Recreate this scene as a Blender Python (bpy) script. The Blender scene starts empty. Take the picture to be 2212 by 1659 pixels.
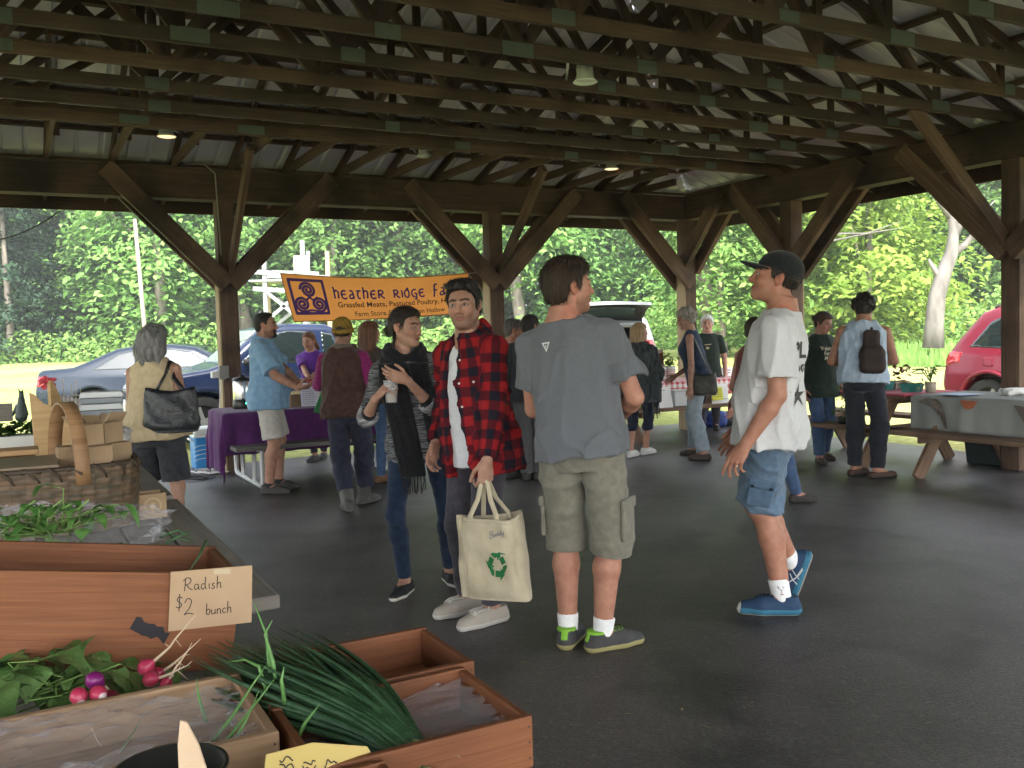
import bpy,bmesh,math,random
import numpy as np
from mathutils import Vector,Matrix,Quaternion
from mathutils.bvhtree import BVHTree
S=bpy.context.scene
COL=S.collection
R=math.radians
random.seed(7)
# camera
CAMH,PITCH,ROLL,FPX=1.46,R(3.15),R(1.6),1985.0
_cp,_sp,_cr,_sr=math.cos(PITCH),math.sin(PITCH),math.cos(ROLL),math.sin(ROLL)
FWD=Vector((0,_cp,-_sp))
_r0,_u0=Vector((1,0,0)),Vector((0,_sp,_cp))
CRT=_r0*_cr-_u0*_sr
CUP=_r0*_sr+_u0*_cr
CPOS=Vector((0,0,CAMH))
cam=bpy.data.cameras.new('camera')
camo=bpy.data.objects.new('camera',cam)
COL.objects.link(camo)
camo.matrix_world=Matrix(((CRT.x,CUP.x,-FWD.x,0),(CRT.y,CUP.y,-FWD.y,0),(CRT.z,CUP.z,-FWD.z,CAMH),(0,0,0,1)))
cam.sensor_width=36
cam.lens=36*FPX/2212
cam.clip_start,cam.clip_end=0.05,5000
S.camera=camo
# sky, sun, exposure (bright overcast)
SUN_EL,SUN_AZ=R(46),R(172)
w=bpy.data.worlds.new("World")
S.world=w
w.use_nodes=True
nt=w.node_tree
bg=nt.nodes['Background']
sky=nt.nodes.new('ShaderNodeTexSky')
sky.sky_type='NISHITA'
sky.sun_disc=False
sky.sun_elevation,sky.sun_rotation=SUN_EL,SUN_AZ
sky.dust_density,sky.air_density,sky.ozone_density=2.5,1.0,1.0
ov=nt.nodes.new('ShaderNodeHueSaturation')
ov.inputs['Saturation'].default_value=.22
nt.links.new(sky.outputs[0],ov.inputs['Color'])
nt.links.new(ov.outputs[0],bg.inputs[0])
bg.inputs[1].default_value=0.15
sl=bpy.data.lights.new('sun','SUN')
sl.energy,sl.angle,sl.color=1.5,R(25),(1,0.96,0.9)
so=bpy.data.objects.new('sun',sl)
COL.objects.link(so)
_d=Vector((math.sin(SUN_AZ)*math.cos(SUN_EL),math.cos(SUN_AZ)*math.cos(SUN_EL),math.sin(SUN_EL)))
so.rotation_euler=_d.to_track_quat('Z','Y').to_euler()
so.location=_d*60
S.view_settings.view_transform='Standard'
S.view_settings.look='None'
S.view_settings.gamma=1
S.view_settings.exposure=2.8
S.render.engine='CYCLES'
S.cycles.max_bounces=8
S.cycles.diffuse_bounces=5
S.cycles.transparent_max_bounces=8
S.cycles.use_denoising=True
S.cycles.sample_clamp_indirect=6
# geometry of the picture: pixels (2212 x 1659) to places
def ray(px,py):
 return CRT*(px-1106)+CUP*(829.5-py)+FWD*FPX
def gp(px,py,z=0.0):
 d=ray(px,py)
 return CPOS+d*((z-CAMH)/d.z)
def at(px,py,depth):
 d=ray(px,py)
 return CPOS+d*(depth/d.y)
UA=R(28.3)
UD,VD=Vector((math.cos(UA),math.sin(UA),0)),Vector((-math.sin(UA),math.cos(UA),0))
def uv(u,v,z=0.0):
 p=UD*u+VD*v
 return Vector((p.x,p.y,z))
def ground_z(y):
 return -0.03+max(0.0,y-15)*0.0235 if y>0 else -0.03
# materials
MATS={}
def _n(nt,t,**k):
 n=nt.nodes.new(t)
 for a,b in k.items():
  if a[0]=='i' and a[1:].isdigit():n.inputs[int(a[1:])].default_value=b
  else:setattr(n,a,b)
 return n
def c4(c):return (c[0],c[1],c[2],1)
def base_mat(name):
 m=bpy.data.materials.new(name)
 m.use_nodes=True
 b=m.node_tree.nodes['Principled BSDF']
 return m,m.node_tree,b
def pm(name,c,c2=None,scale=8,rough=.7,bump=0,bscale=None,metal=0,coords='Object',stretch=None,detail=4,contrast=(.35,.65),coat=0,spec=.4,alpha=1,trans=0,distort=0):
 if name in MATS:return MATS[name]
 m,nt,b=base_mat(name)
 L=nt.links.new
 b.inputs['Roughness'].default_value=rough
 b.inputs['Metallic'].default_value=metal
 b.inputs['Specular IOR Level'].default_value=spec
 b.inputs['Coat Weight'].default_value=coat
 b.inputs['Alpha'].default_value=alpha
 b.inputs['Transmission Weight'].default_value=trans
 b.inputs['Base Color'].default_value=c4(c)
 tc=_n(nt,'ShaderNodeTexCoord')
 mp=_n(nt,'ShaderNodeMapping')
 L(tc.outputs[coords],mp.inputs[0])
 if stretch:mp.inputs['Scale'].default_value=stretch
 if c2 is not None:
  nz=_n(nt,'ShaderNodeTexNoise')
  nz.inputs['Scale'].default_value=scale
  nz.inputs['Detail'].default_value=detail
  nz.inputs['Distortion'].default_value=distort
  L(mp.outputs[0],nz.inputs['Vector'])
  cr=_n(nt,'ShaderNodeValToRGB')
  cr.color_ramp.elements[0].position,cr.color_ramp.elements[1].position=contrast
  cr.color_ramp.elements[0].color,cr.color_ramp.elements[1].color=c4(c),c4(c2)
  L(nz.outputs[0],cr.inputs[0])
  L(cr.outputs[0],b.inputs['Base Color'])
 if bump:
  n2=_n(nt,'ShaderNodeTexNoise')
  n2.inputs['Scale'].default_value=bscale or scale*3
  n2.inputs['Detail'].default_value=5
  L(mp.outputs[0],n2.inputs['Vector'])
  bp=_n(nt,'ShaderNodeBump')
  bp.inputs['Strength'].default_value=bump
  bp.inputs['Distance'].default_value=.02
  L(n2.outputs[0],bp.inputs['Height'])
  L(bp.outputs[0],b.inputs['Normal'])
 MATS[name]=m
 return m
def emis(name,c,s):
 if name in MATS:return MATS[name]
 m,nt,b=base_mat(name)
 b.inputs['Base Color'].default_value=c4(c)
 b.inputs['Emission Color'].default_value=c4(c)
 b.inputs['Emission Strength'].default_value=s
 MATS[name]=m
 return m
def wood(name,c,c2,dark,rough=.8,gscale=1.0,stain=.5):
 if name in MATS:return MATS[name]
 m,nt,b=base_mat(name)
 L=nt.links.new
 b.inputs['Roughness'].default_value=rough
 b.inputs['Specular IOR Level'].default_value=.25
 tc=_n(nt,'ShaderNodeTexCoord')
 mp=_n(nt,'ShaderNodeMapping')
 mp.inputs['Scale'].default_value=(1.2*gscale,28*gscale,1)
 L(tc.outputs['UV'],mp.inputs[0])
 n1=_n(nt,'ShaderNodeTexNoise')
 n1.inputs['Scale'].default_value=1.6
 n1.inputs['Detail'].default_value=6
 n1.inputs['Distortion'].default_value=.8
 L(mp.outputs[0],n1.inputs['Vector'])
 cr=_n(nt,'ShaderNodeValToRGB')
 cr.color_ramp.elements[0].position,cr.color_ramp.elements[1].position=.32,.68
 cr.color_ramp.elements[0].color,cr.color_ramp.elements[1].color=c4(c),c4(c2)
 L(n1.outputs[0],cr.inputs[0])
 n2=_n(nt,'ShaderNodeTexNoise')
 n2.inputs['Scale'].default_value=1.7
 n2.inputs['Detail'].default_value=5
 L(tc.outputs['Object'],n2.inputs['Vector'])
 cr2=_n(nt,'ShaderNodeValToRGB')
 cr2.color_ramp.elements[0].position,cr2.color_ramp.elements[1].position=.42,.66
 cr2.color_ramp.elements[0].color,cr2.color_ramp.elements[1].color=(0,0,0,1),(stain,stain,stain,1)
 L(n2.outputs[0],cr2.inputs[0])
 mx=_n(nt,'ShaderNodeMixRGB')
 mx.inputs[2].default_value=c4(dark)
 L(cr2.outputs[0],mx.inputs[0])
 L(cr.outputs[0],mx.inputs[1])
 L(mx.outputs[0],b.inputs['Base Color'])
 bp=_n(nt,'ShaderNodeBump')
 bp.inputs['Strength'].default_value=.35
 bp.inputs['Distance'].default_value=.004
 L(n1.outputs[0],bp.inputs['Height'])
 L(bp.outputs[0],b.inputs['Normal'])
 MATS[name]=m
 return m
# mesh builder
class MB:
 def __init__(self):
  self.v,self.f,self.m,self.uvs=[],[],[],[]
 def add(self,vs,fs,mi=0,uvs=None):
  o=len(self.v)
  self.v+=[tuple(p) for p in vs]
  for k,f in enumerate(fs):
   self.f.append([i+o for i in f])
   self.m.append(mi)
   self.uvs.append(uvs[k] if uvs else [(0.0,0.0)]*len(f))
 def box(self,c,s,rot=None,mi=0):
  c=Vector(c)
  M=rot if isinstance(rot,Matrix) else (Matrix.Rotation(rot,3,'Z') if rot else Matrix.Identity(3))
  ax=[M@Vector((1,0,0)),M@Vector((0,1,0)),M@Vector((0,0,1))]
  s=[x/2 for x in s]
  k=max(range(3),key=lambda i:s[i])
  a,b=(k+1)%3,(k+2)%3
  self._bar(c-ax[k]*s[k],c+ax[k]*s[k],ax[a]*s[a],ax[b]*s[b],mi)
 def _bar(self,p,q,a,b,mi=0):
  p,q=Vector(p),Vector(q)
  ln=(q-p).length
  o=random.random()*9
  vs=[p-a-b,p+a-b,p+a+b,p-a+b,q-a-b,q+a-b,q+a+b,q-a+b]
  fs=[[0,1,5,4],[1,2,6,5],[2,3,7,6],[3,0,4,7],[3,2,1,0],[4,5,6,7]]
  wd=[a.length*2,b.length*2,a.length*2,b.length*2]
  us,y=[],o
  for k in range(4):
   us.append([(o,y),(o,y+wd[k]),(o+ln,y+wd[k]),(o+ln,y)])
   y+=wd[k]+.3
  us+=[[(o,y),(o+.02,y),(o+.02,y+wd[1]),(o,y+wd[1])]]*2
  self.add(vs,fs,mi,us)
 def bar(self,p,q,wd,ht,up=(0,0,1),mi=0):
  p,q,up=Vector(p),Vector(q),Vector(up)
  d=(q-p).normalized()
  side=d.cross(up)
  if side.length<1e-4:side=d.cross(Vector((1,0,0)))
  side.normalize()
  u2=side.cross(d).normalized()
  self._bar(p,q,side*wd/2,u2*ht/2,mi)
 def tube(self,pts,r,n=8,mi=0,cap=True,flat=1.0,up=None):
  pts=[Vector(p) for p in pts]
  rs=r if isinstance(r,(list,tuple)) else [r]*len(pts)
  vs,fs=[],[]
  ref=Vector(up) if up else Vector((0.13,0.21,.97))
  prev=None
  for i,p in enumerate(pts):
   d=(pts[min(i+1,len(pts)-1)]-pts[max(i-1,0)])
   d=d.normalized() if d.length>1e-9 else Vector((0,0,1))
   if prev is None:
    s=d.cross(ref)
    if s.length<1e-3:s=d.cross(Vector((1,0,0)))
   else:
    s=prev-d*prev.dot(d)
    if s.length<1e-5:s=d.cross(ref)
   s.normalize()
   prev=s
   t=d.cross(s)
   for k in range(n):
    a=2*math.pi*k/n
    vs.append(p+s*math.cos(a)*rs[i]+t*math.sin(a)*rs[i]*flat)
  for i in range(len(pts)-1):
   for k in range(n):
    k2=(k+1)%n
    fs.append([i*n+k,i*n+k2,(i+1)*n+k2,(i+1)*n+k])
  if cap:
   fs.append(list(range(n))[::-1])
   fs.append([(len(pts)-1)*n+k for k in range(n)])
  self.add(vs,fs,mi)
 def lathe(self,prof,c=(0,0,0),n=24,mi=0,M=None,sy=1.0):
  c=Vector(c)
  vs,fs=[],[]
  for r,h in prof:
   for k in range(n):
    a=2*math.pi*k/n
    p=Vector((r*math.cos(a),r*math.sin(a)*sy,h))
    vs.append(c+(M@p if M else p))
  for i in range(len(prof)-1):
   for k in range(n):
    k2=(k+1)%n
    fs.append([i*n+k,i*n+k2,(i+1)*n+k2,(i+1)*n+k])
  self.add(vs,fs,mi)
 def grid(self,P,mi=0,uvscale=None,closed_u=False):
  n,m=len(P),len(P[0])
  vs=[p for row in P for p in row]
  fs,us=[],[]
  for i in range(n-1):
   for j in range(m if closed_u else m-1):
    j2=(j+1)%m
    fs.append([i*m+j,i*m+j2,(i+1)*m+j2,(i+1)*m+j])
    if uvscale:
     a,b=uvscale
     us.append([(j*a,i*b),((j+1)*a,i*b),((j+1)*a,(i+1)*b),(j*a,(i+1)*b)])
  self.add(vs,fs,mi,us or None)
 def prism(self,poly,o,ex,ey,ez,th,mi=0,uvs=1.0):
  o,ex,ey,ez=Vector(o),Vector(ex),Vector(ey),Vector(ez)
  n=len(poly)
  vs=[o+ex*x+ey*y for x,y in poly]+[o+ex*x+ey*y+ez*th for x,y in poly]
  fs=[list(range(n))[::-1],list(range(n,2*n))]
  us=[[(x*uvs,y*uvs) for x,y in poly][::-1],[(x*uvs,y*uvs) for x,y in poly]]
  for i in range(n):
   j=(i+1)%n
   fs.append([i,j,n+j,n+i])
   a=(poly[i][0]-poly[j][0],poly[i][1]-poly[j][1])
   l=math.hypot(*a)
   us.append([(0,0),(l,0),(l,th),(0,th)])
  self.add(vs,fs,mi,us)
 def build(self,name,mats,parent=None,smooth=False,bevel=0,solid=0,subsurf=0,weld=False,origin=None):
  me=bpy.data.meshes.new(name)
  org=Vector(origin) if origin is not None else None
  vs=self.v
  if org is not None:
   vs=[(x-org.x,y-org.y,z-org.z) for x,y,z in vs]
  me.from_pydata(vs,[],self.f)
  mats=mats if isinstance(mats,(list,tuple)) else [mats]
  for m in mats:me.materials.append(m)
  if len(mats)>1:me.polygons.foreach_set('material_index',self.m)
  ul=me.uv_layers.new(name='UVMap')
  flat=[c for f in self.uvs for p in f for c in p]
  ul.data.foreach_set('uv',flat)
  if smooth:me.polygons.foreach_set('use_smooth',[True]*len(me.polygons))
  me.update()
  o=bpy.data.objects.new(name,me)
  COL.objects.link(o)
  if org is not None:o.location=org
  if parent is not None:put(o,parent)
  if weld:
   md=o.modifiers.new('weld','WELD');md.merge_threshold=1e-4
  if solid:
   md=o.modifiers.new('solid','SOLIDIFY');md.thickness=solid;md.offset=0
  if subsurf:
   md=o.modifiers.new('sub','SUBSURF');md.levels=md.render_levels=subsurf
  if bevel:
   md=o.modifiers.new('bevel','BEVEL');md.width=bevel;md.segments=2;md.limit_method='ANGLE'
  return o
def wm(o):
 M=o.matrix_basis.copy()
 return wm(o.parent)@o.matrix_parent_inverse@M if o.parent else M
def put(o,parent):
 o.parent=parent
 o.matrix_parent_inverse=wm(parent).inverted()
def tag(o,label=None,cat=None,group=None,kind=None):
 if label:o['label']=label
 if cat:o['category']=cat
 if group:o['group']=group
 if kind:o['kind']=kind
 return o
def thing(name,loc,label,cat,group=None,rz=0.0):
 o=bpy.data.objects.new(name,None)
 COL.objects.link(o)
 o.location=loc
 o.rotation_euler=(0,0,rz)
 o.empty_display_size=.1
 return tag(o,label,cat,group)
def copy_tree(o,parent=None):
 c=o.copy()
 COL.objects.link(c)
 if parent is not None:
  c.parent=parent
  c.matrix_parent_inverse=o.matrix_parent_inverse
 for ch in list(o.children):copy_tree(ch,c)
 return c
def xf(o,loc,rz=0,sc=1):
 o.location=loc
 o.rotation_euler=(0,0,rz)
 o.scale=(sc,sc,sc) if not isinstance(sc,tuple) else sc
# ground
def ground_mat():
 m,nt,b=base_mat('grass_field')
 L=nt.links.new
 tc=_n(nt,'ShaderNodeTexCoord')
 out=None
 n1=_n(nt,'ShaderNodeTexNoise');n1.inputs['Scale'].default_value=.22;n1.inputs['Detail'].default_value=6
 n2=_n(nt,'ShaderNodeTexNoise');n2.inputs['Scale'].default_value=9;n2.inputs['Detail'].default_value=6
 L(tc.outputs['Object'],n1.inputs[0]);L(tc.outputs['Object'],n2.inputs[0])
 r1=_n(nt,'ShaderNodeValToRGB')
 e=r1.color_ramp.elements
 e[0].position,e[0].color=.36,(.245,.30,.085,1)
 e[1].position,e[1].color=.66,(.37,.365,.15,1)
 L(n1.outputs[0],r1.inputs[0])
 r2=_n(nt,'ShaderNodeValToRGB')
 e=r2.color_ramp.elements
 e[0].position,e[0].color=.35,(.5,.5,.45,1)
 e[1].position,e[1].color=.65,(1,1,1,1)
 L(n2.outputs[0],r2.inputs[0])
 mx=_n(nt,'ShaderNodeMixRGB',blend_type='MULTIPLY');mx.inputs[0].default_value=.7
 L(r1.outputs[0],mx.inputs[1]);L(r2.outputs[0],mx.inputs[2])
 L(mx.outputs[0],b.inputs['Base Color'])
 b.inputs['Roughness'].default_value=.9
 b.inputs['Specular IOR Level'].default_value=.1
 bp=_n(nt,'ShaderNodeBump');bp.inputs['Strength'].default_value=.6;bp.inputs['Distance'].default_value=.05
 L(n2.outputs[0],bp.inputs['Height']);L(bp.outputs[0],b.inputs['Normal'])
 return m
g=MB()
ys=[-900,-300,-60,-20,0,8,12,15,18,22,28,35,45,60,80,120,200,400,900]
xs=[-900,-400,-150,-70,-35,-15,0,15,35,70,150,400,900]
g.grid([[Vector((x,y,ground_z(y) if y<120 else ground_z(120)+(y-120)*.01)) for x in xs] for y in ys])
tag(g.build('ground',ground_mat(),smooth=True),kind='structure')
def asphalt_mat():
 m,nt,b=base_mat('asphalt')
 L=nt.links.new
 tc=_n(nt,'ShaderNodeTexCoord')
 n1=_n(nt,'ShaderNodeTexNoise');n1.inputs['Scale'].default_value=.8;n1.inputs['Detail'].default_value=9;n1.inputs['Roughness'].default_value=.65
 n2=_n(nt,'ShaderNodeTexNoise');n2.inputs['Scale'].default_value=85;n2.inputs['Detail'].default_value=5;n2.inputs['Roughness'].default_value=.7
 v3=_n(nt,'ShaderNodeTexVoronoi');v3.inputs['Scale'].default_value=5.5
 n4=_n(nt,'ShaderNodeTexNoise');n4.inputs['Scale'].default_value=30;n4.inputs['Detail'].default_value=4
 for n in (n1,n2,v3,n4):L(tc.outputs['Object'],n.inputs[0])
 r1=_n(nt,'ShaderNodeValToRGB')
 e=r1.color_ramp.elements
 e[0].position,e[0].color=.3,(.046,.041,.044,1)
 e[1].position,e[1].color=.72,(.112,.101,.103,1)
 L(n1.outputs[0],r1.inputs[0])
 r2=_n(nt,'ShaderNodeValToRGB')
 e=r2.color_ramp.elements
 e[0].position,e[0].color=.34,(.42,.42,.42,1)
 e[1].position,e[1].color=.66,(1.45,1.45,1.45,1)
 L(n2.outputs[0],r2.inputs[0])
 mx=_n(nt,'ShaderNodeMixRGB',blend_type='MULTIPLY');mx.inputs[0].default_value=1
 L(r1.outputs[0],mx.inputs[1]);L(r2.outputs[0],mx.inputs[2])
 r3=_n(nt,'ShaderNodeValToRGB')
 e=r3.color_ramp.elements
 e[0].position,e[0].color=.52,(0,0,0,1)
 e[1].position,e[1].color=.74,(.5,.5,.5,1)
 L(n4.outputs[0],r3.inputs[0])
 m2=_n(nt,'ShaderNodeMixRGB');m2.inputs[2].default_value=(.16,.15,.13,1)
 L(r3.outputs[0],m2.inputs[0]);L(mx.outputs[0],m2.inputs[1])
 n5=_n(nt,'ShaderNodeTexNoise');n5.inputs['Scale'].default_value=2.1;n5.inputs['Detail'].default_value=7;n5.inputs['Distortion'].default_value=.6
 L(tc.outputs['Object'],n5.inputs[0])
 r5=_n(nt,'ShaderNodeValToRGB')
 e=r5.color_ramp.elements
 e[0].position,e[0].color=.30,(.5,.5,.52,1)
 e[1].position,e[1].color=.52,(1,1,1,1)
 L(n5.outputs[0],r5.inputs[0])
 m5=_n(nt,'ShaderNodeMixRGB',blend_type='MULTIPLY');m5.inputs[0].default_value=1
 L(m2.outputs[0],m5.inputs[1]);L(r5.outputs[0],m5.inputs[2])
 L(m5.outputs[0],b.inputs['Base Color'])
 b.inputs['Roughness'].default_value=.42
 b.inputs['Specular IOR Level'].default_value=.35
 bp=_n(nt,'ShaderNodeBump');bp.inputs['Strength'].default_value=.45;bp.inputs['Distance'].default_value=.008
 L(n2.outputs[0],bp.inputs['Height']);L(bp.outputs[0],b.inputs['Normal'])
 return m
U0,U1,V1,V0=-4.4,8.56,10.5,-4.4
g=MB()
rnd=random.Random(3)
edge=[]
def line(a,b,n):
 for i in range(n):
  t=i/n
  yield a[0]+(b[0]-a[0])*t,a[1]+(b[1]-a[1])*t
A=[(U0-.9,V0-1),(U1+.75,V0-1),(U1+.75,V1+.75),(U0-.9,V1+.75)]
for i in range(4):
 for (x,y) in line(A[i],A[(i+1)%4],40):
  edge.append(uv(x+rnd.uniform(-.05,.05),y+rnd.uniform(-.05,.05),0.0))
g.add(edge+[p-Vector((0,0,.1)) for p in edge],[list(range(len(edge)))]+[[i,(i+1)%len(edge),len(edge)+(i+1)%len(edge),len(edge)+i][::-1] for i in range(len(edge))])
tag(g.build('asphalt_floor',asphalt_mat()),kind='structure')
g=MB()
for i in range(1900):
 if i<900:
  x,y=rnd.uniform(-1,4.5),rnd.uniform(2.0,8.5)
 elif i<1400:
  x,y=rnd.gauss(-1.9,.8),rnd.gauss(8.2,.35)
 else:
  x,y=rnd.uniform(-3,6),rnd.uniform(6,11.5)
 l,a=rnd.uniform(.003,.016),rnd.uniform(0,6.28)
 wd=rnd.uniform(.0012,.003) if rnd.random()<.8 else l*.6
 if rnd.random()<.3:l*=.4
 dx,dy=math.cos(a),math.sin(a)
 z0,z1=rnd.uniform(.002,.005),rnd.uniform(.002,.007)
 g.add([(x-dx*l-dy*wd,y-dy*l+dx*wd,z0),(x-dx*l+dy*wd,y-dy*l-dx*wd,z0),(x+dx*l+dy*wd,y+dy*l-dx*wd,z1),(x+dx*l-dy*wd,y+dy*l+dx*wd,z1)],[[0,1,2,3]],rnd.choice([0,0,1,2]))
tag(g.build('hay_scraps',[pm('hay',(.23,.195,.12)),pm('hay_dark',(.13,.12,.075)),pm('grit',(.2,.2,.195))]),'scattered straw scraps and grit on the dark asphalt','straw',kind='stuff')
# pavilion
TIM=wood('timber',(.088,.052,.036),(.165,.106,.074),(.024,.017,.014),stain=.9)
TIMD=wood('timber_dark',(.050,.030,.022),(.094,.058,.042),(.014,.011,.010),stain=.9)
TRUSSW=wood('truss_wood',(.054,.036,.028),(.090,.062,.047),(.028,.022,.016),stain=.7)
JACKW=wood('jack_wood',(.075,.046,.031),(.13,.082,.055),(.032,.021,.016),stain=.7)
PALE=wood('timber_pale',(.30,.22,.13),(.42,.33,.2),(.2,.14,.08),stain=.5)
def steel_mat():
 m,nt,b=base_mat('roof_steel')
 L=nt.links.new
 tc=_n(nt,'ShaderNodeTexCoord')
 n1=_n(nt,'ShaderNodeTexNoise');n1.inputs['Scale'].default_value=1.3;n1.inputs['Detail'].default_value=5
 L(tc.outputs['Object'],n1.inputs[0])
 r1=_n(nt,'ShaderNodeValToRGB')
 e=r1.color_ramp.elements
 e[0].position,e[0].color=.35,(.60,.58,.62,1)
 e[1].position,e[1].color=.7,(.72,.70,.74,1)
 L(n1.outputs[0],r1.inputs[0]);L(r1.outputs[0],b.inputs['Base Color'])
 b.inputs['Roughness'].default_value=.36
 b.inputs['Metallic'].default_value=.12
 return m
STEEL=steel_mat()
def plate_mat():
 m,nt,b=base_mat('gusset_steel')
 L=nt.links.new
 tc=_n(nt,'ShaderNodeTexCoord')
 wv=_n(nt,'ShaderNodeTexWave');wv.inputs['Scale'].default_value=9;wv.inputs['Distortion'].default_value=.6
 L(tc.outputs['UV'],wv.inputs[0])
 r1=_n(nt,'ShaderNodeValToRGB')
 e=r1.color_ramp.elements
 e[0].color,e[1].color=(.06,.075,.066,1),(.13,.155,.14,1)
 L(wv.outputs[0],r1.inputs[0]);L(r1.outputs[0],b.inputs['Base Color'])
 b.inputs['Roughness'].default_value=.5
 b.inputs['Metallic'].default_value=.25
 bp=_n(nt,'ShaderNodeBump');bp.inputs['Strength'].default_value=.6;bp.inputs['Distance'].default_value=.006
 L(wv.outputs[0],bp.inputs['Height']);L(bp.outputs[0],b.inputs['Normal'])
 return m
PLATE=plate_mat()
pav=thing('pavilion',uv((U0+U1)/2,(V0+V1)/2),'open timber market pavilion with knee braced posts, dark roof trusses and a pale metal roof','pavilion')
ZB0,ZB1=3.0,3.33
PS=.19
def post_mesh():
 m=MB()
 m.bar((0,0,-.1),(0,0,ZB0-.002),PS,PS,up=(0,1,0),mi=0)
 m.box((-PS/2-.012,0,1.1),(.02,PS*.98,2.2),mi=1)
 return m
pm0=None
posts=[(2.10,V1),(5.43,V1),(8.56,V1),(-1.15,V1),(U0,V1),(8.56,8.47),(8.56,5.54),(8.56,2.6),(8.56,-.9),(8.56,V0),(U0,8.47),(U0,5.54),(U0,2.6),(U0,-.9),(U0,V0),(-1.15,V0),(2.1,V0),(5.43,V0)]
for i,(u,v) in enumerate(posts):
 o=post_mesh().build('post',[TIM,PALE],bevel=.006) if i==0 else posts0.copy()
 if i==0:posts0=o
 else:COL.objects.link(o)
 o.location=uv(u,v,0)
 o.rotation_euler=(0,0,UA+(R(180) if i>=5 else 0))
 put(o,pav)
def ring(a,b,nm='beam'):
 m=MB()
 d=(b-a).normalized()
 n=Vector((-d.y,d.x,0))
 for s in (-1,1):
  m.bar(a+n*s*.055+Vector((0,0,(ZB0+ZB1)/2)),b+n*s*.055+Vector((0,0,(ZB0+ZB1)/2)),.1,ZB1-ZB0)
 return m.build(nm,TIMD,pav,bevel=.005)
ring(uv(U0+.11,V1),uv(U1-.11,V1))
ring(uv(U1,V1+.1),uv(U1,V0-.1))
ring(uv(U0,V1+.1),uv(U0,V0-.1))
ring(uv(U0+.11,V0),uv(U1-.11,V0))
def brace(p,q,wd=.075,ht=.19,mat=None,up=None):
 m=MB()
 m.bar(p,q,wd,ht,up or (0,0,1))
 o=m.build('knee_brace',mat or TIM,pav,bevel=.004)
ins=.03
for (u,v) in posts[:3]:
 for s in (-1,1):
  if u>8 and s==1:continue
  for q in (-.135,.135):brace(uv(u+s*.02,v+q,2.08),uv(u+s*1.2,v+q,ZB1-.04))
 if u<8:
  brace(uv(u+.02,v-.1,2.2),uv(u+.02,v-1.3,ZB1+.02),.055,.13)
for (u,v) in posts[5:8]+posts[2:3]:
 for s in (-1,1):
  if v>10 and s==1:continue
  l=1.2 if not (v>10 or (v==8.47 and s==1)) else .92
  for q in (-.135,.135):brace(uv(u+q,v+s*.02,2.1 if l>1 else 2.3),uv(u+q,v+s*l,ZB1-.04))
brace(uv(8.45,5.56,2.2),uv(7.1,5.56,ZB1+.03),.055,.13)
SL=1/3.0
ZC0,ZC1=ZB1,ZB1+.089
def roof_z(u,v):
 return 3.46+SL*min(u-U0,U1-u,V1-v)
truss_v=[8.53]+[7.95-.61*k for k in range(20)]
plate_proto=None
rt=random.Random(5)
for ti,v in enumerate(truss_v):
 m=MB()
 hz=lambda u:roof_z(u,v)-.105
 tv=.038
 m.bar(uv(U0-.1,v,(ZC0+ZC1)/2),uv(U1+.1,v,(ZC0+ZC1)/2),tv,.089)
 if ti==0:m.bar(uv(U0-.1,v+.042,(ZC0+ZC1)/2+.02),uv(U1+.1,v+.042,(ZC0+ZC1)/2+.02),tv,.14)
 uc=(U0+U1)/2
 run=min(uc-U0,V1-v)
 topz=3.46+SL*run-.105
 l,r=U0+run,U1-run
 m.bar(uv(U0-.9,v,3.46-.3-.105+.045),uv(l,v,topz+.045),tv,.089)
 m.bar(uv(U1+.9,v,3.46-.3-.105+.045),uv(r,v,topz+.045),tv,.089)
 if r-l>.2:m.bar(uv(l,v,topz+.045),uv(r,v,topz+.045),tv,.089)
 n=10
 bu=[U0+1.15+(U1-U0-2.3)*k/n for k in range(n+1)]
 off=tv*1.02
 tu=[]
 for k in range(n+1):
  u=bu[k]
  h=hz(u)
  if h-ZC1>.18:
   if k%2==0:m.bar(uv(u,v+off,ZC0+.01),uv(u,v+off,h+.05),tv*.98,.064,up=UD)
  if k<n:
   a,b=(bu[k],bu[k+1])
   if k>=n//2:a,b=b,a
   ha,hb=hz(a),hz(b)
   sgn=1 if k<n//2 else -1
   if hb-ZC1>.2:
    m.bar(uv(a+.05*sgn,v-off*0,ZC1-.01),uv(b-.05*sgn,v,hb+.01),tv*.96,.064)
   if ha-ZC1>.9:
    m.bar(uv(b,v+off,ZC1-.01),uv(a,v+off,ha),tv*.98,.089)
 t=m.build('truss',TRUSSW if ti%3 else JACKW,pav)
 for k in range(n+1):
  if ti>10:break
  if rt.random()<(.6 if k%2 else .25):continue
  if plate_proto is None:
   pmh=MB()
   pmh.add([(-.085,0,-.045),(.085,0,-.045),(.085,0,.045),(-.085,0,.045),(-.085,.002,-.045),(.085,.002,-.045),(.085,.002,.045),(-.085,.002,.045)],[[0,1,2,3],[5,4,7,6],[0,4,5,1],[1,5,6,2],[2,6,7,3],[3,7,4,0]],0,[[(0,0),(1,0),(1,.5),(0,.5)]]*2+[[(0,0)]*4]*4)
   plate_proto=o=pmh.build('gusset_plate',PLATE)
  else:
   o=plate_proto.copy();COL.objects.link(o)
  o.location=uv(bu[k]+rt.uniform(-.12,.12),v-tv/2-.0035,(ZC0+ZC1)/2+rt.choice([0,.012,-.01]))
  o.rotation_euler=(0,0,UA)
  wsc=rt.choice([.8,1,1,1.4])
  o.scale=(wsc,1,rt.choice([.85,1,1.05]))
  put(o,t)
uu=U0+.5
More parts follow.
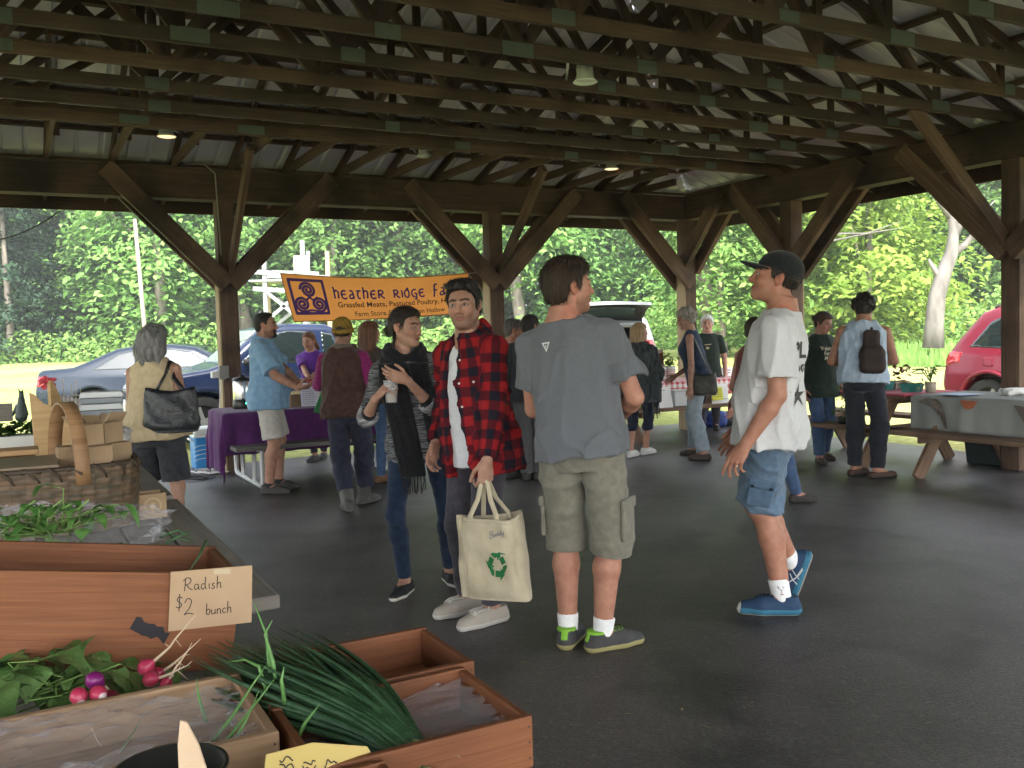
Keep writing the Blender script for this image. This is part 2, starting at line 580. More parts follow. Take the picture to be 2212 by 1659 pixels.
while uu<U1-.3:
 m=MB()
 d=min(V1-8.53,uu-U0,U1-uu)
 m.bar(uv(uu,V1+.05,ZC0+.045),uv(uu,V1-max(d,.3)-(.0 if d<1.9 else -.0),ZC0+.045),.038,.089)
 m.bar(uv(uu,V1+.9,3.46-.3-.06),uv(uu,V1-d,3.46+SL*d-.06),.038,.089)
 if d>1.2:m.bar(uv(uu+.04,V1-d*.55,ZC0+.05),uv(uu+.04,V1-d*.55,3.46+SL*d*.55-.07),.036,.089,up=UD)
 m.build('jack_rafter',JACKW,pav)
 uu+=.61
roof=MB()
roofs=bpy.data.objects.new('roof',None);COL.objects.link(roofs);roofs.location=uv((U0+U1)/2,2,5);put(roofs,pav)
OV=.9
def sheet(o,es,et,n_,s1,tmaxf,ribs=.23,th=.0):
 m=MB()
 s=0.0
 cuts=[]
 while s<s1:
  for a,h in ((0,0),(.17,0),(.185,.02),(.215,.02)):
   if s+a<s1:cuts.append((s+a,h))
  s+=ribs
 cuts.append((s1,0))
 rows=[]
 for (x,h) in cuts:
  t=max(tmaxf(x),.001)
  k=[j/6 for j in range(7)]
  rows.append([o+es*x+et*(t*q)+n_*h for q in k])
 m.grid(rows)
 x=m.build('roof_sheet',STEEL,roofs)
 return x
nz=Vector((0,0,1))
full=(U1-U0)/2+OV
z_eave=3.46-OV*SL
slope_v=lambda inw:(inw+nz*SL)
Lh=U1-U0+2*OV
sheet(uv(U0-OV,V1+OV,z_eave),UD,-VD+nz*SL,nz,Lh,lambda s:min(s,Lh-s))
Ls=V1+OV-(V0-OV)
sheet(uv(U1+OV,V1+OV,z_eave),-VD,-UD+nz*SL,nz,Ls,lambda s:min(s,full,99))
sheet(uv(U0-OV,V1+OV,z_eave),-VD,UD+nz*SL,nz,Ls,lambda s:min(s,full))
def purlin(a,b):
 m=MB();m.bar(a,b,.086,.036);m.build('purlin',JACKW,roofs)
k=0
d=-.75
while d<full-OV:
 z=3.46+SL*d-.022
 purlin(uv(U0+d,V1-d,z),uv(U1-d,V1-d,z))
 purlin(uv(U0+d,V1-d,z),uv(U0+d,V0-.8,z))
 purlin(uv(U1-d,V1-d,z),uv(U1-d,V0-.8,z))
 d+=.61
def fascia(a,b):
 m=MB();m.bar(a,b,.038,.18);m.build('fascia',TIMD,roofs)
zf=z_eave-.1
fascia(uv(U0-OV,V1+OV,zf),uv(U1+OV,V1+OV,zf))
fascia(uv(U1+OV,V1+OV-.02,zf),uv(U1+OV,V0-OV,zf))
fascia(uv(U0-OV,V1+OV-.02,zf),uv(U0-OV,V0-OV,zf))
# ceiling lamps
def lamp(px,py,zc,lit,label,house=.16):
 p=gp(px,py,zc)
 t=thing('ceiling_lamp',p,label,'ceiling lamp','round ceiling lamps under the trusses')
 m=MB()
 m.lathe([(.0,.13),(.06,.13),(.065,.03),(.075,.02),(.092,.0),(.085,-.004),(.08,.0)],n=24)
 o=m.build('housing',pm('lamp_white',(.55,.57,.53),rough=.4),smooth=True);o.location=p;put(o,t)
 m=MB()
 m.lathe([(.089,.002),(.06,-.006),(.0,-.009)],n=24)
 o=m.build('diffuser',emis('lamp_warm',(1,.70,.36),.24) if lit else pm('lamp_off',(.62,.68,.58),rough=.3),smooth=True);o.location=p;put(o,t)
 m=MB()
 m.bar((-.3,0,.1),(.3,0,.1),.018,.018);m.bar((-.3,.13,.1),(.3,.13,.1),.018,.018)
 o=m.build('hanger_bar',pm('galv',(.4,.42,.4),metal=.6,rough=.4));o.location=p;o.rotation_euler=(0,0,UA+R(60));put(o,t)
lamp(360,295,3.38,True,'lit warm ceiling lamp nearest the left edge of the roof')
lamp(917,338,3.38,False,'unlit pale ceiling lamp between the two lit ones')
lamp(1321,365,3.38,True,'lit warm ceiling lamp above the corner post')
lamp(1264,178,3.30,False,'large unlit ceiling lamp hanging on bars among the trusses, closest overhead')
def cable(pts,r,label,mat=None,nm='cable'):
 m=MB();m.tube(pts,r,6)
 return tag(m.build(nm,mat or pm('cable_black',(.02,.02,.022),rough=.5),smooth=True),label,'cable')
def arc(a,b,sag,n=14):
 return [a.lerp(b,i/n)-Vector((0,0,sag*4*(i/n)*(1-i/n))) for i in range(n+1)]
a,b=gp(-160,322,3.31),gp(395,352,3.4)
cable(arc(a,b,.05),.006,'black cable slung along the top of the back beam at the left')
a,b=gp(-90,520,2.6),gp(130,455,2.92)
cable(arc(a,b,.12),.007,'black cable hanging below the eave at the far left')
a=uv(2.0,V1-.13,3.36);b=uv(2.03,V1-.115,2.4)
cable([a+Vector((-.35,-.05,.02)),a+Vector((-.12,0,.03)),a+Vector((0,0,-.08)),a+Vector((.01,0,-.4)),b],.009,'grey cable curving off the beam and down the left post',pm('cable_grey',(.23,.22,.2)))
# trees and undergrowth
def leaf_mat(name,c,c2,trans=.45):
 m,nt,b=base_mat(name)
 L=nt.links.new
 gi=_n(nt,'ShaderNodeNewGeometry')
 cr=_n(nt,'ShaderNodeValToRGB')
 cr.color_ramp.elements[0].color,cr.color_ramp.elements[1].color=c4(c),c4(c2)
 L(gi.outputs['Random Per Island'],cr.inputs[0])
 oi=_n(nt,'ShaderNodeObjectInfo')
 hs=_n(nt,'ShaderNodeHueSaturation')
 mr=_n(nt,'ShaderNodeMapRange');mr.inputs[3].default_value,mr.inputs[4].default_value=.75,1.3
 L(oi.outputs['Random'],mr.inputs[0]);L(mr.outputs[0],hs.inputs['Value'])
 L(cr.outputs[0],hs.inputs['Color'])
 b.inputs['Roughness'].default_value=.6
 b.inputs['Specular IOR Level'].default_value=.25
 L(hs.outputs[0],b.inputs['Base Color'])
 tr=_n(nt,'ShaderNodeBsdfTranslucent')
 L(hs.outputs[0],tr.inputs[0])
 mx=_n(nt,'ShaderNodeMixShader');mx.inputs[0].default_value=trans
 L(b.outputs[0],mx.inputs[1]);L(tr.outputs[0],mx.inputs[2])
 L(mx.outputs[0],nt.nodes['Material Output'].inputs[0])
 return m
LEAF=leaf_mat('leaf_green',(.095,.205,.05),(.22,.38,.10))
LEAF2=leaf_mat('leaf_deep',(.08,.18,.05),(.17,.31,.085))
LEAFY=leaf_mat('leaf_yellow',(.16,.27,.04),(.30,.40,.08),.45)
SPRUCE=leaf_mat('spruce_needle',(.018,.05,.026),(.045,.09,.045),.1)
WEED=leaf_mat('weed_green',(.09,.19,.04),(.2,.32,.08),.4)
BARK=pm('bark',(.09,.075,.06),(.2,.17,.14),scale=6,bump=.8,stretch=(1,1,.2))
BARKP=pm('bark_pale',(.085,.076,.067),(.165,.15,.135),scale=4,bump=.8,stretch=(1,1,.3))
NPR=np.random.default_rng(11)
def leaf_mesh(name,centers,size,mat,nrm=None,flat=.5,drop=0.0):
 n=len(centers)
 d=NPR.normal(size=(n,3))
 if nrm is not None:d=d*(1-flat)+nrm*flat*2
 d/=np.linalg.norm(d,axis=1)[:,None]+1e-9
 a=np.cross(d,NPR.normal(size=(n,3)))
 a/=np.linalg.norm(a,axis=1)[:,None]+1e-9
 b=np.cross(d,a)
 s=size*NPR.uniform(.6,1.4,(n,1))
 P=np.empty((n,4,3))
 bend=d*s*.25
 P[:,0]=centers-a*s
 P[:,1]=centers-b*s*.5+bend
 P[:,2]=centers+a*s-bend*drop
 P[:,3]=centers+b*s*.5+bend
 me=bpy.data.meshes.new(name)
 me.vertices.add(n*4);me.loops.add(n*4);me.polygons.add(n)
 me.vertices.foreach_set('co',P.reshape(-1).astype(np.float32))
 me.loops.foreach_set('vertex_index',np.arange(n*4,dtype=np.int32))
 me.polygons.foreach_set('loop_start',np.arange(0,n*4,4,dtype=np.int32))
 me.materials.append(mat)
 me.update(calc_edges=True)
 if nrm is not None:
  N=d*np.sign((d*nrm).sum(1))[:,None]*.45+nrm/(np.linalg.norm(nrm,axis=1)[:,None]+1e-9)*.75
  N/=np.linalg.norm(N,axis=1)[:,None]+1e-9
  me.polygons.foreach_set('use_smooth',np.ones(n,bool))
  me.normals_split_custom_set_from_vertices(np.repeat(N,4,0).tolist())
 return me
def crown_points(h0,h1,rad,nb,per,seed,shape=1.0,clump=.75):
 r=np.random.default_rng(seed)
 cs,ns=[],[]
 for i in range(nb):
  t=r.uniform(0,1)**.8
  prof=(math.sin(math.pi*min(1,max(0.08,.12+t*.86)))**.6)*(1-.25*t*shape)
  a=r.uniform(0,2*math.pi)
  q=rad*prof*r.uniform(.35,1.05)
  c=np.array([q*math.cos(a),q*math.sin(a),h0+(h1-h0)*t])
  out=np.array([math.cos(a),math.sin(a),.35])
  k=int(per*r.uniform(.5,1.4))
  sz=clump*r.uniform(.6,1.5)
  p=r.normal(size=(k,3))*np.array([sz,sz,sz*.38])
  p[:,2]-=(p[:,0]**2+p[:,1]**2)*.18/sz
  cs.append(c+p)
  ns.append(np.repeat((out*.6+np.array([0,0,.8]))[None],k,0))
 return np.concatenate(cs),np.concatenate(ns)
def trunk_mesh(h,r0,seed,mat,limbs=5,spread=2.4,lean=.04,parts=('trunk',)):
 rr=random.Random(seed)
 m=MB()
 pts,rs=[],[]
 x=y=0
 for i in range(9):
  t=i/8
  pts.append((x,y,h*t-.15));rs.append(r0*(1.25 if i==0 else 1)*(1-.8*t))
  x+=rr.uniform(-lean,lean)*h/3;y+=rr.uniform(-lean,lean)*h/3
 m.tube(pts,rs,9)
 for k in range(limbs):
  i=rr.randint(3,7)
  p=Vector(pts[i]);a=rr.uniform(0,6.28)
  q=p+Vector((math.cos(a),math.sin(a),rr.uniform(.4,1.1)))*spread*rr.uniform(.5,1)
  mid=p.lerp(q,.5)+Vector((0,0,-.15))
  m.tube([p,mid,q],[rs[i]*.55,rs[i]*.35,.02],6)
 me=m.build('trunk',mat,smooth=True)
 return me
tree_protos=[]
def tree_proto(nm,mat,h,rad,nb,per,seed,leaf=.17,base=.18,shape=1.0,clump=.75,bark=None):
 t=thing(nm,(0,0,0),'','tree')
 tr=trunk_mesh(h*.8,.16+h*.012,seed,bark or BARK);tr.parent=t
 c,n=crown_points(h*base,h,rad,int(nb*1.25),int(per*1.35),seed,shape,clump)
 me=leaf_mesh('crown',c,leaf,mat,n)
 o=bpy.data.objects.new('crown',me);COL.objects.link(o);o.parent=t
 return t
P1=tree_proto('leafy_tree',LEAF,13,3.6,120,60,1,base=.1)
P2=tree_proto('leafy_tree',LEAF,15,4.0,130,60,2,base=.2,shape=.6)
P3=tree_proto('leafy_tree',LEAF2,14,3.4,120,60,3,base=.08)
P4=tree_proto('leafy_tree',LEAF2,11,3.2,100,60,4,base=.05,shape=.4)
P5=tree_proto('leafy_tree',WEED,10,3.4,110,60,5,base=.05,shape=.5,clump=.7)
used=set()
def plant(proto,x,y,sc,rz,label,group=None,cat='tree',z=None):
 if proto not in used:
  used.add(proto);o=proto
 else:
  o=copy_tree(proto)
 xf(o,(x,y,(ground_z(y) if z is None else z)),rz,sc)
 tag(o,label,cat,group)
 return o
rw=random.Random(21)
GW='trees of the dense wood behind the field'
LB='green leafy tree among many alike in the dense wood behind the field'
front=[]
x=-34
while x<27:
 front.append((x,50+rw.uniform(-3,3)+(0 if x<14 else -4)))
 x+=rw.uniform(2.6,3.8)
for i,(x,y) in enumerate(front):
 plant([P1,P2,P3,P1,P4][i%5] if x<12 else [P5,P1,P2,P5][i%4],x,y,rw.uniform(.8,1.15),rw.uniform(0,6),LB,GW)
x=-42
while x<40:
 plant([P2,P3,P1][rw.randrange(3)],x,57+rw.uniform(-2,3),rw.uniform(1.05,1.4),rw.uniform(0,6),LB,GW)
 x+=rw.uniform(3.6,5)
def spruce(seed):
 t=thing('spruce_tree',(0,0,0),'','tree')
 tr=trunk_mesh(12,.2,seed,BARK,limbs=0,lean=.01);tr.parent=t
 r=np.random.default_rng(seed)
 cs,ns=[],[]
 for i in range(130):
  tt=(i+r.uniform())/130
  a=r.uniform(0,6.283)
  L_=(1-tt)*3.1+.25
  s=r.uniform(.15,1,55)
  q=s*L_
  z=.6+tt*12.4-.18*q*q*.35
  p=np.stack([np.cos(a)*q,np.sin(a)*q,z],1)+r.normal(size=(55,3))*np.array([.22,.22,.16])
  cs.append(p);ns.append(np.repeat(np.array([[math.cos(a)*.3,math.sin(a)*.3,.9]]),55,0))
 me=leaf_mesh('crown',np.concatenate(cs),.13,SPRUCE,np.concatenate(ns),drop=2)
 o=bpy.data.objects.new('crown',me);COL.objects.link(o);o.parent=t
 return t
SP=spruce(31)
p=at(25,735,46);plant(SP,p.x,p.y,1.0,.3,'tall dark spruce standing at the far left edge of the wood')
p=at(-90,735,49);plant(SP,p.x,p.y,1.1,2,'dark spruce at the left, partly outside the view, beside the taller one')
p=at(95,735,50);plant(SP,p.x,p.y,.75,4,'smaller dark spruce just right of the tall spruce')
YP=tree_proto('yellow_green_tree',LEAFY,9.5,3.3,130,70,8,leaf=.15,base=.03,shape=.5,clump=.6)
p=at(1880,735,34);plant(YP,p.x,p.y,.95,1,'bright yellow green bushy tree left of the bare pale trunk')
p=at(1790,735,38);plant(YP,p.x,p.y,1.0,3,'yellow green tree behind the brightest bushy one, nearer the posts')
p=at(1560,735,33);plant(P5,p.x,p.y,.72,3,'light green tree just right of the corner post')
p=at(2150,735,44);plant(P5,p.x,p.y,.66,2,'low green tree behind the red car')
p=at(2290,735,40);plant(P5,p.x,p.y,.6,5,'low green tree farthest right behind the red car')
p=at(2060,735,47);plant(P3,p.x,p.y,.7,5,'dark green tree behind the bare pale trunk')
def bare_tree():
 p=at(2018,742,27)
 t=thing('bare_tree',(p.x,p.y,ground_z(p.y)),'bare pale barked tree trunk with broken limbs beside the red car','tree')
 m=MB()
 k=27
 def P(px,py,dy=0):return at(px,py,k+dy)
 m.tube([P(2016,752),P(2018,700),P(2024,640),P(2040,585),P(2056,545),P(2060,500),P(2052,440),P(2046,400),P(2035,330)],[.31,.26,.24,.215,.19,.14,.11,.09,.07],12)
 o=m.build('trunk',BARKP,t,smooth=True)
 for pts,rs in (([P(2034,600),P(2024,592),P(2014,575),P(2006,560)],[.1,.09,.07,.03]),([P(2056,550),P(2085,528),P(2110,500),P(2135,470,-1)],[.15,.1,.07,.03]),([P(2058,520),P(2076,480),P(2088,450),P(2110,415,.5)],[.12,.09,.07,.03]),([P(2095,516),P(2120,515),P(2146,506,.5)],[.06,.04,.02]),([P(2052,470),P(2030,440),P(2010,415,-.6)],[.09,.06,.03]),([P(2084,465),P(2094,440),P(2096,405)],[.05,.035,.02]),([P(2115,490),P(2128,455),P(2150,432)],[.045,.03,.015])):
  mm=MB();mm.tube(pts,rs,8);mm.build('limb',BARKP,t,smooth=True)
bare_tree()
m=MB()
for a,b in (((1800,520),(1945,478)),((1795,505),(1950,492))):
 m.tube([at(*a,30),at((a[0]+b[0])/2,(a[1]+b[1])/2+6,30),at(*b,29.5)],[.035,.028,.01],6)
tag(m.build('dead_branch',BARKP,smooth=True),'pale dead branch reaching through the yellow green tree','branch')
def weeds(nm,x0,x1,yf,n,hgt,size,mat,label,seed):
 r=np.random.default_rng(seed)
 x=r.uniform(x0,x1,n)
 y=yf(x)+r.normal(size=n)*.9
 lump=.55+.45*np.sin(x*.9+2*np.sin(x*.37))*np.sin(x*2.1+1)
 z=r.uniform(0,1,n)**1.5*hgt*(.5+.7*lump)
 gz=np.array([ground_z(v) for v in y])
 c=np.stack([x,y,gz+z],1)
 me=leaf_mesh(nm,c,size,mat,np.repeat(np.array([[0,-.4,.8]]),n,0))
 o=bpy.data.objects.new(nm,me);COL.objects.link(o)
 tag(o,label,'undergrowth',kind='stuff')
weeds('undergrowth',-34,2,lambda x:45.5+0*x,9000,1.5,.13,WEED,'low leafy undergrowth along the left foot of the wood',3)
weeds('undergrowth',2,30,lambda x:41.5-.1*x,14000,2.1,.13,WEED,'bright tall weeds along the right foot of the wood',4)
def tall_grass(x,y,rad,n,h,label):
 m=MB()
 r=random.Random(int(x*10))
 for i in range(n):
  a,q=r.uniform(0,6.28),rad*math.sqrt(r.random())
  px_,py_=x+q*math.cos(a)*1.6,y+q*math.sin(a)
  hh=h*r.uniform(.5,1.1);l=r.uniform(-.35,.35)*hh;wd=.02
  z=ground_z(py_)
  m.add([(px_-wd,py_,z),(px_+wd,py_,z),(px_+l*.4+wd*.7,py_+l*.2,z+hh*.65),(px_+l,py_+l*.3,z+hh)],[[0,1,2,3]])
 tag(m.build('tall_grass',WEED),label,'grass',kind='stuff')
p=at(2018,750,26.5);tall_grass(p.x,p.y,1.5,900,.45,'tall grass round the foot of the bare pale trunk')
p=at(1890,750,32);tall_grass(p.x,p.y,2.3,1000,.5,'tall grass in front of the yellow green tree')
r=np.random.default_rng(9)
n=90000
x=r.uniform(-75,75,n);y=66+r.normal(size=n)*1.6
z=ground_z(66)+r.uniform(0,1,n)*(17+3*np.sin(x*.31)+2*np.sin(x*.9))
me=leaf_mesh('far_wood',np.stack([x,y,z],1),.42,LEAF2,np.repeat(np.array([[0,-.7,.5]]),n,0))
o=bpy.data.objects.new('far_wood',me);COL.objects.link(o)
tag(o,'dense mass of far trees closing the view behind the wood','woods',kind='stuff')
g=MB()
P_=[]
for i in range(9):
 row=[]
 for j in range(25):
  x=60+j*40;t=i/8
  hgt=(60+22*math.sin(j*.5))*math.sin(math.pi*t*.5)
  row.append((x,420+200*t+25*math.sin(j*.7),4+hgt))
 P_.append(row)
g.grid(P_)
tag(g.build('hill',pm('hill_green',(.05,.11,.05),(.08,.15,.06),scale=.08),smooth=True),kind='structure')
def pole(px0,py0,px1,py1,depth,r0,label,mat):
 a,b=at(px0,py0,depth),at(px1,py1,depth)
 m=MB();a2=a+(a-b)*.0
 d=(b-a).normalized()
 foot=a-d*((a.z-ground_z(a.y))/d.z+.2)
 m.tube([foot,a,b],[r0*1.15,r0,r0*.85],10)
 m.tube([b,b+d*.02],[r0*.85,r0*.5],10)
 tag(m.build('utility_pole',mat,smooth=True,origin=foot),label,'pole')
POLE=pm('pole_wood',(.16,.125,.10),(.24,.20,.165),scale=3,stretch=(4,4,.3))
pole(312,705,291,474,36,.085,'bare leaning wooden pole in front of the wood at the left',POLE)
pole(1527,705,1520,560,33,.26,'thick pale wooden pole standing right of the corner post',POLE)
# soft bodies: distance fields turned into meshes
V3=lambda *a:np.array(a,float)
class Vol:
 def __init__(self):self.ops=[]
 def u(self,f,lo,hi,k=.012):self.ops.append(('u',f,np.array(lo,float),np.array(hi,float),k));return self
 def sub(self,f,lo,hi,k=.006):self.ops.append(('s',f,np.array(lo,float),np.array(hi,float),k));return self
 def clip(self,f):self.ops.append(('c',f,None,None,0));return self
 def fold(self,f):self.ops.append(('f',f,None,None,0));return self
 def cone(self,a,b,ra,rb,k=.012,cap=None,sy=None):
  a,b=np.array(a,float),np.array(b,float)
  d=b-a;L2=max(d@d,1e-9);dn=d/math.sqrt(L2)
  def f(X,Y,Z):
   px,py,pz=X-a[0],Y-a[1],Z-a[2]
   s=px*d[0]+py*d[1]+pz*d[2]
   t=np.clip(s/L2,0,1)
   r=np.sqrt((px-t*d[0])**2+(py-t*d[1])**2+(pz-t*d[2])**2)-(ra+(rb-ra)*t)
   if cap=='b':r=np.maximum(r,px*dn[0]+py*dn[1]+pz*dn[2]-math.sqrt(L2))
   if cap=='ab':r=np.maximum(r,np.abs(px*dn[0]+py*dn[1]+pz*dn[2]-math.sqrt(L2)/2)-math.sqrt(L2)/2)
   return r
  m=max(ra,rb)
  return self.u(f,np.minimum(a,b)-m,np.maximum(a,b)+m,k)
 def limb(self,segs,k=.012,kk=.03):
  end=np.array(segs[-1][1],float);dn=unit(end-np.array(segs[-1][0],float))
  L=[(np.array(a,float),np.array(b,float),ra,rb) for a,b,ra,rb in segs]
  def f(X,Y,Z):
   D=None
   for a,b,ra,rb in L:
    d=b-a;L2=d@d
    px,py,pz=X-a[0],Y-a[1],Z-a[2]
    t=np.clip((px*d[0]+py*d[1]+pz*d[2])/L2,0,1.15 if b is L[-1][1] else 1)
    r=np.sqrt((px-t*d[0])**2+(py-t*d[1])**2+(pz-t*d[2])**2)-(ra+(rb-ra)*t)
    if D is None:D=r
    else:
     h=np.clip(.5+.5*(D-r)/kk,0,1);D=D+(r-D)*h-kk*h*(1-h)
   return np.maximum(D,(X-end[0])*dn[0]+(Y-end[1])*dn[1]+(Z-end[2])*dn[2])
  m=max(max(s[2],s[3]) for s in segs)
  pts=np.array([p for s in segs for p in (s[0],s[1])])
  return self.u(f,pts.min(0)-m,pts.max(0)+m,k)
 def ell(self,c,r,M=None,k=.012,sub=False):
  c,r=np.array(c,float),np.array(r,float)
  M=np.eye(3) if M is None else M
  def f(X,Y,Z):
   px,py,pz=X-c[0],Y-c[1],Z-c[2]
   q=[(px*M[0,i]+py*M[1,i]+pz*M[2,i])/r[i] for i in range(3)]
   k0=np.sqrt(q[0]**2+q[1]**2+q[2]**2)+1e-9
   k1=np.sqrt((q[0]/r[0])**2+(q[1]/r[1])**2+(q[2]/r[2])**2)+1e-9
   return k0*(k0-1)/k1
  e=np.sqrt(((M*r[None])**2).sum(1))
  return (self.sub if sub else self.u)(f,c-e,c+e,k)
 def rbox(self,c,s,M=None,rad=.01,k=.004,sub=False):
  c,s=np.array(c,float),np.array(s,float)
  M=np.eye(3) if M is None else M
  def f(X,Y,Z):
   px,py,pz=X-c[0],Y-c[1],Z-c[2]
   q=[np.abs(px*M[0,i]+py*M[1,i]+pz*M[2,i])-(s[i]-rad) for i in range(3)]
   o=np.sqrt(sum(np.maximum(x,0)**2 for x in q))
   return o+np.minimum(np.maximum(np.maximum(q[0],q[1]),q[2]),0)-rad
  e=(np.abs(M)*s[None]).sum(1)
  return (self.sub if sub else self.u)(f,c-e,c+e,k)
 def mesh(self,hc,hf=None,fine=(),lo=None,hi=None):
  us=[o for o in self.ops if o[0]=='u']
  l=np.min([o[2] for o in us],0)-3*hc if lo is None else np.array(lo,float)
  h=np.max([o[3] for o in us],0)+3*hc if hi is None else np.array(hi,float)
  ax=[]
  for i in range(3):
   p,out=l[i],[l[i]]
   rg=[(a[i],b[i]) for a,b in fine]
   while p<h[i]:
    st=hc
    for a,b in rg:
     if a-hc<=p<=b:st=hf
    p+=st;out.append(p)
   ax.append(np.array(out,np.float32))
  xs,ys,zs=ax
  F=np.full((len(xs),len(ys),len(zs)),1.0,np.float32)
  for kind,f,a,b,k in self.ops:
   if kind in 'us':
    pad=k+3*hc
    i0,i1=np.searchsorted(xs,a[0]-pad),np.searchsorted(xs,b[0]+pad)
    j0,j1=np.searchsorted(ys,a[1]-pad),np.searchsorted(ys,b[1]+pad)
    k0,k1=np.searchsorted(zs,a[2]-pad),np.searchsorted(zs,b[2]+pad)
    if i1<=i0 or j1<=j0 or k1<=k0:continue
    X,Y,Z=xs[i0:i1,None,None],ys[None,j0:j1,None],zs[None,None,k0:k1]
    d=f(X,Y,Z).astype(np.float32)
    G=F[i0:i1,j0:j1,k0:k1]
    if kind=='u':
     t=np.clip(.5+.5*(G-d)/k,0,1)
     G[...]=G+(d-G)*t-k*t*(1-t)
    else:
     d=-d
     t=np.clip(.5-.5*(G-d)/k,0,1)
     G[...]=G+(d-G)*t+k*t*(1-t)
   else:
    ii=np.nonzero(np.abs(F)<.06)
    X,Y,Z=xs[ii[0]],ys[ii[1]],zs[ii[2]]
    if kind=='f':F[ii]+=f(X,Y,Z).astype(np.float32)
    else:
     X,Y,Z=xs[:,None,None],ys[None,:,None],zs[None,None,:]
     np.maximum(F,f(X,Y,Z),out=F)
  return nets(F,xs,ys,zs)
def nets(F,xs,ys,zs):
 Sg=F<0
 c=np.zeros((F.shape[0]-1,F.shape[1]-1,F.shape[2]-1),np.int8)
 for a in (0,1):
  for b in (0,1):
   for d in (0,1):
    c+=Sg[a:Sg.shape[0]-1+a,b:Sg.shape[1]-1+b,d:Sg.shape[2]-1+d]
 act=(c>0)&(c<8)
 idx=np.argwhere(act)
 N=len(idx)
 ids=np.full(act.shape,-1,np.int32)
 ids[act]=np.arange(N)
 acc=np.zeros((N,3));cnt=np.zeros(N)
 cor=[(a,b,d) for a in (0,1) for b in (0,1) for d in (0,1)]
 val={q:F[idx[:,0]+q[0],idx[:,1]+q[1],idx[:,2]+q[2]] for q in cor}
 pos={q:np.stack([xs[idx[:,0]+q[0]],ys[idx[:,1]+q[1]],zs[idx[:,2]+q[2]]],1) for q in cor}
 for q in cor:
  for e in range(3):
   if q[e]==1:continue
   r=tuple(1 if i==e else q[i] for i in range(3))
   fa,fb=val[q],val[r]
   m=(fa<0)!=(fb<0)
   t=np.where(m,fa/np.where(fa==fb,1,fa-fb),0)
   acc+=np.where(m[:,None],pos[q]+t[:,None]*(pos[r]-pos[q]),0)
   cnt+=m
 v=acc/np.maximum(cnt,1)[:,None]
 quads=[]
 for e in range(3):
  A=np.take(Sg,range(Sg.shape[e]-1),e);B=np.take(Sg,range(1,Sg.shape[e]),e)
  ch=np.argwhere(A!=B)
  o1,o2=(e+1)%3,(e+2)%3
  ok=(ch[:,o1]>0)&(ch[:,o2]>0)&(ch[:,o1]<Sg.shape[o1]-1)&(ch[:,o2]<Sg.shape[o2]-1)
  ch=ch[ok]
  if not len(ch):continue
  ins=Sg[ch[:,0],ch[:,1],ch[:,2]]
  def cell(d1,d2):
   q=ch.copy();q[:,o1]+=d1;q[:,o2]+=d2
   return ids[q[:,0],q[:,1],q[:,2]]
  Q=np.stack([cell(-1,-1),cell(0,-1),cell(0,0),cell(-1,0)],1)
  Q[~ins]=Q[~ins][:,::-1]
  quads.append(Q)
 return v,np.concatenate(quads) if quads else np.zeros((0,4),int)
def relax(v,q,n=1,w=.5):
 for _ in range(n):
  s=np.zeros_like(v);c=np.zeros(len(v))
  for a,b in ((0,1),(1,2),(2,3),(3,0)):
   np.add.at(s,q[:,a],v[q[:,b]]);np.add.at(c,q[:,a],1)
   np.add.at(s,q[:,b],v[q[:,a]]);np.add.at(c,q[:,b],1)
  v=v*(1-w)+w*s/np.maximum(c,1)[:,None]
 return v
def mesh_np(name,v,q,mats,parent=None,col=None,cloth=None,mi=None,smooth=True):
 me=bpy.data.meshes.new(name)
 n=len(q);k=q.shape[1]
 me.vertices.add(len(v));me.loops.add(n*k);me.polygons.add(n)
 me.vertices.foreach_set('co',v.astype(np.float32).reshape(-1))
 me.loops.foreach_set('vertex_index',q.astype(np.int32).reshape(-1))
 me.polygons.foreach_set('loop_start',np.arange(0,n*k,k,dtype=np.int32))
 for m in (mats if isinstance(mats,(list,tuple)) else [mats]):me.materials.append(m)
 if mi is not None:me.polygons.foreach_set('material_index',mi.astype(np.int32))
 if smooth:me.polygons.foreach_set('use_smooth',np.ones(n,bool))
 if col is not None:
  a=me.attributes.new('col','FLOAT_COLOR','POINT')
  a.data.foreach_set('color',np.concatenate([col,np.ones((len(col),1))],1).astype(np.float32).reshape(-1))
 if cloth is not None:
  a=me.attributes.new('cloth','FLOAT_VECTOR','POINT')
  a.data.foreach_set('vector',cloth.astype(np.float32).reshape(-1))
 me.update(calc_edges=True)
 o=bpy.data.objects.new(name,me)
 COL.objects.link(o)
 if parent is not None:o.parent=parent
 return o
def folds(seed,amp,freq=(9,22),zs=.55,n=6):
 r=np.random.default_rng(seed)
 W=[]
 for i in range(n):
  d=r.normal(size=3);d/=np.linalg.norm(d);d[2]*=zs
  e=r.normal(size=3);e*=5/np.linalg.norm(e)
  W.append((d*r.uniform(*freq)*1.6,r.uniform(0,6.28),e,r.uniform(0,6.28)))
 w2=[(r.normal(size=3)*6,r.uniform(0,6.28)) for _ in range(3)]
 def f(X,Y,Z):
  q=sum(np.sin(d[0]*X+d[1]*Y+d[2]*Z+p) for d,p in w2)*.7
  s=0
  for d,p,e,p2 in W:
   m=np.clip(np.sin(e[0]*X+e[1]*Y+e[2]*Z+p2)*1.2+.2,0,1)
   s=s+m*(1-np.abs(np.sin(d[0]*X+d[1]*Y+d[2]*Z+p+q)))**2.2
  return amp*(.45-s*.75)
 return f
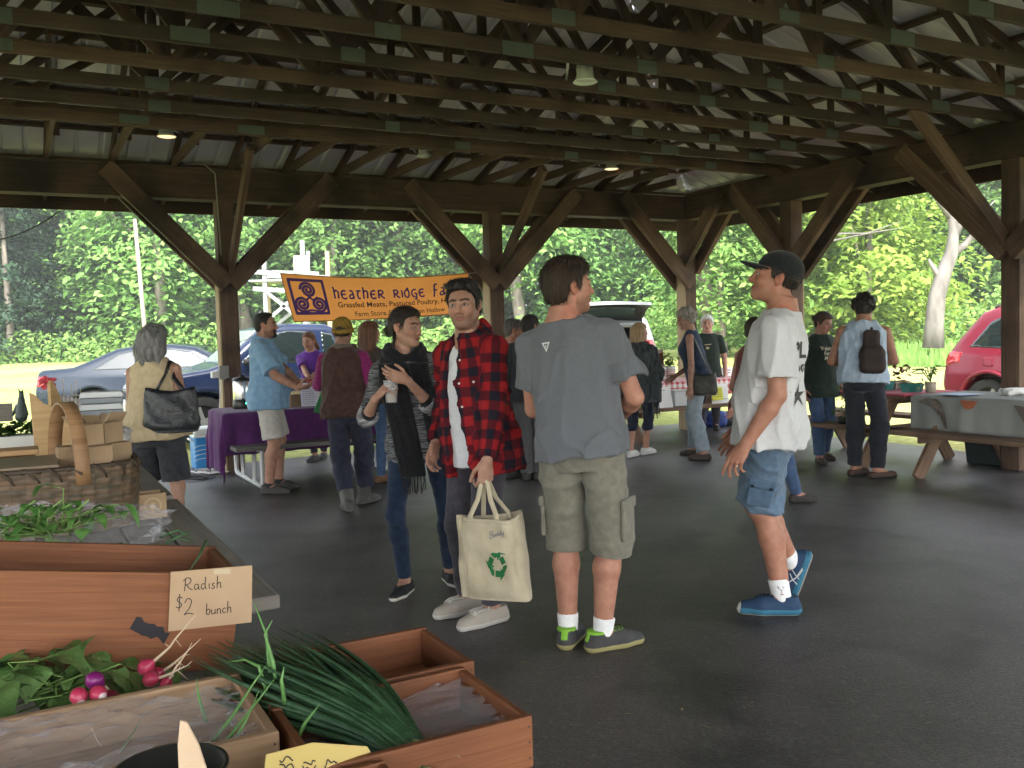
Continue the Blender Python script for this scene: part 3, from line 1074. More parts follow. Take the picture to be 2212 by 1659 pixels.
# skin, hair, cloth materials
def skin_mat():
 m,nt,b=base_mat('skin')
 L=nt.links.new
 at_=_n(nt,'ShaderNodeAttribute',attribute_name='col')
 tc=_n(nt,'ShaderNodeTexCoord')
 n1=_n(nt,'ShaderNodeTexNoise');n1.inputs['Scale'].default_value=22;n1.inputs['Detail'].default_value=5
 L(tc.outputs['Object'],n1.inputs[0])
 r1=_n(nt,'ShaderNodeValToRGB')
 e=r1.color_ramp.elements
 e[0].position,e[0].color=.3,(.80,.70,.67,1)
 e[1].position,e[1].color=.7,(1.08,1.06,1.05,1)
 L(n1.outputs[0],r1.inputs[0])
 mx=_n(nt,'ShaderNodeMixRGB',blend_type='MULTIPLY');mx.inputs[0].default_value=1
 L(at_.outputs['Color'],mx.inputs[1]);L(r1.outputs[0],mx.inputs[2])
 L(mx.outputs[0],b.inputs['Base Color'])
 b.inputs['Roughness'].default_value=.55
 b.inputs['Specular IOR Level'].default_value=.35
 b.inputs['Subsurface Weight'].default_value=.12
 b.inputs['Subsurface Radius'].default_value=(.012,.004,.002)
 b.inputs['Subsurface Scale'].default_value=1
 n2=_n(nt,'ShaderNodeTexNoise');n2.inputs['Scale'].default_value=160
 L(tc.outputs['Object'],n2.inputs[0])
 bp=_n(nt,'ShaderNodeBump');bp.inputs['Strength'].default_value=.12;bp.inputs['Distance'].default_value=.002
 L(n2.outputs[0],bp.inputs['Height']);L(bp.outputs[0],b.inputs['Normal'])
 return m
SKIN=skin_mat()
def hair_mat(name,c,c2,stretch=(70,70,6)):
 if name in MATS:return MATS[name]
 m=pm(name,c,c2,scale=1,rough=.5,bump=.9,bscale=1.6,stretch=stretch,spec=.35,contrast=(.3,.7))
 return m
def cloth_mat(name,c,c2=None,scale=60,rough=.9,bump=.25,weave=500,big=None):
 if name in MATS:return MATS[name]
 m,nt,b=base_mat(name)
 L=nt.links.new
 tc=_n(nt,'ShaderNodeTexCoord')
 n1=_n(nt,'ShaderNodeTexNoise');n1.inputs['Scale'].default_value=scale;n1.inputs['Detail'].default_value=4
 L(tc.outputs['Object'],n1.inputs[0])
 cr=_n(nt,'ShaderNodeValToRGB')
 c2=c2 or tuple(x*1.25 for x in c)
 cr.color_ramp.elements[0].position,cr.color_ramp.elements[1].position=.35,.65
 cr.color_ramp.elements[0].color,cr.color_ramp.elements[1].color=c4(c),c4(c2)
 L(n1.outputs[0],cr.inputs[0])
 L(cr.outputs[0],b.inputs['Base Color'])
 b.inputs['Roughness'].default_value=rough
 b.inputs['Specular IOR Level'].default_value=.2
 b.inputs['Sheen Weight'].default_value=.15
 n2=_n(nt,'ShaderNodeTexNoise');n2.inputs['Scale'].default_value=5;n2.inputs['Detail'].default_value=2;n2.inputs['Distortion'].default_value=.8
 mpw=_n(nt,'ShaderNodeMapping');mpw.inputs['Scale'].default_value=(1.6,1.6,.8);mpw.inputs['Rotation'].default_value=(.5,.4,.2)
 L(tc.outputs['Object'],mpw.inputs[0]);L(mpw.outputs[0],n2.inputs[0])
 n3=_n(nt,'ShaderNodeTexNoise');n3.inputs['Scale'].default_value=weave
 L(tc.outputs['Object'],n3.inputs[0])
 ad=_n(nt,'ShaderNodeMath',operation='MULTIPLY_ADD');ad.inputs[1].default_value=.12
 L(n3.outputs[0],ad.inputs[0]);L(n2.outputs[0],ad.inputs[2])
 bp=_n(nt,'ShaderNodeBump');bp.inputs['Strength'].default_value=bump;bp.inputs['Distance'].default_value=.02
 L(ad.outputs[0],bp.inputs['Height']);L(bp.outputs[0],b.inputs['Normal'])
 MATS[name]=m
 return m
def col_mat(name,rough=.7,spec=.3):
 if name in MATS:return MATS[name]
 m,nt,b=base_mat(name)
 at_=_n(nt,'ShaderNodeAttribute',attribute_name='col')
 nt.links.new(at_.outputs['Color'],b.inputs['Base Color'])
 b.inputs['Roughness'].default_value=rough
 b.inputs['Specular IOR Level'].default_value=spec
 tc=_n(nt,'ShaderNodeTexCoord')
 n2=_n(nt,'ShaderNodeTexNoise');n2.inputs['Scale'].default_value=120
 nt.links.new(tc.outputs['Object'],n2.inputs[0])
 bp=_n(nt,'ShaderNodeBump');bp.inputs['Strength'].default_value=.3;bp.inputs['Distance'].default_value=.004
 nt.links.new(n2.outputs[0],bp.inputs['Height']);nt.links.new(bp.outputs[0],b.inputs['Normal'])
 MATS[name]=m
 return m
def plaid_mat():
 m,nt,b=base_mat('red_plaid')
 L=nt.links.new
 at_=_n(nt,'ShaderNodeAttribute',attribute_name='cloth')
 sx=_n(nt,'ShaderNodeSeparateXYZ');L(at_.outputs['Vector'],sx.inputs[0])
 tc=_n(nt,'ShaderNodeTexCoord')
 nz_=_n(nt,'ShaderNodeTexNoise');nz_.inputs['Scale'].default_value=7;L(tc.outputs['Object'],nz_.inputs[0])
 def stripe(sock):
  ad=_n(nt,'ShaderNodeMath',operation='MULTIPLY_ADD');ad.inputs[1].default_value=.022;L(nz_.outputs[0],ad.inputs[0]);L(sock,ad.inputs[2])
  mu=_n(nt,'ShaderNodeMath',operation='MULTIPLY');mu.inputs[1].default_value=2*math.pi/.094;L(ad.outputs[0],mu.inputs[0])
  sn=_n(nt,'ShaderNodeMath',operation='SINE');L(mu.outputs[0],sn.inputs[0])
  ma=_n(nt,'ShaderNodeMapRange');ma.inputs[1].default_value,ma.inputs[2].default_value=-.18,.18;L(sn.outputs[0],ma.inputs[0])
  return ma.outputs[0]
 a,c=stripe(sx.outputs[0]),stripe(sx.outputs[1])
 av=_n(nt,'ShaderNodeMath',operation='ADD');L(a,av.inputs[0]);L(c,av.inputs[1])
 hf=_n(nt,'ShaderNodeMath',operation='MULTIPLY');hf.inputs[1].default_value=.5;L(av.outputs[0],hf.inputs[0])
 cr=_n(nt,'ShaderNodeValToRGB');cr.color_ramp.interpolation='LINEAR'
 e=cr.color_ramp.elements
 e[0].position,e[0].color=0.0,(.012,.012,.02,1)
 e[1].position,e[1].color=1.0,(.27,.013,.016,1)
 x=e.new(.5);x.color=(.08,.008,.013,1)
 L(hf.outputs[0],cr.inputs[0]);L(cr.outputs[0],b.inputs['Base Color'])
 b.inputs['Roughness'].default_value=.9
 b.inputs['Specular IOR Level'].default_value=.15
 n2=_n(nt,'ShaderNodeTexNoise');n2.inputs['Scale'].default_value=8;n2.inputs['Detail'].default_value=2;n2.inputs['Distortion'].default_value=.8
 L(tc.outputs['Object'],n2.inputs[0])
 bp=_n(nt,'ShaderNodeBump');bp.inputs['Strength'].default_value=.3;bp.inputs['Distance'].default_value=.02
 L(n2.outputs[0],bp.inputs['Height']);L(bp.outputs[0],b.inputs['Normal'])
 return m
def streak_mat(name,c,c2,sx=14,sz=160,contrast=(.4,.6),bump=.3):
 return pm(name,c,c2,scale=1,rough=.95,bump=bump,bscale=1.4,stretch=(sx,sx,sz),contrast=contrast,spec=.15,detail=3)
# the person
PROF_M=[(.465,.066,.055,0),(.50,.089,.066,-.004),(.53,.092,.068,-.006),(.57,.086,.064,0),(.62,.079,.060,.004),(.68,.083,.063,.004),(.74,.088,.066,.0),(.78,.088,.058,-.006),(.81,.070,.046,-.010),(.84,.044,.036,-.014),(.87,.03,.03,-.014)]
PROF_F=[(.465,.070,.058,0),(.50,.094,.068,-.006),(.53,.096,.069,-.008),(.57,.086,.062,0),(.62,.070,.054,.004),(.68,.073,.058,.006),(.735,.079,.064,.006),(.78,.077,.052,-.002),(.81,.062,.042,-.008),(.84,.038,.032,-.012),(.87,.027,.027,-.012)]
def unit(a):
 a=np.array(a,float);return a/(np.linalg.norm(a)+1e-9)
def ik(a,c,l1,l2,pole):
 a,c=np.array(a,float),np.array(c,float)
 d=c-a;D=np.linalg.norm(d)
 if D>(l1+l2)*.999:c=a+d/D*(l1+l2)*.999;d=c-a;D=np.linalg.norm(d)
 D=max(D,abs(l1-l2)+.01)
 x=(l1*l1-l2*l2+D*D)/(2*D)
 h=math.sqrt(max(l1*l1-x*x,0))
 n=d/np.linalg.norm(d)
 p=np.array(pole,float);p=p-n*(p@n);p=unit(p)
 return a+n*x+p*h,c
def rot(ax,deg):
 a=math.radians(deg);c,s=math.cos(a),math.sin(a)
 if ax=='x':return np.array([[1,0,0],[0,c,-s],[0,s,c]])
 if ax=='y':return np.array([[c,0,s],[0,1,0],[-s,0,c]])
 return np.array([[c,-s,0],[s,c,0],[0,0,1]])
class Person:
 def __init__(s,label,pos,heading,H=1.75,female=False,build=1.0,belly=0.0,lean=(0,0),shift=(0,0),twist=0,feet=None,arms=None,head=(0,0,0),skin=(.42,.24,.17),hc=.010,hf=.006,seed=1,drop=0.0,category='person',hips_yaw=0):
  s.H,s.fem,s.b,s.hc,s.hf,s.seed,s.skin=H,female,build,hc,hf,seed,np.array(skin)
  s.k=H/1.75
  s.belly=belly
  s.root=thing('person',(pos[0],pos[1],0),label,category,rz=-R(heading))
  h=lambda f:f*H
  feet=feet or [(.10,0,8),(-.10,0,-8)]
  s.feet=[]
  for f in feet:
   f=list(f)+[0]*(5-len(f))
   s.feet.append(f)
  L1,L2=h(.245),h(.242)
  s.ank=[]
  for x,y,yaw,lift,pit in s.feet:
   s.ank.append(V3(x,y,h(.045)+lift))
  hx=h(.052)*(1.05 if female else 1)
  hipxy=[(hx,0),(-hx,0)]
  hz=[]
  for a,(x,y),f in zip(s.ank,hipxy,s.feet):
   if f[3]>.03:continue
   q=(a[0]-x-shift[0])**2+(a[1]-y-shift[1])**2
   hz.append(a[2]+math.sqrt(max(((L1+L2)*.992)**2-q,.1)))
  s.hipz=min(hz)-drop
  s.pel=V3(shift[0],shift[1],s.hipz+h(.012))
  Mh=rot('z',-hips_yaw)
  s.hip=[s.pel+Mh@V3(x,y,-h(.012)) for x,y in hipxy]
  s.knee=[]
  for i in range(2):
   yaw=math.radians(s.feet[i][2])
   pole=(math.sin(yaw)*.7+(.15 if i==0 else -.15),math.cos(yaw),.0)
   kn,an=ik(s.hip[i],s.ank[i],L1,L2,pole)
   s.knee.append(kn);s.ank[i]=an
  s.T=rot('z',-twist)@rot('x',-lean[0])@rot('y',lean[1])
  s.z0=h(.532)
  tl=lambda x,y,z:s.pel+s.T@(V3(x,y,z*H-s.z0)*1.0)
  s.tl=tl
  sw=h(.104 if not female else .092)*(.5+.5*build)
  s.sho=[tl(sw,-.012*s.k,.786),tl(-sw,-.012*s.k,.786)]
  s.neck=tl(0,-.02*s.k,.842)
  A1,A2=h(.172),h(.148)
  s.elb,s.wri,s.hand=[],[],[]
  arms=arms or [None,None]
  for i in range(2):
   sg=1 if i==0 else -1
   a=arms[i] or dict(hand=(sg*h(.15),.04,h(.485)))
   pole=a.get('pole',(sg*.4,-1,0))
   e,w_=ik(s.sho[i],a['hand'],A1,A2,pole)
   s.elb.append(e);s.wri.append(w_)
   fa=unit(w_-e)
   fd=unit(a.get('fd',fa));pn=np.array(a.get('pn',(-sg,0,0)),float)
   pn=unit(pn-fd*(pn@fd))
   s.hand.append((w_,fd,pn,a.get('curl',(18,25,18)),a.get('thumb',.35),sg))
  s.Hm=rot('z',-head[0])@rot('x',head[1])@rot('y',head[2])
  nb=s.neck
  s.hcen=nb+rot('x',-lean[0]*.4)@V3(0,.018,.125)*s.k*1.0+s.Hm@V3(0,.02,0.012)*s.k
  s.hs=s.k*(1.0 if not female else .96)*1.0
  s.prof=PROF_F if female else PROF_M
  s.fine=[(s.hp((-.1,-.13,-.14)),s.hp((.1,.13,.13)))]
  c=[s.hcen-.135*s.hs,s.hcen+.135*s.hs]
  s.fine=[(c[0],c[1])]
  for w_,fd,*_ in s.hand:
   m=w_+fd*.09*s.k
   s.fine.append((m-.11,m+.11))
 def hp(s,p):return s.hcen+s.Hm@(np.array(p,float)*s.hs)
 def torso(s,off=0.0,flare=None,z0=.465,z1=.87,wscale=1.0,ext=0.0,belly=True,hang=0.0):
  H,pel,T,zz=s.H,s.pel,s.T,s.z0
  P=s.prof
  zs=np.array([p[0] for p in P])*H
  ws=np.array([p[1] for p in P])*H*s.b*wscale
  ds=np.array([p[2] for p in P])*H*s.b
  cy=np.array([p[3] for p in P])*H
  by=s.belly if belly else 0
  if hang:
   i53=2
   for arr in (ws,ds):
    arr[:i53]=arr[i53]
    top=arr[6]
    for q in (3,4,5):arr[q]=arr[q]+hang*max(0,top-arr[q])
  lo_z=z0*H-ext
  fl=flare or (lambda z:0.0)
  def f(X,Y,Z):
   px,py,pz=X-pel[0],Y-pel[1],Z-pel[2]
   x=px*T[0,0]+py*T[1,0]+pz*T[2,0]
   y=px*T[0,1]+py*T[1,1]+pz*T[2,1]
   z=px*T[0,2]+py*T[1,2]+pz*T[2,2]+zz
   o=off+fl(z/H)
   w_=np.interp(z,zs,ws)+o
   d_=np.interp(z,zs,ds)+o
   c_=np.interp(z,zs,cy)
   bl=by*np.exp(-((z/H-.585)/.06)**2)
   yy=y-c_-bl*.5
   dd=d_+bl*.5
   q=(np.abs(x/w_)**2.3+np.abs(yy/dd)**2.3)**(1/2.3)
   d=(q-1)*np.minimum(w_,dd)*.95
   return np.maximum(np.maximum(d,z-z1*H-off*.5),lo_z-z)
  r=max(ws.max(),ds.max()+by)+off+.06
  corners=[s.pel+s.T@V3(a*r,b_*r,c_) for a in (-1,1) for b_ in (-1,1) for c_ in (lo_z-zz,z1*H-zz+off)]
  return f,np.min(corners,0),np.max(corners,0)
 def rad(s,part,i=0):
  g=(.86 if s.fem else 1.0)*s.k*(.45+.55*s.b)
  return {'sh':.050,'el':.039,'fa':.041,'wr':.026}.get(part,{'hp':.086/(.9 if s.fem else 1),'kn':.056,'cf':.058,'an':.037}.get(part))*g
 def body(s,face='m',stubble=0.0,brow=(.03,.02,.015),brow_w=1.0,nose=1.0,lips=(.30,.10,.085),eye_turn=0.0):
  v=Vol();k=s.k;hs=s.hs
  f,lo,hi=s.torso()
  v.u(f,lo,hi,.02)
  for i in range(2):
   sg=1 if i==0 else -1
   v.cone(s.tl(sg*.026*k,-.02*k,.826),s.sho[i],.032*k,s.rad('sh')*.9,.03)
   v.cone(s.sho[i],s.elb[i],s.rad('sh'),s.rad('el'),.02)
   m=s.elb[i]+(s.wri[i]-s.elb[i])*.28
   v.cone(s.elb[i],m,s.rad('el')*.98,s.rad('fa'),.015)
   v.cone(m,s.wri[i],s.rad('fa'),s.rad('wr'),.015)
   s.hand_vol(v,*s.hand[i])
   v.cone(s.hip[i],s.knee[i],s.rad('hp'),s.rad('kn'),.03)
   d=s.ank[i]-s.knee[i]
   fwd=unit(np.cross(np.cross(d,V3(0,1,0)),d));
   yaw=math.radians(s.feet[i][2]);fw=V3(math.sin(yaw),math.cos(yaw),0)
   m=s.knee[i]+d*.3-fw*.014*k
   v.cone(s.knee[i],m,s.rad('kn')*.93,s.rad('cf'),.02)
   v.cone(m,s.ank[i],s.rad('cf'),s.rad('an'),.02)
   v.cone(s.knee[i]+fw*.016*k,s.knee[i]+d*.05+fw*.016*k,.04*k,.036*k,.02)
   fr=s.foot_frame(i)
   v.cone(s.ank[i],s.ank[i]+fr@V3(0,.12,-.045)*k,s.rad('an'),.028*k,.02)
  if s.fem:
   for sg in (1,-1):v.ell(s.tl(sg*.068*k,.095*k,.722),V3(.062,.05,.062)*k,k=.03)
  nr=(.046 if s.fem else .056)*k
  v.cone(s.neck-V3(0,0,.03*k),s.hp((0,-.022,-.055)),nr*1.08,nr*.96,.03)
  E=lambda c,r,kk=.012,sub=False:v.ell(s.hp(c),V3(*r)*hs,s.Hm,kk*hs,sub)
  C=lambda a,b,ra,rb,kk=.012:v.cone(s.hp(a),s.hp(b),ra*hs,rb*hs,kk*hs)
  E((0,-.016,.030),(.073,.094,.084),.02)
  E((0,.026,-.020),(.061,.064,.084),.03)
  E((0,.040,-.078),(.040,.044,.034),.03)
  for sg in (1,-1):
   C((sg*.052,-.004,-.052),(sg*.016,.066,-.097),.019,.015,.03)
   E((sg*.038,.055,-.030),(.027,.026,.026),.02)
   E((sg*.031,.101,.003),(.017,.016,.011),.012,True)
   E((sg*.031,.0775,.001),(.0125,.0125,.0115),.004)
   C((sg*.012,.091,.019),(sg*.047,.073,.018),.0085,.008,.012)
   E((sg*.0125,.093,-.037),(.0085,.011,.008),.006)
   Me=s.Hm@rot('z',sg*18)@rot('x',12)
   v.ell(s.hp((sg*.078,-.012,-.008)),V3(.008,.021,.032)*hs,Me,.006)
   v.ell(s.hp((sg*.088,-.008,-.006)),V3(.007,.011,.019)*hs,Me,.004,True)
  C((0,.090,.012),(0,.1075*(.5+.5*nose)+.0,-.030),.0085,.0118*nose,.012)
  E((0,.0915,-.0590),(.024,.0095,.0058),.006)
  E((0,.0905,-.0698),(.021,.0095,.0068),.006)
  E((0,.1025,-.0635),(.02,.0045,.0018),.003,True)
  E((0,.076,-.098),(.020,.018,.015),.016)
  vv,q=v.mesh(s.hc,s.hf,s.fine)
  vv=relax(vv,q,1,.35)
  col=s.face_col(vv,stubble,np.array(brow),brow_w,np.array(lips),eye_turn)
  s.body_o=mesh_np('body',vv,q,SKIN,s.root,col)
  return s.body_o
 def face_col(s,vv,stubble,brow,brow_w,lips,eye_turn):
  p=(vv-s.hcen)@s.Hm/s.hs
  x,y,z=p[:,0],p[:,1],p[:,2]
  ax=np.abs(x)
  col=np.repeat(s.skin[None],len(vv),0)
  r=np.random.default_rng(s.seed)
  inh=(ax<.1)&(np.abs(y)<.13)&(np.abs(z)<.14)
  front=inh&(y>.05)
  def mix(mask,c,w_=1.0):
   w_=np.clip(mask*w_,0,1)[:,None]
   col[:]=col*(1-w_)+np.array(c)[None]*w_
  sm=lambda d,a,b:np.clip((b-d)/(b-a),0,1)
  red=s.skin*V3(1.12,.82,.80)
  mix(inh*sm(np.sqrt((ax-.04)**2+(z+.03)**2+(y-.07)**2),.01,.04),red,.5)
  mix(inh*sm(np.sqrt(x**2+(z+.03)**2+(y-.105)**2),.008,.025),red,.5)
  mix(inh*(ax>.072)*(y<.02),red,.6)
  if stubble:
   sh=front*sm(z,-.06,-.035)+inh*(y>-.0)*sm(z,-.075,-.045)*(y<=.05)
   lipz=sm(np.sqrt((x/.024)**2+((z+.064)/.013)**2),.9,1.3)
   mix(np.clip(sh,0,1)*(1-lipz)*(ax<.075)*(z>-.125),s.skin*V3(.34,.33,.36),stubble)
  bz=.0235+.004*np.clip((ax-.012)/.02,0,1)-.007*np.clip((ax-.036)/.016,0,1)
  mix(front*sm(np.abs(z-bz),.0026*brow_w,.0058*brow_w)*sm(np.abs(ax-.031),.019,.024),brow,.9)
  mix(front*sm(np.sqrt((x/.0265)**2+((z+.0640)/.0115)**2),.85,1.1),lips,.85)
  mix(front*sm(np.abs(z+.0637),.0012,.0030)*(ax<.021),lips*.35,.8)
  ex=ax-.031
  e=np.sqrt((ex/.0135)**2+((z-.0005+6*ex**2)/.0068)**2)
  mix(front*sm(e,1.0,1.35),(.05,.03,.025),.85)
  mix(front*sm(e,.70,.95),(.50,.46,.44),1)
  xs_=x*np.sign(x) if eye_turn==0 else None
  ix=np.where(x>0,x-.031,x+.031)-eye_turn
  i_=np.sqrt(ix**2+(z-.0015)**2)
  mix(front*(e<1.05)*sm(i_,.0050,.0066),(.025,.016,.012),1)
  return np.clip(col,.002,1)
 def hand_vol(s,v,w_,fd,pn,curl,thumb,sg):
  k=s.k*(.9 if s.fem else 1.02)
  sd=np.cross(fd,pn)*sg
  P=lambda a,b,c:w_+(fd*a+sd*b+pn*c)*k
  v.cone(w_-fd*.01*k,P(.02,.0,0),s.rad('wr')*.92,.022*k,.015)
  bases=[(.092,.029,.0),(.097,.009,-.003),(.092,-.011,-.002),(.083,-.029,.002)]
  lens=[(.042,.026,.021),(.047,.029,.022),(.043,.027,.021),(.033,.021,.019)]
  rads=[.0092,.0095,.0090,.0078]
  for j,(b,l,r) in enumerate(zip(bases,lens,rads)):
   v.cone(P(.012,b[1]*.55,0),P(b[0],b[1],b[2]),.0125*k,.0108*k,.009)
   p=P(*b)
   a=0.0
   spread=(1.5-j)*.035
   c3=curl[j] if isinstance(curl[0],(tuple,list)) else curl
   rr=r*k
   for q in range(3):
    a+=math.radians(c3[q]+(j*2.5 if q==0 else 0))
    d=unit(fd*math.cos(a)+pn*math.sin(a)+sd*spread)
    p2=p+d*l[q]*k
    v.cone(p,p2,rr,rr*.9,.0035)
    p,rr=p2,rr*.92
  v.ell(P(.055,.0,.004),V3(.042,.036,.013)*k,np.stack([fd,sd,pn],1),.012)
  t=thumb
  p=P(.022,.024,.008)
  d1=unit(fd*.75+sd*.75*(1-t*.6)+pn*(.25+.9*t));p2=p+d1*.042*k
  d2=unit(fd*.9+sd*.35*(1-t)+pn*(.2+.6*t));p3=p2+d2*.033*k
  d3=unit(fd*1.0+sd*.1+pn*(.15+.5*t));p4=p3+d3*.024*k
  v.cone(P(.012,.012,.006),p,.014*k,.0145*k,.012)
  v.cone(p,p2,.0135*k,.0108*k,.008);v.cone(p2,p3,.0105*k,.0098*k,.004);v.cone(p3,p4,.0096*k,.0082*k,.004)
 def foot_frame(s,i):
  x,y,yaw,lift,pit=s.feet[i]
  return rot('z',-yaw)@rot('x',-pit)
 def shoe(s,i,upper,sole,accent=None,kind='sneaker',name='shoe',h_top=.085,mat=None,fs=1.0,hh=None,laces=None):
  k=s.k*fs*(.92 if s.fem else 1)
  M=s.foot_frame(i)
  an=s.ank[i]
  O=an+M@V3(0,0,-s.H*.045)
  P=lambda x,y,z:O+M@(V3(x,y,z)*k)
  v=Vol()
  sg=1 if i==0 else -1
  ht=h_top
  v.cone(P(0,-.045,.034),P(sg*-.006,.09,.036),.041*k,.047*k,.02)
  v.cone(P(sg*-.006,.09,.034),P(sg*-.004,.165,.026),.046*k,.034*k,.02)
  v.cone(P(0,-.035,.05),P(0,-.030,ht),.040*k,.041*k,.012)
  v.cone(P(0,.0,.06),P(0,.07,.055),.04*k,.036*k,.02)
  nrm=M[:,2];o2=O
  f_pl=lambda X,Y,Z:-((X-o2[0])*nrm[0]+(Y-o2[1])*nrm[1]+(Z-o2[2])*nrm[2])+.002
  v.clip(f_pl)
  top=P(0,0,ht)
  v.clip(lambda X,Y,Z:((X-top[0])*nrm[0]+(Y-top[1])*nrm[1]+(Z-top[2])*nrm[2]))
  vv,q=v.mesh(hh or max(.005,s.hc*.6))
  vv=relax(vv,q,1,.4)
  p=(vv-O)@M/k
  inz=p[:,2]<.026
  nr=p.copy();nr[:,2]=0;nr[:,1]-=.055
  ln=np.linalg.norm(nr,axis=1)[:,None]+1e-6
  vv=vv+((nr/ln)*np.where(inz,.004,0)[:,None]*k)@M.T
  col=np.repeat(np.array(upper,float)[None],len(vv),0)
  col[p[:,2]<.026]=sole
  if accent is not None:
   if kind=='runner':
    col[(p[:,2]>ht-.009)&(p[:,1]>-.08)]=accent
    col[(p[:,1]<-.068)&(p[:,2]>.05)&(np.abs(p[:,0])<.014)]=accent
   elif kind=='teal':
    col[(p[:,2]<.034)&(p[:,2]>.008)]=accent
    col[(p[:,1]>.185)]=(.6,.6,.55)
   elif kind=='lace':
    lc=(np.abs(p[:,0])<.02)&(p[:,1]>.03)&(p[:,1]<.13)&(p[:,2]>.055)&(np.sin(p[:,1]*420)>0)
    col[lc]=accent
  o=mesh_np(name,vv,q,mat or col_mat('shoe_material'),s.root,col)
  if laces is not None:
   m=MB()
   for y in (.045,.062,.079,.096,.113):
    for sl in (.010,-.010):
     pts=[]
     for x in np.linspace(-.026,.026,7):
      h,n=s.surf(o,P(x,y+sl*x/.026*.5,.2),-M[:,2])
      if h is not None:pts.append(h+n*.0015)
     if len(pts)>2:m.tube(pts,.0026*k,5)
   for sg_ in (-1,1):
    h,n=s.surf(o,P(0,.04,.2),-M[:,2])
    if h is not None:m.tube([h,h+Vector(M@V3(sg_*.02,-.004,.012)),h+Vector(M@V3(sg_*.034,.01,-.004)),h+Vector(M@V3(sg_*.012,.008,.002))],.0024*k,5)
   if m.v:
    x=m.build('laces',pm('lace_%.2f'%laces[0],laces,rough=.8),smooth=True);x.parent=s.root
  return o
 def sock(s,i,mat,z0=.06,z1=.15):
  d=unit(s.knee[i]-s.ank[i])
  v=Vol();v.cone(s.ank[i]-d*(.045*s.H-z0*s.k)*0,s.ank[i]+d*(z1-.045*s.H),s.rad('an')+.006,s.rad('an')+.011,.008,cap='b')
  vv,q=v.mesh(.006)
  return mesh_np('sock',vv,q,mat,s.root)
# ---- garments
 def g_mesh(s,v,name,mat,h=None,amp=.004,seed=0,smooth=1,cloth=False,freq=(9,22),zs=.55):
  if amp:v.fold(folds(s.seed*17+seed,amp,freq,zs))
  vv,q=v.mesh(h or s.hc*.8)
  vv=relax(vv,q,smooth,.4)
  c=s.cloth_uv(vv) if cloth else None
  return mesh_np(name,vv,q,mat,s.root,cloth=c)
 def cloth_uv(s,vv):
  f,lo,hi=s.torso(.012)
  best=f(vv[:,0],vv[:,1],vv[:,2])
  p=(vv-s.pel)@s.T
  out=np.stack([np.arctan2(p[:,0],p[:,1])*.15,p[:,2],np.zeros(len(vv))],1)
  for i in range(2):
   acc=0.0
   for a,b,ra,rb in ((s.sho[i],s.elb[i],s.rad('sh'),s.rad('el')),(s.elb[i],s.wri[i],s.rad('el'),s.rad('wr'))):
    d=b-a;L=np.linalg.norm(d);n=d/L
    t=np.clip((vv-a)@n/L,0,1)
    r=np.linalg.norm(vv-a-t[:,None]*d,axis=1)
    dd=r-(ra+(rb-ra)*t)-.012
    e1=unit(np.cross(n,V3(.2,1,.1)));e2=np.cross(n,e1)
    w_=vv-a
    an=np.arctan2(w_@e1,w_@e2)
    m=dd<best+.004
    out[m]=np.stack([an*.06,t*L+acc,np.ones(len(vv))],1)[m]
    best=np.where(m,dd,best)
    acc+=L
  return out
 def shirt(s,mat,hem=.50,sleeve=.6,off=.016,flare=.022,neck='crew',name='shirt',amp=.005,h=None,sl_off=.02,open_front=None,cloth=False,cut=None,seed=1,tight_hem=False,wscale=1.0,sl_flare=.012,hem_drop=0.0):
  v=Vol();k=s.k;H=s.H
  fl=(lambda z:flare*np.clip((.74-z)/.2,0,1))
  f,lo,hi=s.torso(off,fl,z0=min(hem,.465),z1=.832,ext=.03,wscale=wscale,hang=.8)
  v.u(f,lo,hi,.02)
  if s.fem:
   for sg in (1,-1):v.ell(s.tl(sg*.066*k,.093*k,.722),V3(.062,.05,.062)*k+off,k=.04)
  T,pel=s.T,s.pel
  for i in range(2):
   sg=1 if i==0 else -1
   if sleeve>0:
    v.cone(s.tl(sg*.030*k,-.018*k,.826),s.sho[i],.030*k+off*.6,s.rad('sh')+sl_off*.35,.03)
    if sleeve<=1:
     e=s.sho[i]+(s.elb[i]-s.sho[i])*sleeve
     rr=s.rad('sh')+(s.rad('el')-s.rad('sh'))*sleeve+sl_off+sl_flare
     v.cone(s.sho[i],e,s.rad('sh')+sl_off*.4,rr,.02,cap='b')
    else:
     v.cone(s.sho[i],s.elb[i],s.rad('sh')+sl_off*.45,s.rad('el')+sl_off,.02)
     e=s.elb[i]+(s.wri[i]-s.elb[i])*(sleeve-1)
     v.cone(s.elb[i],e,s.rad('el')+sl_off,s.rad('fa')*(1-(sleeve-1))+s.rad('wr')*(sleeve-1)+sl_off*.8,.02,cap='b')
   else:
    v.cone(s.tl(sg*.045*k,-.02*k,.80),s.tl(sg*.085*k,-.014*k,.822),.05*k,.036*k+off*.5,.02)
  zc=s.z0
  def tz(X,Y,Z):return (X-pel[0])*T[0,2]+(Y-pel[1])*T[1,2]+(Z-pel[2])*T[2,2]+zc
  def ty(X,Y,Z):return (X-pel[0])*T[0,1]+(Y-pel[1])*T[1,1]+(Z-pel[2])*T[2,1]
  def tx(X,Y,Z):return (X-pel[0])*T[0,0]+(Y-pel[1])*T[1,0]+(Z-pel[2])*T[2,0]
  wt=.128*H*s.b*max(wscale,1)+off+flare
  def hemf(X,Y,Z):
   z=tz(X,Y,Z);x=tx(X,Y,Z);y=ty(X,Y,Z)
   hh=hem*H-hem_drop*np.clip(-y/.12,0,1)
   return np.where((np.abs(x)<wt)&(z<hh+.02),hh-z,-1.0)
  v.clip(hemf)
  nr=(.046 if s.fem else .056)*k
  dep={'crew':.004,'v':.05,'scoop':.05,'tank':.06,'collar':.0,'high':-.02}[neck]
  na,nb_=s.neck-V3(0,0,.05),s.hp((0,-.022,-.05))
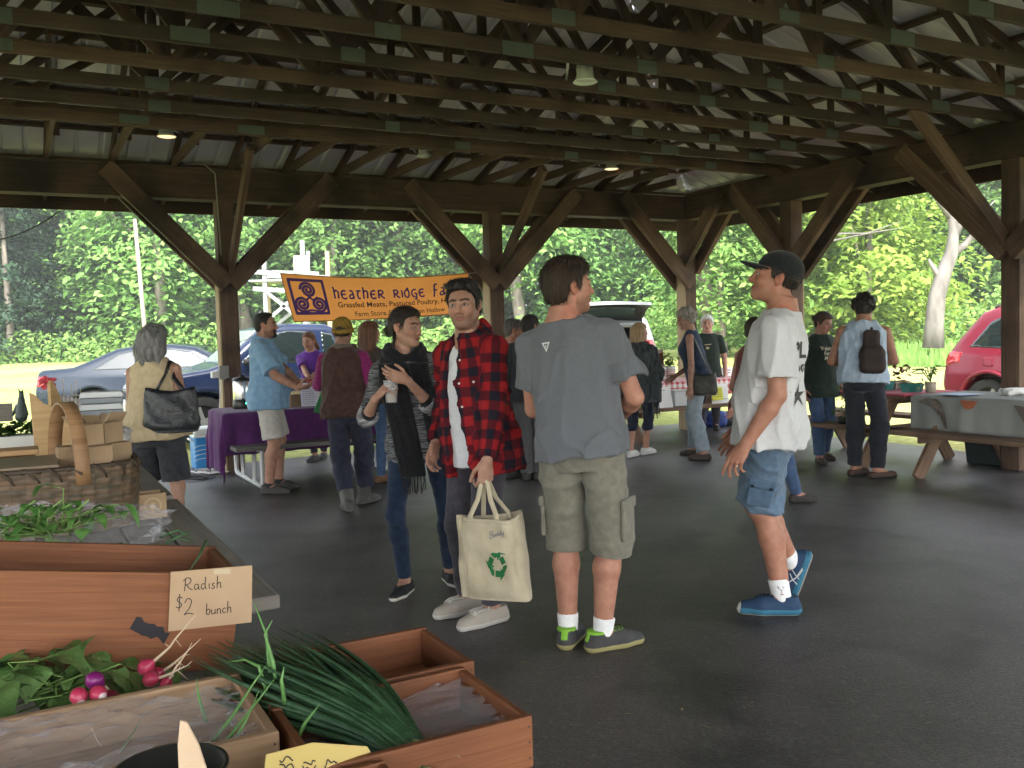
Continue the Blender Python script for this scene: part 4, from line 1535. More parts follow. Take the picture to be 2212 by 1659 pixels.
  dd=unit(nb_-na)
  def nk(X,Y,Z):
   px,py,pz=X-na[0],Y-na[1],Z-na[2]
   t=px*dd[0]+py*dd[1]+pz*dd[2]
   return np.sqrt(np.maximum(px*px+py*py+pz*pz-t*t,0))-nr*1.02
  v.sub(nk,na-nr*1.3,nb_+nr*1.3,.004)
  if dep>.01:v.ell(s.tl(0,.075*k,.835),V3(.05*k,.05*k,dep+.02),k=.008,sub=True)
  if neck=='collar':
   c0=s.neck+V3(0,0,.016*k)
   for j in range(14):
    a0,a1=[math.radians(28+304*(j+q)/14) for q in (0,1)]
    pt=lambda a:c0+s.T@V3(math.sin(a)*nr*1.22,math.cos(a)*nr*1.3-.004,-.012-.030*math.cos(a))*1.0
    v.cone(pt(a0),pt(a1),.0125*k,.0125*k,.006)
    pl=lambda a:c0+s.T@V3(math.sin(a)*nr*1.6,math.cos(a)*nr*1.6-.002,-.034-.034*math.cos(a))
    v.cone(pt(a0),pl(a0),.011*k,.009*k,.005)
  if open_front:
   x0,g0,g1=open_front
   def of(X,Y,Z):
    z=tz(X,Y,Z)/H;x=tx(X,Y,Z);y=ty(X,Y,Z)
    half=g0+(g1-g0)*np.clip((.80-z)/.3,0,1)
    return np.where(y>-.0,np.minimum(half-np.abs(x-x0),.05),-1.0)
   v.clip(of)
  if cut:v.clip(lambda X,Y,Z:cut(tx(X,Y,Z)/H,ty(X,Y,Z)/H,tz(X,Y,Z)/H))
  return s.g_mesh(v,name,mat,h,amp,seed,cloth=cloth)
 def pants(s,mat,to=2.0,off=.014,hem=.012,name='trousers',waist=.585,h=None,amp=.005,seed=2,knee=None,flare=0.0,seat=1.0):
  v=Vol();k=s.k;H=s.H
  f,lo,hi=s.torso(min(off*.9,.012),None,z0=.455,z1=waist)
  v.u(f,lo,hi,.02)
  kn=off if knee is None else knee
  for i in range(2):
   segs=[]
   d=s.ank[i]-s.knee[i]
   yaw=math.radians(s.feet[i][2]);fw=V3(math.sin(yaw),math.cos(yaw),0)
   if to<=1:
    e=s.hip[i]+(s.knee[i]-s.hip[i])*to
    segs.append((s.hip[i],e,s.rad('hp')+off*.45,s.rad('hp')+(s.rad('kn')-s.rad('hp'))*to+hem))
   else:
    t=to-1
    segs.append((s.hip[i],s.knee[i],s.rad('hp')+off*.5,s.rad('kn')+kn))
    rc=s.rad('cf')+kn*.9
    if t<.3:
     e=s.knee[i]+d*t
     segs.append((s.knee[i],e,s.rad('kn')+kn,s.rad('kn')+hem))
    else:
     m=s.knee[i]+d*.3-fw*.010*k
     e=s.knee[i]+d*t
     segs.append((s.knee[i],m,s.rad('kn')+kn,rc))
     segs.append((m,e,rc,(s.rad('cf')+(s.rad('an')-s.rad('cf'))*t)+hem))
   v.limb(segs,.012)
  o=s.g_mesh(v,name,mat,h,amp,seed,freq=(7,16),zs=1.2)
  return o
 def hair(s,mat,style='short',vol=.012,name='hair',h=None,line=None,extra=None,amp=.0035,back=-.07,freq=(40,70),strands=900,strand_len=.03,crown_flow=(0,-1,.1)):
  v=Vol();hs=s.hs
  E=lambda c,r,kk=.012:v.ell(s.hp(c),V3(*r)*hs,s.Hm,kk*hs)
  E((0,-.018,.032),(.074+vol,.095+vol,.083+vol),.015)
  if style!='cap_under':
   E((0,.018,.062),(.060+vol*.6,.062+vol*.6,.046+vol),.02)
   E((0,-.045,-.02),(.060+vol,.055+vol,.06+vol),.02)
  if extra:extra(s,v)
  Hc,M=s.hcen,s.Hm
  ly=np.array([p[0] for p in (line or [(-.13,back),(-.05,back),(-.034,-.045),(-.03,-.02),(-.022,.018),(.004,.022),(.008,-.012),(.026,-.012),(.03,.02),(.052,.045),(.07,.072),(.12,.085)])])
  lz=np.array([p[1] for p in (line or [(-.13,back),(-.05,back),(-.034,-.045),(-.03,-.02),(-.022,.018),(.004,.022),(.008,-.012),(.026,-.012),(.03,.02),(.052,.045),(.07,.072),(.12,.085)])])
  def cutf(X,Y,Z):
   px,py,pz=X-Hc[0],Y-Hc[1],Z-Hc[2]
   y=(px*M[0,1]+py*M[1,1]+pz*M[2,1])/hs
   z=(px*M[0,2]+py*M[1,2]+pz*M[2,2])/hs
   return (np.interp(y,ly,lz)-z)*hs*.8
  v.clip(cutf)
  v.fold(folds(s.seed*5+3,amp,freq,.35))
  vv,q=v.mesh(h or max(.0045,s.hf*.9))
  vv=relax(vv,q,1,.3)
  if strands:
   r=np.random.default_rng(s.seed+77)
   A=vv[q[:,0]];nn=np.cross(vv[q[:,1]]-A,vv[q[:,3]]-A);nn/=np.linalg.norm(nn,axis=1)[:,None]+1e-9
   pick=r.integers(0,len(q),strands)
   p,nrm=A[pick],nn[pick]
   loc=(p-s.hcen)@M/hs
   fl=np.stack([0*loc[:,0],-.5-.0*loc[:,1],-1.0+0*loc[:,2]],1)
   top=np.clip((loc[:,2]-.06)/.05,0,1)[:,None]
   fl=fl*(1-top)+np.array(crown_flow)[None]*top
   fl=fl@M.T+r.normal(size=p.shape)*.32
   fl-=nrm*(fl*nrm).sum(1)[:,None];fl/=np.linalg.norm(fl,axis=1)[:,None]+1e-9
   sd=np.cross(fl,nrm)
   L_=r.uniform(.35,1.2,(strands,1))*strand_len;wd=r.uniform(.0008,.0022,(strands,1));li=r.uniform(.0,.005,(strands,1))
   pts=[p+nrm*.0005,p+fl*L_*.5+nrm*(.002+li),p+fl*L_+nrm*(li*1.2)]
   V_=np.concatenate([np.stack([a+sd*wd*w_,a-sd*wd*w_],1) for a,w_ in zip(pts,(1,.9,.15))],1)
   o0=len(vv)+np.arange(strands)[:,None]*6
   vv=np.concatenate([vv,V_.reshape(-1,3)])
   q=np.concatenate([q,o0+np.array([[0,1,3,2]]),o0+np.array([[2,3,5,4]])])
  return mesh_np(name,vv,q,mat,s.root)
 def surf(s,o,p,d,depth=.5):
  if not hasattr(s,'_bv'):s._bv={}
  if o.name not in s._bv:
   me=o.data
   s._bv[o.name]=BVHTree.FromPolygons([v.co.copy() for v in me.vertices],[list(q.vertices) for q in me.polygons])
  r=s._bv[o.name].ray_cast(Vector(p),Vector(d).normalized(),depth)
  return r[0],r[1]
def ribbon_pts(m,pts,r,mi=0,n=6):m.tube(pts,r,n,mi)
def text_polys(txt,size,shear=0.0,offset=0.0,extr=0.0,align='LEFT',spacing=1.0,res=3):
 cu=bpy.data.curves.new('t','FONT')
 cu.body,cu.size,cu.shear,cu.offset,cu.extrude,cu.align_x=txt,size,shear,offset,extr,align
 cu.space_character=spacing
 cu.resolution_u=res
 o=bpy.data.objects.new('t',cu)
 COL.objects.link(o)
 dg=bpy.context.evaluated_depsgraph_get()
 me=o.evaluated_get(dg).to_mesh()
 vs=[tuple(v.co) for v in me.vertices];fs=[list(p.vertices) for p in me.polygons]
 o.to_mesh_clear()
 bpy.data.objects.remove(o);bpy.data.curves.remove(cu)
 return vs,fs
def drape(vs,fs,P,proj,m,mi=0,lift=.002):
 out,keep=[],[]
 for (x,y,z) in vs:
  h,n=proj(P(x,y))
  if h is None:out.append(None)
  else:out.append(h+n*lift)
 okf=[f for f in fs if all(out[i] is not None for i in f)]
 out=[o or Vector((0,0,0)) for o in out]
 used_=sorted({i for f in okf for i in f});mp={a:b for b,a in enumerate(used_)}
 if okf:m.add([out[i] for i in used_],[[mp[i] for i in f] for f in okf],mi)
def strokes(m,lines,r,o,ex,ey,lift=.0012,mi=0,ez=None):
 o,ex,ey=Vector(o),Vector(ex),Vector(ey)
 ez=ez or ex.cross(ey).normalized()
 for ln in lines:
  P=ln
  pts=[]
  for i in range(len(P)-1):
   p0,p1,p2,p3=P[max(i-1,0)],P[i],P[i+1],P[min(i+2,len(P)-1)]
   for q in range(4):
    t=q/4
    f=lambda a,b,c,d:.5*(2*b+(c-a)*t+(2*a-5*b+4*c-d)*t*t+(3*b-a-3*c+d)*t**3)
    pts.append((f(p0[0],p1[0],p2[0],p3[0]),f(p0[1],p1[1],p2[1],p3[1])))
  pts.append(P[-1])
  vs=[]
  for i,(x,y) in enumerate(pts):
   a,b=pts[max(i-1,0)],pts[min(i+1,len(pts)-1)]
   dx,dy=b[0]-a[0],b[1]-a[1];l=math.hypot(dx,dy)+1e-9
   nx_,ny_=-dy/l*r,dx/l*r
   vs+=[o+ex*(x+nx_)+ey*(y+ny_)+ez*lift,o+ex*(x-nx_)+ey*(y-ny_)+ez*lift]
  m.add(vs,[[2*i,2*i+1,2*i+3,2*i+2] for i in range(len(pts)-1)],mi)
# people in front
def to_local(pos,heading,w_):
 th=math.radians(heading)
 dx,dy=w_[0]-pos[0],w_[1]-pos[1]
 return V3(dx*math.cos(th)-dy*math.sin(th),dx*math.sin(th)+dy*math.cos(th),w_[2])
class Loc:
 def __init__(s,px,py,heading):
  s.pos,s.h=gp(px,py),heading
 def g(s,px,py,yaw=0,lift=0,pitch=0):
  p=to_local(s.pos,s.h,gp(px,py));return (p[0],p[1],yaw,lift,pitch)
 def a(s,px,py,depth):return to_local(s.pos,s.h,at(px,py,depth))
 def d(s,x,y,z):
  return to_local((0,0),s.h,(x,y,z))
BROWN=hair_mat('hair_brown',(.018,.012,.008),(.06,.036,.02))
BLACKH=hair_mat('hair_black',(.007,.006,.006),(.024,.018,.015))
GREYH=hair_mat('hair_grey',(.16,.15,.15),(.42,.40,.39))
WHITEH=hair_mat('hair_white',(.5,.49,.47),(.8,.79,.77))
BLOND=hair_mat('hair_blond',(.22,.13,.06),(.52,.36,.2))
AUBURN=hair_mat('hair_auburn',(.07,.028,.014),(.2,.085,.04))
WHITEC=cloth_mat('cotton_white',(.58,.58,.61),(.64,.64,.67))
SOCKW=cloth_mat('sock_white',(.72,.72,.74),(.8,.8,.8))
# --- man in the grey T-shirt, back to us, looking right
G=Loc(1266,1406,24)
gm=Person('man seen from behind in grey T-shirt and khaki cargo shorts, looking right',G.pos,24,H=1.80,build=1.04,lean=(-1.5,-5.5),shift=(.0,.0),feet=[G.g(1303,1404,42),G.g(1228,1394,-8)],arms=[dict(hand=V3(.10,.26,1.05),pole=(.8,-.6,-.3)),dict(hand=V3(-.10,.26,1.05),pole=(-.6,-.8,-.2))],head=(46,1,2),skin=(.42,.215,.15),hc=.008,hf=.0042,seed=4)
gm.body(stubble=.45,brow=(.05,.03,.02))
GREYT=cloth_mat('grey_jersey',(.112,.119,.132),(.132,.139,.153),scale=160,bump=.4)
o=gm.shirt(GREYT,hem=.495,sleeve=.66,off=.016,flare=.018,amp=.015,sl_off=.022,sl_flare=.016,h=.0065,seed=3,neck='crew',wscale=1.02)
m=MB()
P0=gm.tl(-.055,-.3,.775)
def tri(pts):
 vs=[(x,y,0) for x,y in pts];return vs
def outline(pts,w_):
 n=len(pts);c=(sum(p[0] for p in pts)/n,sum(p[1] for p in pts)/n)
 out=[]
 for k in range(n):
  a,b=pts[k],pts[(k+1)%n]
  ai=(c[0]+(a[0]-c[0])*w_,c[1]+(a[1]-c[1])*w_);bi=(c[0]+(b[0]-c[0])*w_,c[1]+(b[1]-c[1])*w_)
  out.append([a,b,bi,ai])
 return out
for qd in outline([(-.021,.018),(.022,.02),(.001,-.024)],.55):
 drape([(x,y,0) for x,y in qd],[[0,1,2,3]],lambda x,y:Vector(gm.tl(-.06+x,-.3,.775+y/gm.H)),lambda p:gm.surf(o,p,gm.T@V3(0,1,0)),m)
drape([(.0,-.004,0),(.004,.006,0),(-.004,.006,0)],[[0,1,2]],lambda x,y:Vector(gm.tl(-.06+x,-.3,.775+y/gm.H)),lambda p:gm.surf(o,p,gm.T@V3(0,1,0)),m)
x=m.build('shirt_print',pm('print_white',(.62,.62,.62),rough=.8));x.parent=gm.root
KHAKI=cloth_mat('khaki_twill',(.155,.145,.115),(.20,.19,.15),scale=30,bump=.4)
sh=gm.pants(KHAKI,to=1.17,off=.026,knee=.036,hem=.042,name='shorts',amp=.013,h=.0065,waist=.60)
def panel(P_,o,pts,mat,nm,th=.006,d=None,origin=None):
 pass
for sg,i in ((1,0),(-1,1)):
 v=Vol()
 a=gm.hip[i]+(gm.knee[i]-gm.hip[i])*.78+V3(sg*.086,0,0)
 v.rbox(a,V3(.012,.075,.09),rad=.010)
 gm.g_mesh(v,'cargo_pocket',KHAKI,.006,.003,9)
 v=Vol();v.rbox(a+V3(sg*.004,0,.075),V3(.014,.08,.026),rad=.008)
 gm.g_mesh(v,'pocket_flap',KHAKI,.006,.002,8)
 m=MB()
 for (x,z,w_,h_) in ((sg*.075,.545,.13,.014),):
  f=[(x-w_/2,z,0),(x+w_/2,z-.004,0),(x+w_/2,z-.05,0),(x,z-.058,0),(x-w_/2,z-.05,0)]
  n8=6
  drape([(x-w_/2+w_*q/n8,zz,0) for zz in (z,z-.022) for q in range(n8+1)],[[q,q+1,n8+2+q,n8+1+q] for q in range(n8)],lambda x,y:Vector(gm.tl(x,-.35,y)),lambda p:gm.surf(sh,p,(0,1,0)),m,lift=.004)
 y_=m.build('back_pocket_flap',KHAKI,solid=.005);y_.parent=gm.root
for i in (0,1):
 gm.sock(i,SOCKW,z1=.155)
 gm.shoe(i,(.045,.045,.045),(.30,.27,.12),(.20,.44,.04),'runner',h_top=.092,hh=.0042,fs=1.05,laces=(.05,.05,.05))
def quiff(s,v):pass
gm.hair(BROWN,strands=2400,strand_len=.035,crown_flow=(.2,.6,.1),vol=.017,amp=.0025,back=-.078,h=.0045,line=[(-.13,-.075),(-.06,-.075),(-.042,-.06),(-.036,-.02),(-.028,.018),(.004,.024),(.010,-.004),(.024,-.004),(.03,.03),(.052,.052),(.07,.066),(.12,.072)])
# --- man in the white T-shirt and black cap, facing left
W_=Loc(1676,1331,-82)
ft=to_local(W_.pos,-82,at(1712,1225,4.80))
wmn=Person('man in white T-shirt, black cap and blue cargo shorts, facing left with ankles crossed',W_.pos,-82,H=1.83,build=1.08,belly=.015,twist=13,lean=(-5,0),shift=(.0,.02),feet=[W_.g(1690,1327,4),(ft[0],ft[1],6,.12,70)],arms=[dict(hand=V3(.22,.12,.93),pole=(.3,-1,0)),dict(hand=W_.a(1612,958,4.36),pole=(-.25,-1,-.2),fd=W_.d(-.55,-.05,-.8),pn=W_.d(.5,.6,-.35),curl=[(10,18,14),(22,30,22),(30,34,24),(34,36,24)],thumb=.25)],head=(3,14,0),skin=(.40,.20,.135),hc=.008,hf=.0042,seed=6)
wmn.body(stubble=.2,brow=(.05,.03,.02),nose=1.05)
WHT=cloth_mat('white_jersey',(.52,.52,.53),(.56,.56,.57),scale=40,bump=.4)
ws=wmn.shirt(WHT,hem=.47,sleeve=.72,off=.020,flare=.026,amp=.017,sl_off=.030,sl_flare=.024,h=.0065,seed=5,wscale=.98)
BLUES=cloth_mat('blue_twill',(.085,.135,.20),(.115,.175,.25),scale=40,bump=.5)
wsh=wmn.pants(BLUES,to=.98,off=.034,hem=.040,name='shorts',amp=.013,h=.0065,waist=.58)
i=1
a,b=wmn.hip[i],wmn.knee[i]
ax=unit(b-a);nrm=unit(V3(-1,.1,0)-ax*(V3(-1,.1,0)@ax));sd_=np.cross(ax,nrm)
Mx=np.stack([nrm,sd_,ax],1)
for nm,t,sz in (('cargo_pocket',.70,V3(.009,.062,.08)),('pocket_flap',.575,V3(.010,.068,.026))):
 c=a+(b-a)*t+nrm*(wmn.rad('hp')*(1-t)+wmn.rad('kn')*t+.034+(.004 if nm=='pocket_flap' else 0))+sd_*.0
 v=Vol();v.rbox(c,sz,Mx,rad=.008);wmn.g_mesh(v,nm,cloth_mat('blue_twill_dark',(.065,.11,.175),(.09,.145,.22),scale=40,bump=.5),.0055,.0025,8)
m=MB()
for q in (-.045,.045):
 c=a+(b-a)*.60+nrm*(wmn.rad('hp')*.42+wmn.rad('kn')*.58+.050)+sd_*q
 m.lathe([(.0,.003),(.009,.002),(.009,0)],c,10,M=Matrix(np.stack([sd_,ax,nrm],1).tolist()))
x=m.build('pocket_snap',pm('snap_dark',(.012,.016,.025),rough=.4));x.parent=wmn.root
wmn.sock(0,SOCKW,z1=.185);wmn.sock(1,SOCKW,z1=.17)
for i in (0,1):
 sh_=wmn.shoe(i,(.018,.045,.10),(.30,.28,.24),(.03,.14,.22),'teal',h_top=.088,hh=.0042,fs=1.06,laces=(.01,.025,.06))
 M_=wmn.foot_frame(i);O_=wmn.ank[i]+M_@V3(0,0,-wmn.H*.045)
 m=MB()
 sx=-1
 for ln in ([(.02,.08),(.04,.055),(.055,.03)],[(.045,.082),(.07,.06),(.085,.03)],[(.10,.075),(.06,.05),(-.005,.035)],[(.085,.07),(.045,.042),(.0,.03)]):
  pts=[]
  for y,z in ln:
   h,n=wmn.surf(sh_,O_+M_@V3(sx*.12,y,z),M_@V3(-sx,0,0))
   if h:pts.append(h+n*.001)
  if len(pts)>1:m.tube(pts,.0028,5)
 if m.v and i==1:
  x=m.build('shoe_stripes',pm('stripe_pale',(.5,.52,.52)));x.parent=wmn.root
m=MB()
d_=unit(wmn.knee[0]-wmn.ank[0])
for ln,mi in (([(-.016,.020),(.017,.018),(.001,.0),(-.016,.020)],0),([(.001,.0),(-.001,-.018)],1),([(-.010,-.019),(.009,-.02)],1)):
 pts=[]
 for y,z in ln:
  p=wmn.ank[0]+d_*(.052+z)+V3(-.09,-y*1.0+.0,0)
  sk=[c for c in wmn.root.children if c.name.startswith('sock')][0]
  h,n=wmn.surf(sk,p,V3(1,0,0))
  if h:pts.append(h+n*.001)
 if len(pts)>1:m.tube(pts,.0017,5,mi=mi)
if m.v:
 x=m.build('sock_mark',[pm('ink_navy',(.02,.02,.06)),pm('ink_red',(.25,.02,.04))]);x.parent=wmn.root
wmn.hair(hair_mat('hair_dark',(.01,.008,.007),(.035,.025,.018)),style='cap_under',vol=.008,back=-.072,h=.005,line=[(-.13,-.07),(-.05,-.07),(-.036,-.05),(-.03,-.01),(-.022,.01),(.004,.012),(.010,-.012),(.03,-.012),(.034,.04),(.12,.06)])
v=Vol();hs=wmn.hs
v.ell(wmn.hp((0,-.014,.045)),V3(.091,.108,.088)*hs,wmn.Hm)
def capcut(X,Y,Z):
 p=[X-wmn.hcen[0],Y-wmn.hcen[1],Z-wmn.hcen[2]]
 y=(p[0]*wmn.Hm[0,1]+p[1]*wmn.Hm[1,1]+p[2]*wmn.Hm[2,1])/hs
 z=(p[0]*wmn.Hm[0,2]+p[1]*wmn.Hm[1,2]+p[2]*wmn.Hm[2,2])/hs
 return (.036+np.clip(-y,0,.2)*.42*-1+np.clip(y,0,.1)*.1-z)*hs
v.clip(capcut)
vv,q=v.mesh(.005);vv=relax(vv,q,1,.4)
CAPM=cloth_mat('cap_black',(.010,.012,.014),(.016,.018,.020),bump=.2)
mesh_np('cap',vv,q,CAPM,wmn.root)
m=MB()
rows=[]
for i in range(9):
 t=i/8
 row=[]
 for j in range(13):
  a=-1.05+2.1*j/12
  r0,r1=.088,.088+.082*math.cos(a*.62)**.8
  r_=r0+(r1-r0)*t
  row.append(Vector(wmn.hp((math.sin(a)*(.086+.004*t),-.014+(r_+.022)*math.cos(a)**.9 if math.cos(a)>0 else -.014,.046+.006*t-.022*(math.sin(a)**2)-.008*t*t))))
 rows.append(row)
m.grid(rows)
x=m.build('cap_brim',CAPM,smooth=True,solid=.008);x.parent=wmn.root
m=MB()
def wproj(p):return wmn.surf(ws,p,wmn.T@V3(0,1,0))
def wtext(txt,size,x0,z0,off=0):
 vs,fs=text_polys(txt,size,offset=off)
 drape(vs,fs,lambda x,y:Vector(wmn.tl(x0+x,-.5,z0+y/wmn.H)),wproj,m,lift=.003)
wtext('PL',.105,-.165,.715,.004)
wtext('DOW',.058,-.150,.675,.002)
star=[]
for k in range(10):
 r_=.062 if k%2==0 else .02
 star.append((-.115+r_*math.sin(k*math.pi/5),r_*math.cos(k*math.pi/5)))
drape([(x,y,0) for x,y in star]+[(-.115,0,0)],[[k,(k+1)%10,10] for k in range(10)],lambda x,y:Vector(wmn.tl(x,-.5,.615+y/wmn.H)),wproj,m,lift=.003)
if m.v:
 x=m.build('shirt_print',pm('print_dark',(.022,.024,.022),(.05,.052,.05),scale=60));x.parent=wmn.root
w0,fd,pn,curl,th,sg=wmn.hand[1]
sdv=np.cross(fd,pn)*sg
m=MB()
rk=wmn.k*1.02
bp_=w0+(fd*.092+sdv*-.011+pn*-.002)*rk
ad_=math.radians(curl[2][0]+5)
fdir=unit(fd*math.cos(ad_)+pn*math.sin(ad_)-sdv*.02)
m.tube([Vector(bp_+fdir*.016),Vector(bp_+fdir*.022)],.0115*rk,14)
x=m.build('ring',pm('ring_metal',(.55,.5,.42),metal=1,rough=.25),smooth=True);x.parent=wmn.root
# --- woman with the black scarf holding a cup
SW=Loc(915,1278,172)
sw=Person('woman in black scarf, grey knit jumper and blue jeans holding a plastic cup',SW.pos,172,H=1.66,female=True,build=.95,lean=(3,7),shift=(.0,.0),feet=[SW.g(876,1283,28),SW.g(972,1258,-18)],arms=[dict(hand=SW.a(810,862,4.92),pole=(.35,-.5,-1),fd=SW.d(.60,-.15,.62),pn=SW.d(.75,.45,-.45),curl=(34,42,24),thumb=.35),dict(hand=SW.a(880,822,4.90),pole=(-.6,-.4,-1),fd=SW.d(-.88,-.1,.34),pn=SW.d(.1,1,.1),curl=(12,30,25),thumb=.15)],head=(-50,-7,0),skin=(.40,.235,.17),hc=.008,hf=.0040,seed=9)
sw.body(stubble=0,brow=(.02,.013,.01),brow_w=1.0,nose=.95,lips=(.27,.095,.08))
KNIT=streak_mat('heather_knit',(.030,.031,.034),(.27,.27,.28),sx=16,sz=190,contrast=(.40,.70))
kn=sw.shirt(KNIT,hem=.475,sleeve=1.22,off=.020,flare=.022,amp=.007,sl_off=.022,h=.0065,seed=2,neck='scoop',name='jumper')
DENIM=cloth_mat('denim_dark',(.009,.018,.042),(.016,.031,.066),scale=20,bump=.4)
sw.pants(DENIM,to=1.93,off=.006,knee=.006,hem=.010,name='jeans',amp=.004,h=.007,waist=.56)
for i in (0,1):sw.shoe(i,(.012,.012,.013),(.50,.48,.43),(.05,.05,.05),'lace',h_top=.078,hh=.0045,fs=1.0,laces=(.03,.03,.03))
def bun(s,v):
 v.ell(s.hp((0,-.135,-.035)),V3(.028,.030,.028)*s.hs)
 v.cone(s.hp((0,-.085,-.005)),s.hp((0,-.125,-.03)),.045*s.hs,.018*s.hs,.02)
 v.cone(s.hp((.045,-.045,-.03)),s.hp((.04,-.05,-.125)),.02*s.hs,.012*s.hs,.012)
sw.hair(strands=1500,strand_len=.04,mat=hair_mat('hair_darkbrown',(.009,.007,.006),(.035,.022,.015)),vol=.008,amp=.0018,h=.0045,extra=bun,line=[(-.2,-.16),(-.05,-.16),(-.042,-.03),(-.03,.018),(.004,.026),(.014,.0),(.026,.0),(.034,.040),(.052,.064),(.075,.078),(.12,.082)])
SCARF=cloth_mat('scarf_black',(.006,.006,.008),(.013,.013,.016),scale=50,bump=.7,weave=260)
v=Vol()
n=30
c0=sw.neck+V3(0,.012,-.012)
for j in range(n):
 a0,a1=2*math.pi*j/n,2*math.pi*(j+1)/n
 for rr0,zz0,dr,th in ((.080,.020,.045,.021),(.097,-.006,.072,.022),(.112,-.034,.095,.022),(.120,-.064,.105,.022)):
  p=lambda a:c0+V3(math.sin(a)*rr0*1.06,math.cos(a)*rr0*.86+.014,zz0-dr*max(0,math.cos(a))**1.5+.010*math.sin(a*2+rr0*60))
  v.cone(p(a0),p(a1),th,th,.010)
def tail(pts,w_,th):
 for q in range(len(pts)-1):
  a,b=np.array(pts[q]),np.array(pts[q+1])
  for u_ in np.linspace(-1,1,10):
   off_=V3(u_*w_,-abs(u_)*.008+.006*math.sin(u_*7+q),0)
   v.cone(a+off_,b+off_,th,th,.008)
tl=sw.tl
tail([tl(.085,.10,.80),tl(.09,.165,.75),tl(.085,.185,.70),tl(.078,.175,.63),tl(.07,.155,.57),tl(.065,.155,.50),tl(.06,.158,.43)],.062,.013)
tail([tl(-.06,.12,.79),tl(-.07,.185,.73),tl(-.085,.18,.67),tl(-.095,.165,.60),tl(-.10,.155,.545)],.042,.013)
sw.g_mesh(v,'scarf',SCARF,.0065,.006,7,freq=(14,26))
m=MB()
rr_=random.Random(4)
for (cx,z0,w_) in ((.06,.435,.062),(-.105,.545,.042)):
 for j in range(16):
  p=tl(cx+(j/15-.5)*2*w_,.148,z0)
  m.tube([p,p+V3(rr_.uniform(-.006,.006),rr_.uniform(-.004,.004),-.05),p+V3(rr_.uniform(-.012,.012),0,-.10-rr_.uniform(0,.02))],.0028,4)
x=m.build('scarf_fringe',SCARF);x.parent=sw.root
for i in (0,1):
 d=unit(sw.wri[i]-sw.elb[i])
 p=sw.elb[i]+(sw.wri[i]-sw.elb[i])*.22
 v=Vol();v.cone(p-d*.02,p+d*.035,sw.rad('fa')+.012,sw.rad('fa')+.006,cap='b');sw.g_mesh(v,'undersleeve',SCARF,.006,.002,3)
 v=Vol();v.cone(p-d*.03,p+d*.006,sw.rad('fa')+.030,sw.rad('fa')+.028,cap='ab');sw.g_mesh(v,'cuff',streak_mat('cuff_knit',(.16,.16,.17),(.36,.36,.37),20,60),.006,.003,3)
m=MB();m.lathe([(0,.005),(.004,.003),(.0055,0),(.004,-.003),(0,-.005)],sw.hp((-.081,-.006,-.043)),8);m.lathe([(0,.005),(.004,.003),(.0055,0),(.004,-.003),(0,-.005)],sw.hp((.081,-.006,-.043)),8)
x=m.build('earring',pm('pearl',(.7,.68,.62),rough=.2),smooth=True);x.parent=sw.root
w0,fd,pn,curl,th,sg=sw.hand[0]
sdv=np.cross(fd,pn)*sg
cp=w0+fd*.088*sw.k+pn*.044+sdv*.004
cw=sw.root.matrix_basis if False else None
def world_of(P_,p):
 th_=math.radians(P_h)
 return p
def pw(person,p):
 return Matrix.Translation(person.root.location)@Matrix.Rotation(person.root.rotation_euler.z,4,'Z')@Vector(p)
cwp=pw(sw,cp)
t=thing('plastic_cup',cwp-Vector((0,0,.06)),'clear plastic cup half full of a cloudy drink, held by the scarf woman','cup')
m=MB()
m.lathe([(0,0),(.029,0),(.030,.004),(.040,.118),(.0425,.121),(.0405,.122),(.0385,.118),(.0285,.006),(0,.005)],(0,0,0),28)
pc,nt_,b_=base_mat('clear_plastic')
b_.inputs['Base Color'].default_value=(.85,.87,.9,1);b_.inputs['Roughness'].default_value=.25
b_.inputs['Transmission Weight'].default_value=.55;b_.inputs['IOR'].default_value=1.15;b_.inputs['Alpha'].default_value=.55
o=m.build('cup_wall',pc,smooth=True);o.parent=t
m=MB();m.lathe([(0,.0055),(.0280,.0065),(.0335,.062),(0,.062)],(0,0,0),28)
o=m.build('drink',pm('cider',(.42,.30,.17),rough=.3),smooth=True);o.parent=t
# --- man in the red plaid shirt holding the bag
PL=Loc(1048,1343,-138)
pl=Person('man in open red plaid shirt over white T-shirt, turning to face the camera',PL.pos,-138,H=1.745,build=.93,lean=(3,5),shift=(.0,.0),feet=[PL.g(1012,1322,12),PL.g(1066,1346,10)],arms=[dict(hand=V3(.27,.05,.90),pole=(.6,-1,0)),dict(hand=PL.a(1049,1030,4.34),pole=(-.5,-1,0),fd=PL.d(-.10,-.1,-.95),pn=PL.d(-.35,.9,0),curl=(50,62,40),thumb=.45)],head=(-29,-3,4),skin=(.40,.235,.17),hc=.008,hf=.0038,seed=12)
pl.body(stubble=.55,brow=(.02,.014,.012),brow_w=1.15,lips=(.33,.125,.11))
pl.shirt(WHITEC,hem=.46,sleeve=.15,off=.008,flare=.012,amp=.004,sl_off=.004,sl_flare=0,h=.0065,name='undershirt',neck='scoop',seed=2)
PLAID=plaid_mat()
ps=pl.shirt(PLAID,hem=.435,sleeve=1.93,off=.020,flare=.036,amp=.013,sl_off=.024,h=.0062,name='plaid_shirt',neck='collar',open_front=(.015,.028,.085),cloth=True,seed=6)
TRS=cloth_mat('trouser_charcoal',(.042,.038,.050),(.06,.055,.07),scale=30)
pl.pants(TRS,to=1.93,off=.012,knee=.016,hem=.02,amp=.006,h=.007,waist=.56)
for i in (0,1):pl.shoe(i,(.34,.305,.26),(.45,.43,.40),(.5,.48,.46),'lace',h_top=.082,hh=.0042,fs=1.08,laces=(.66,.64,.6))
m=MB()
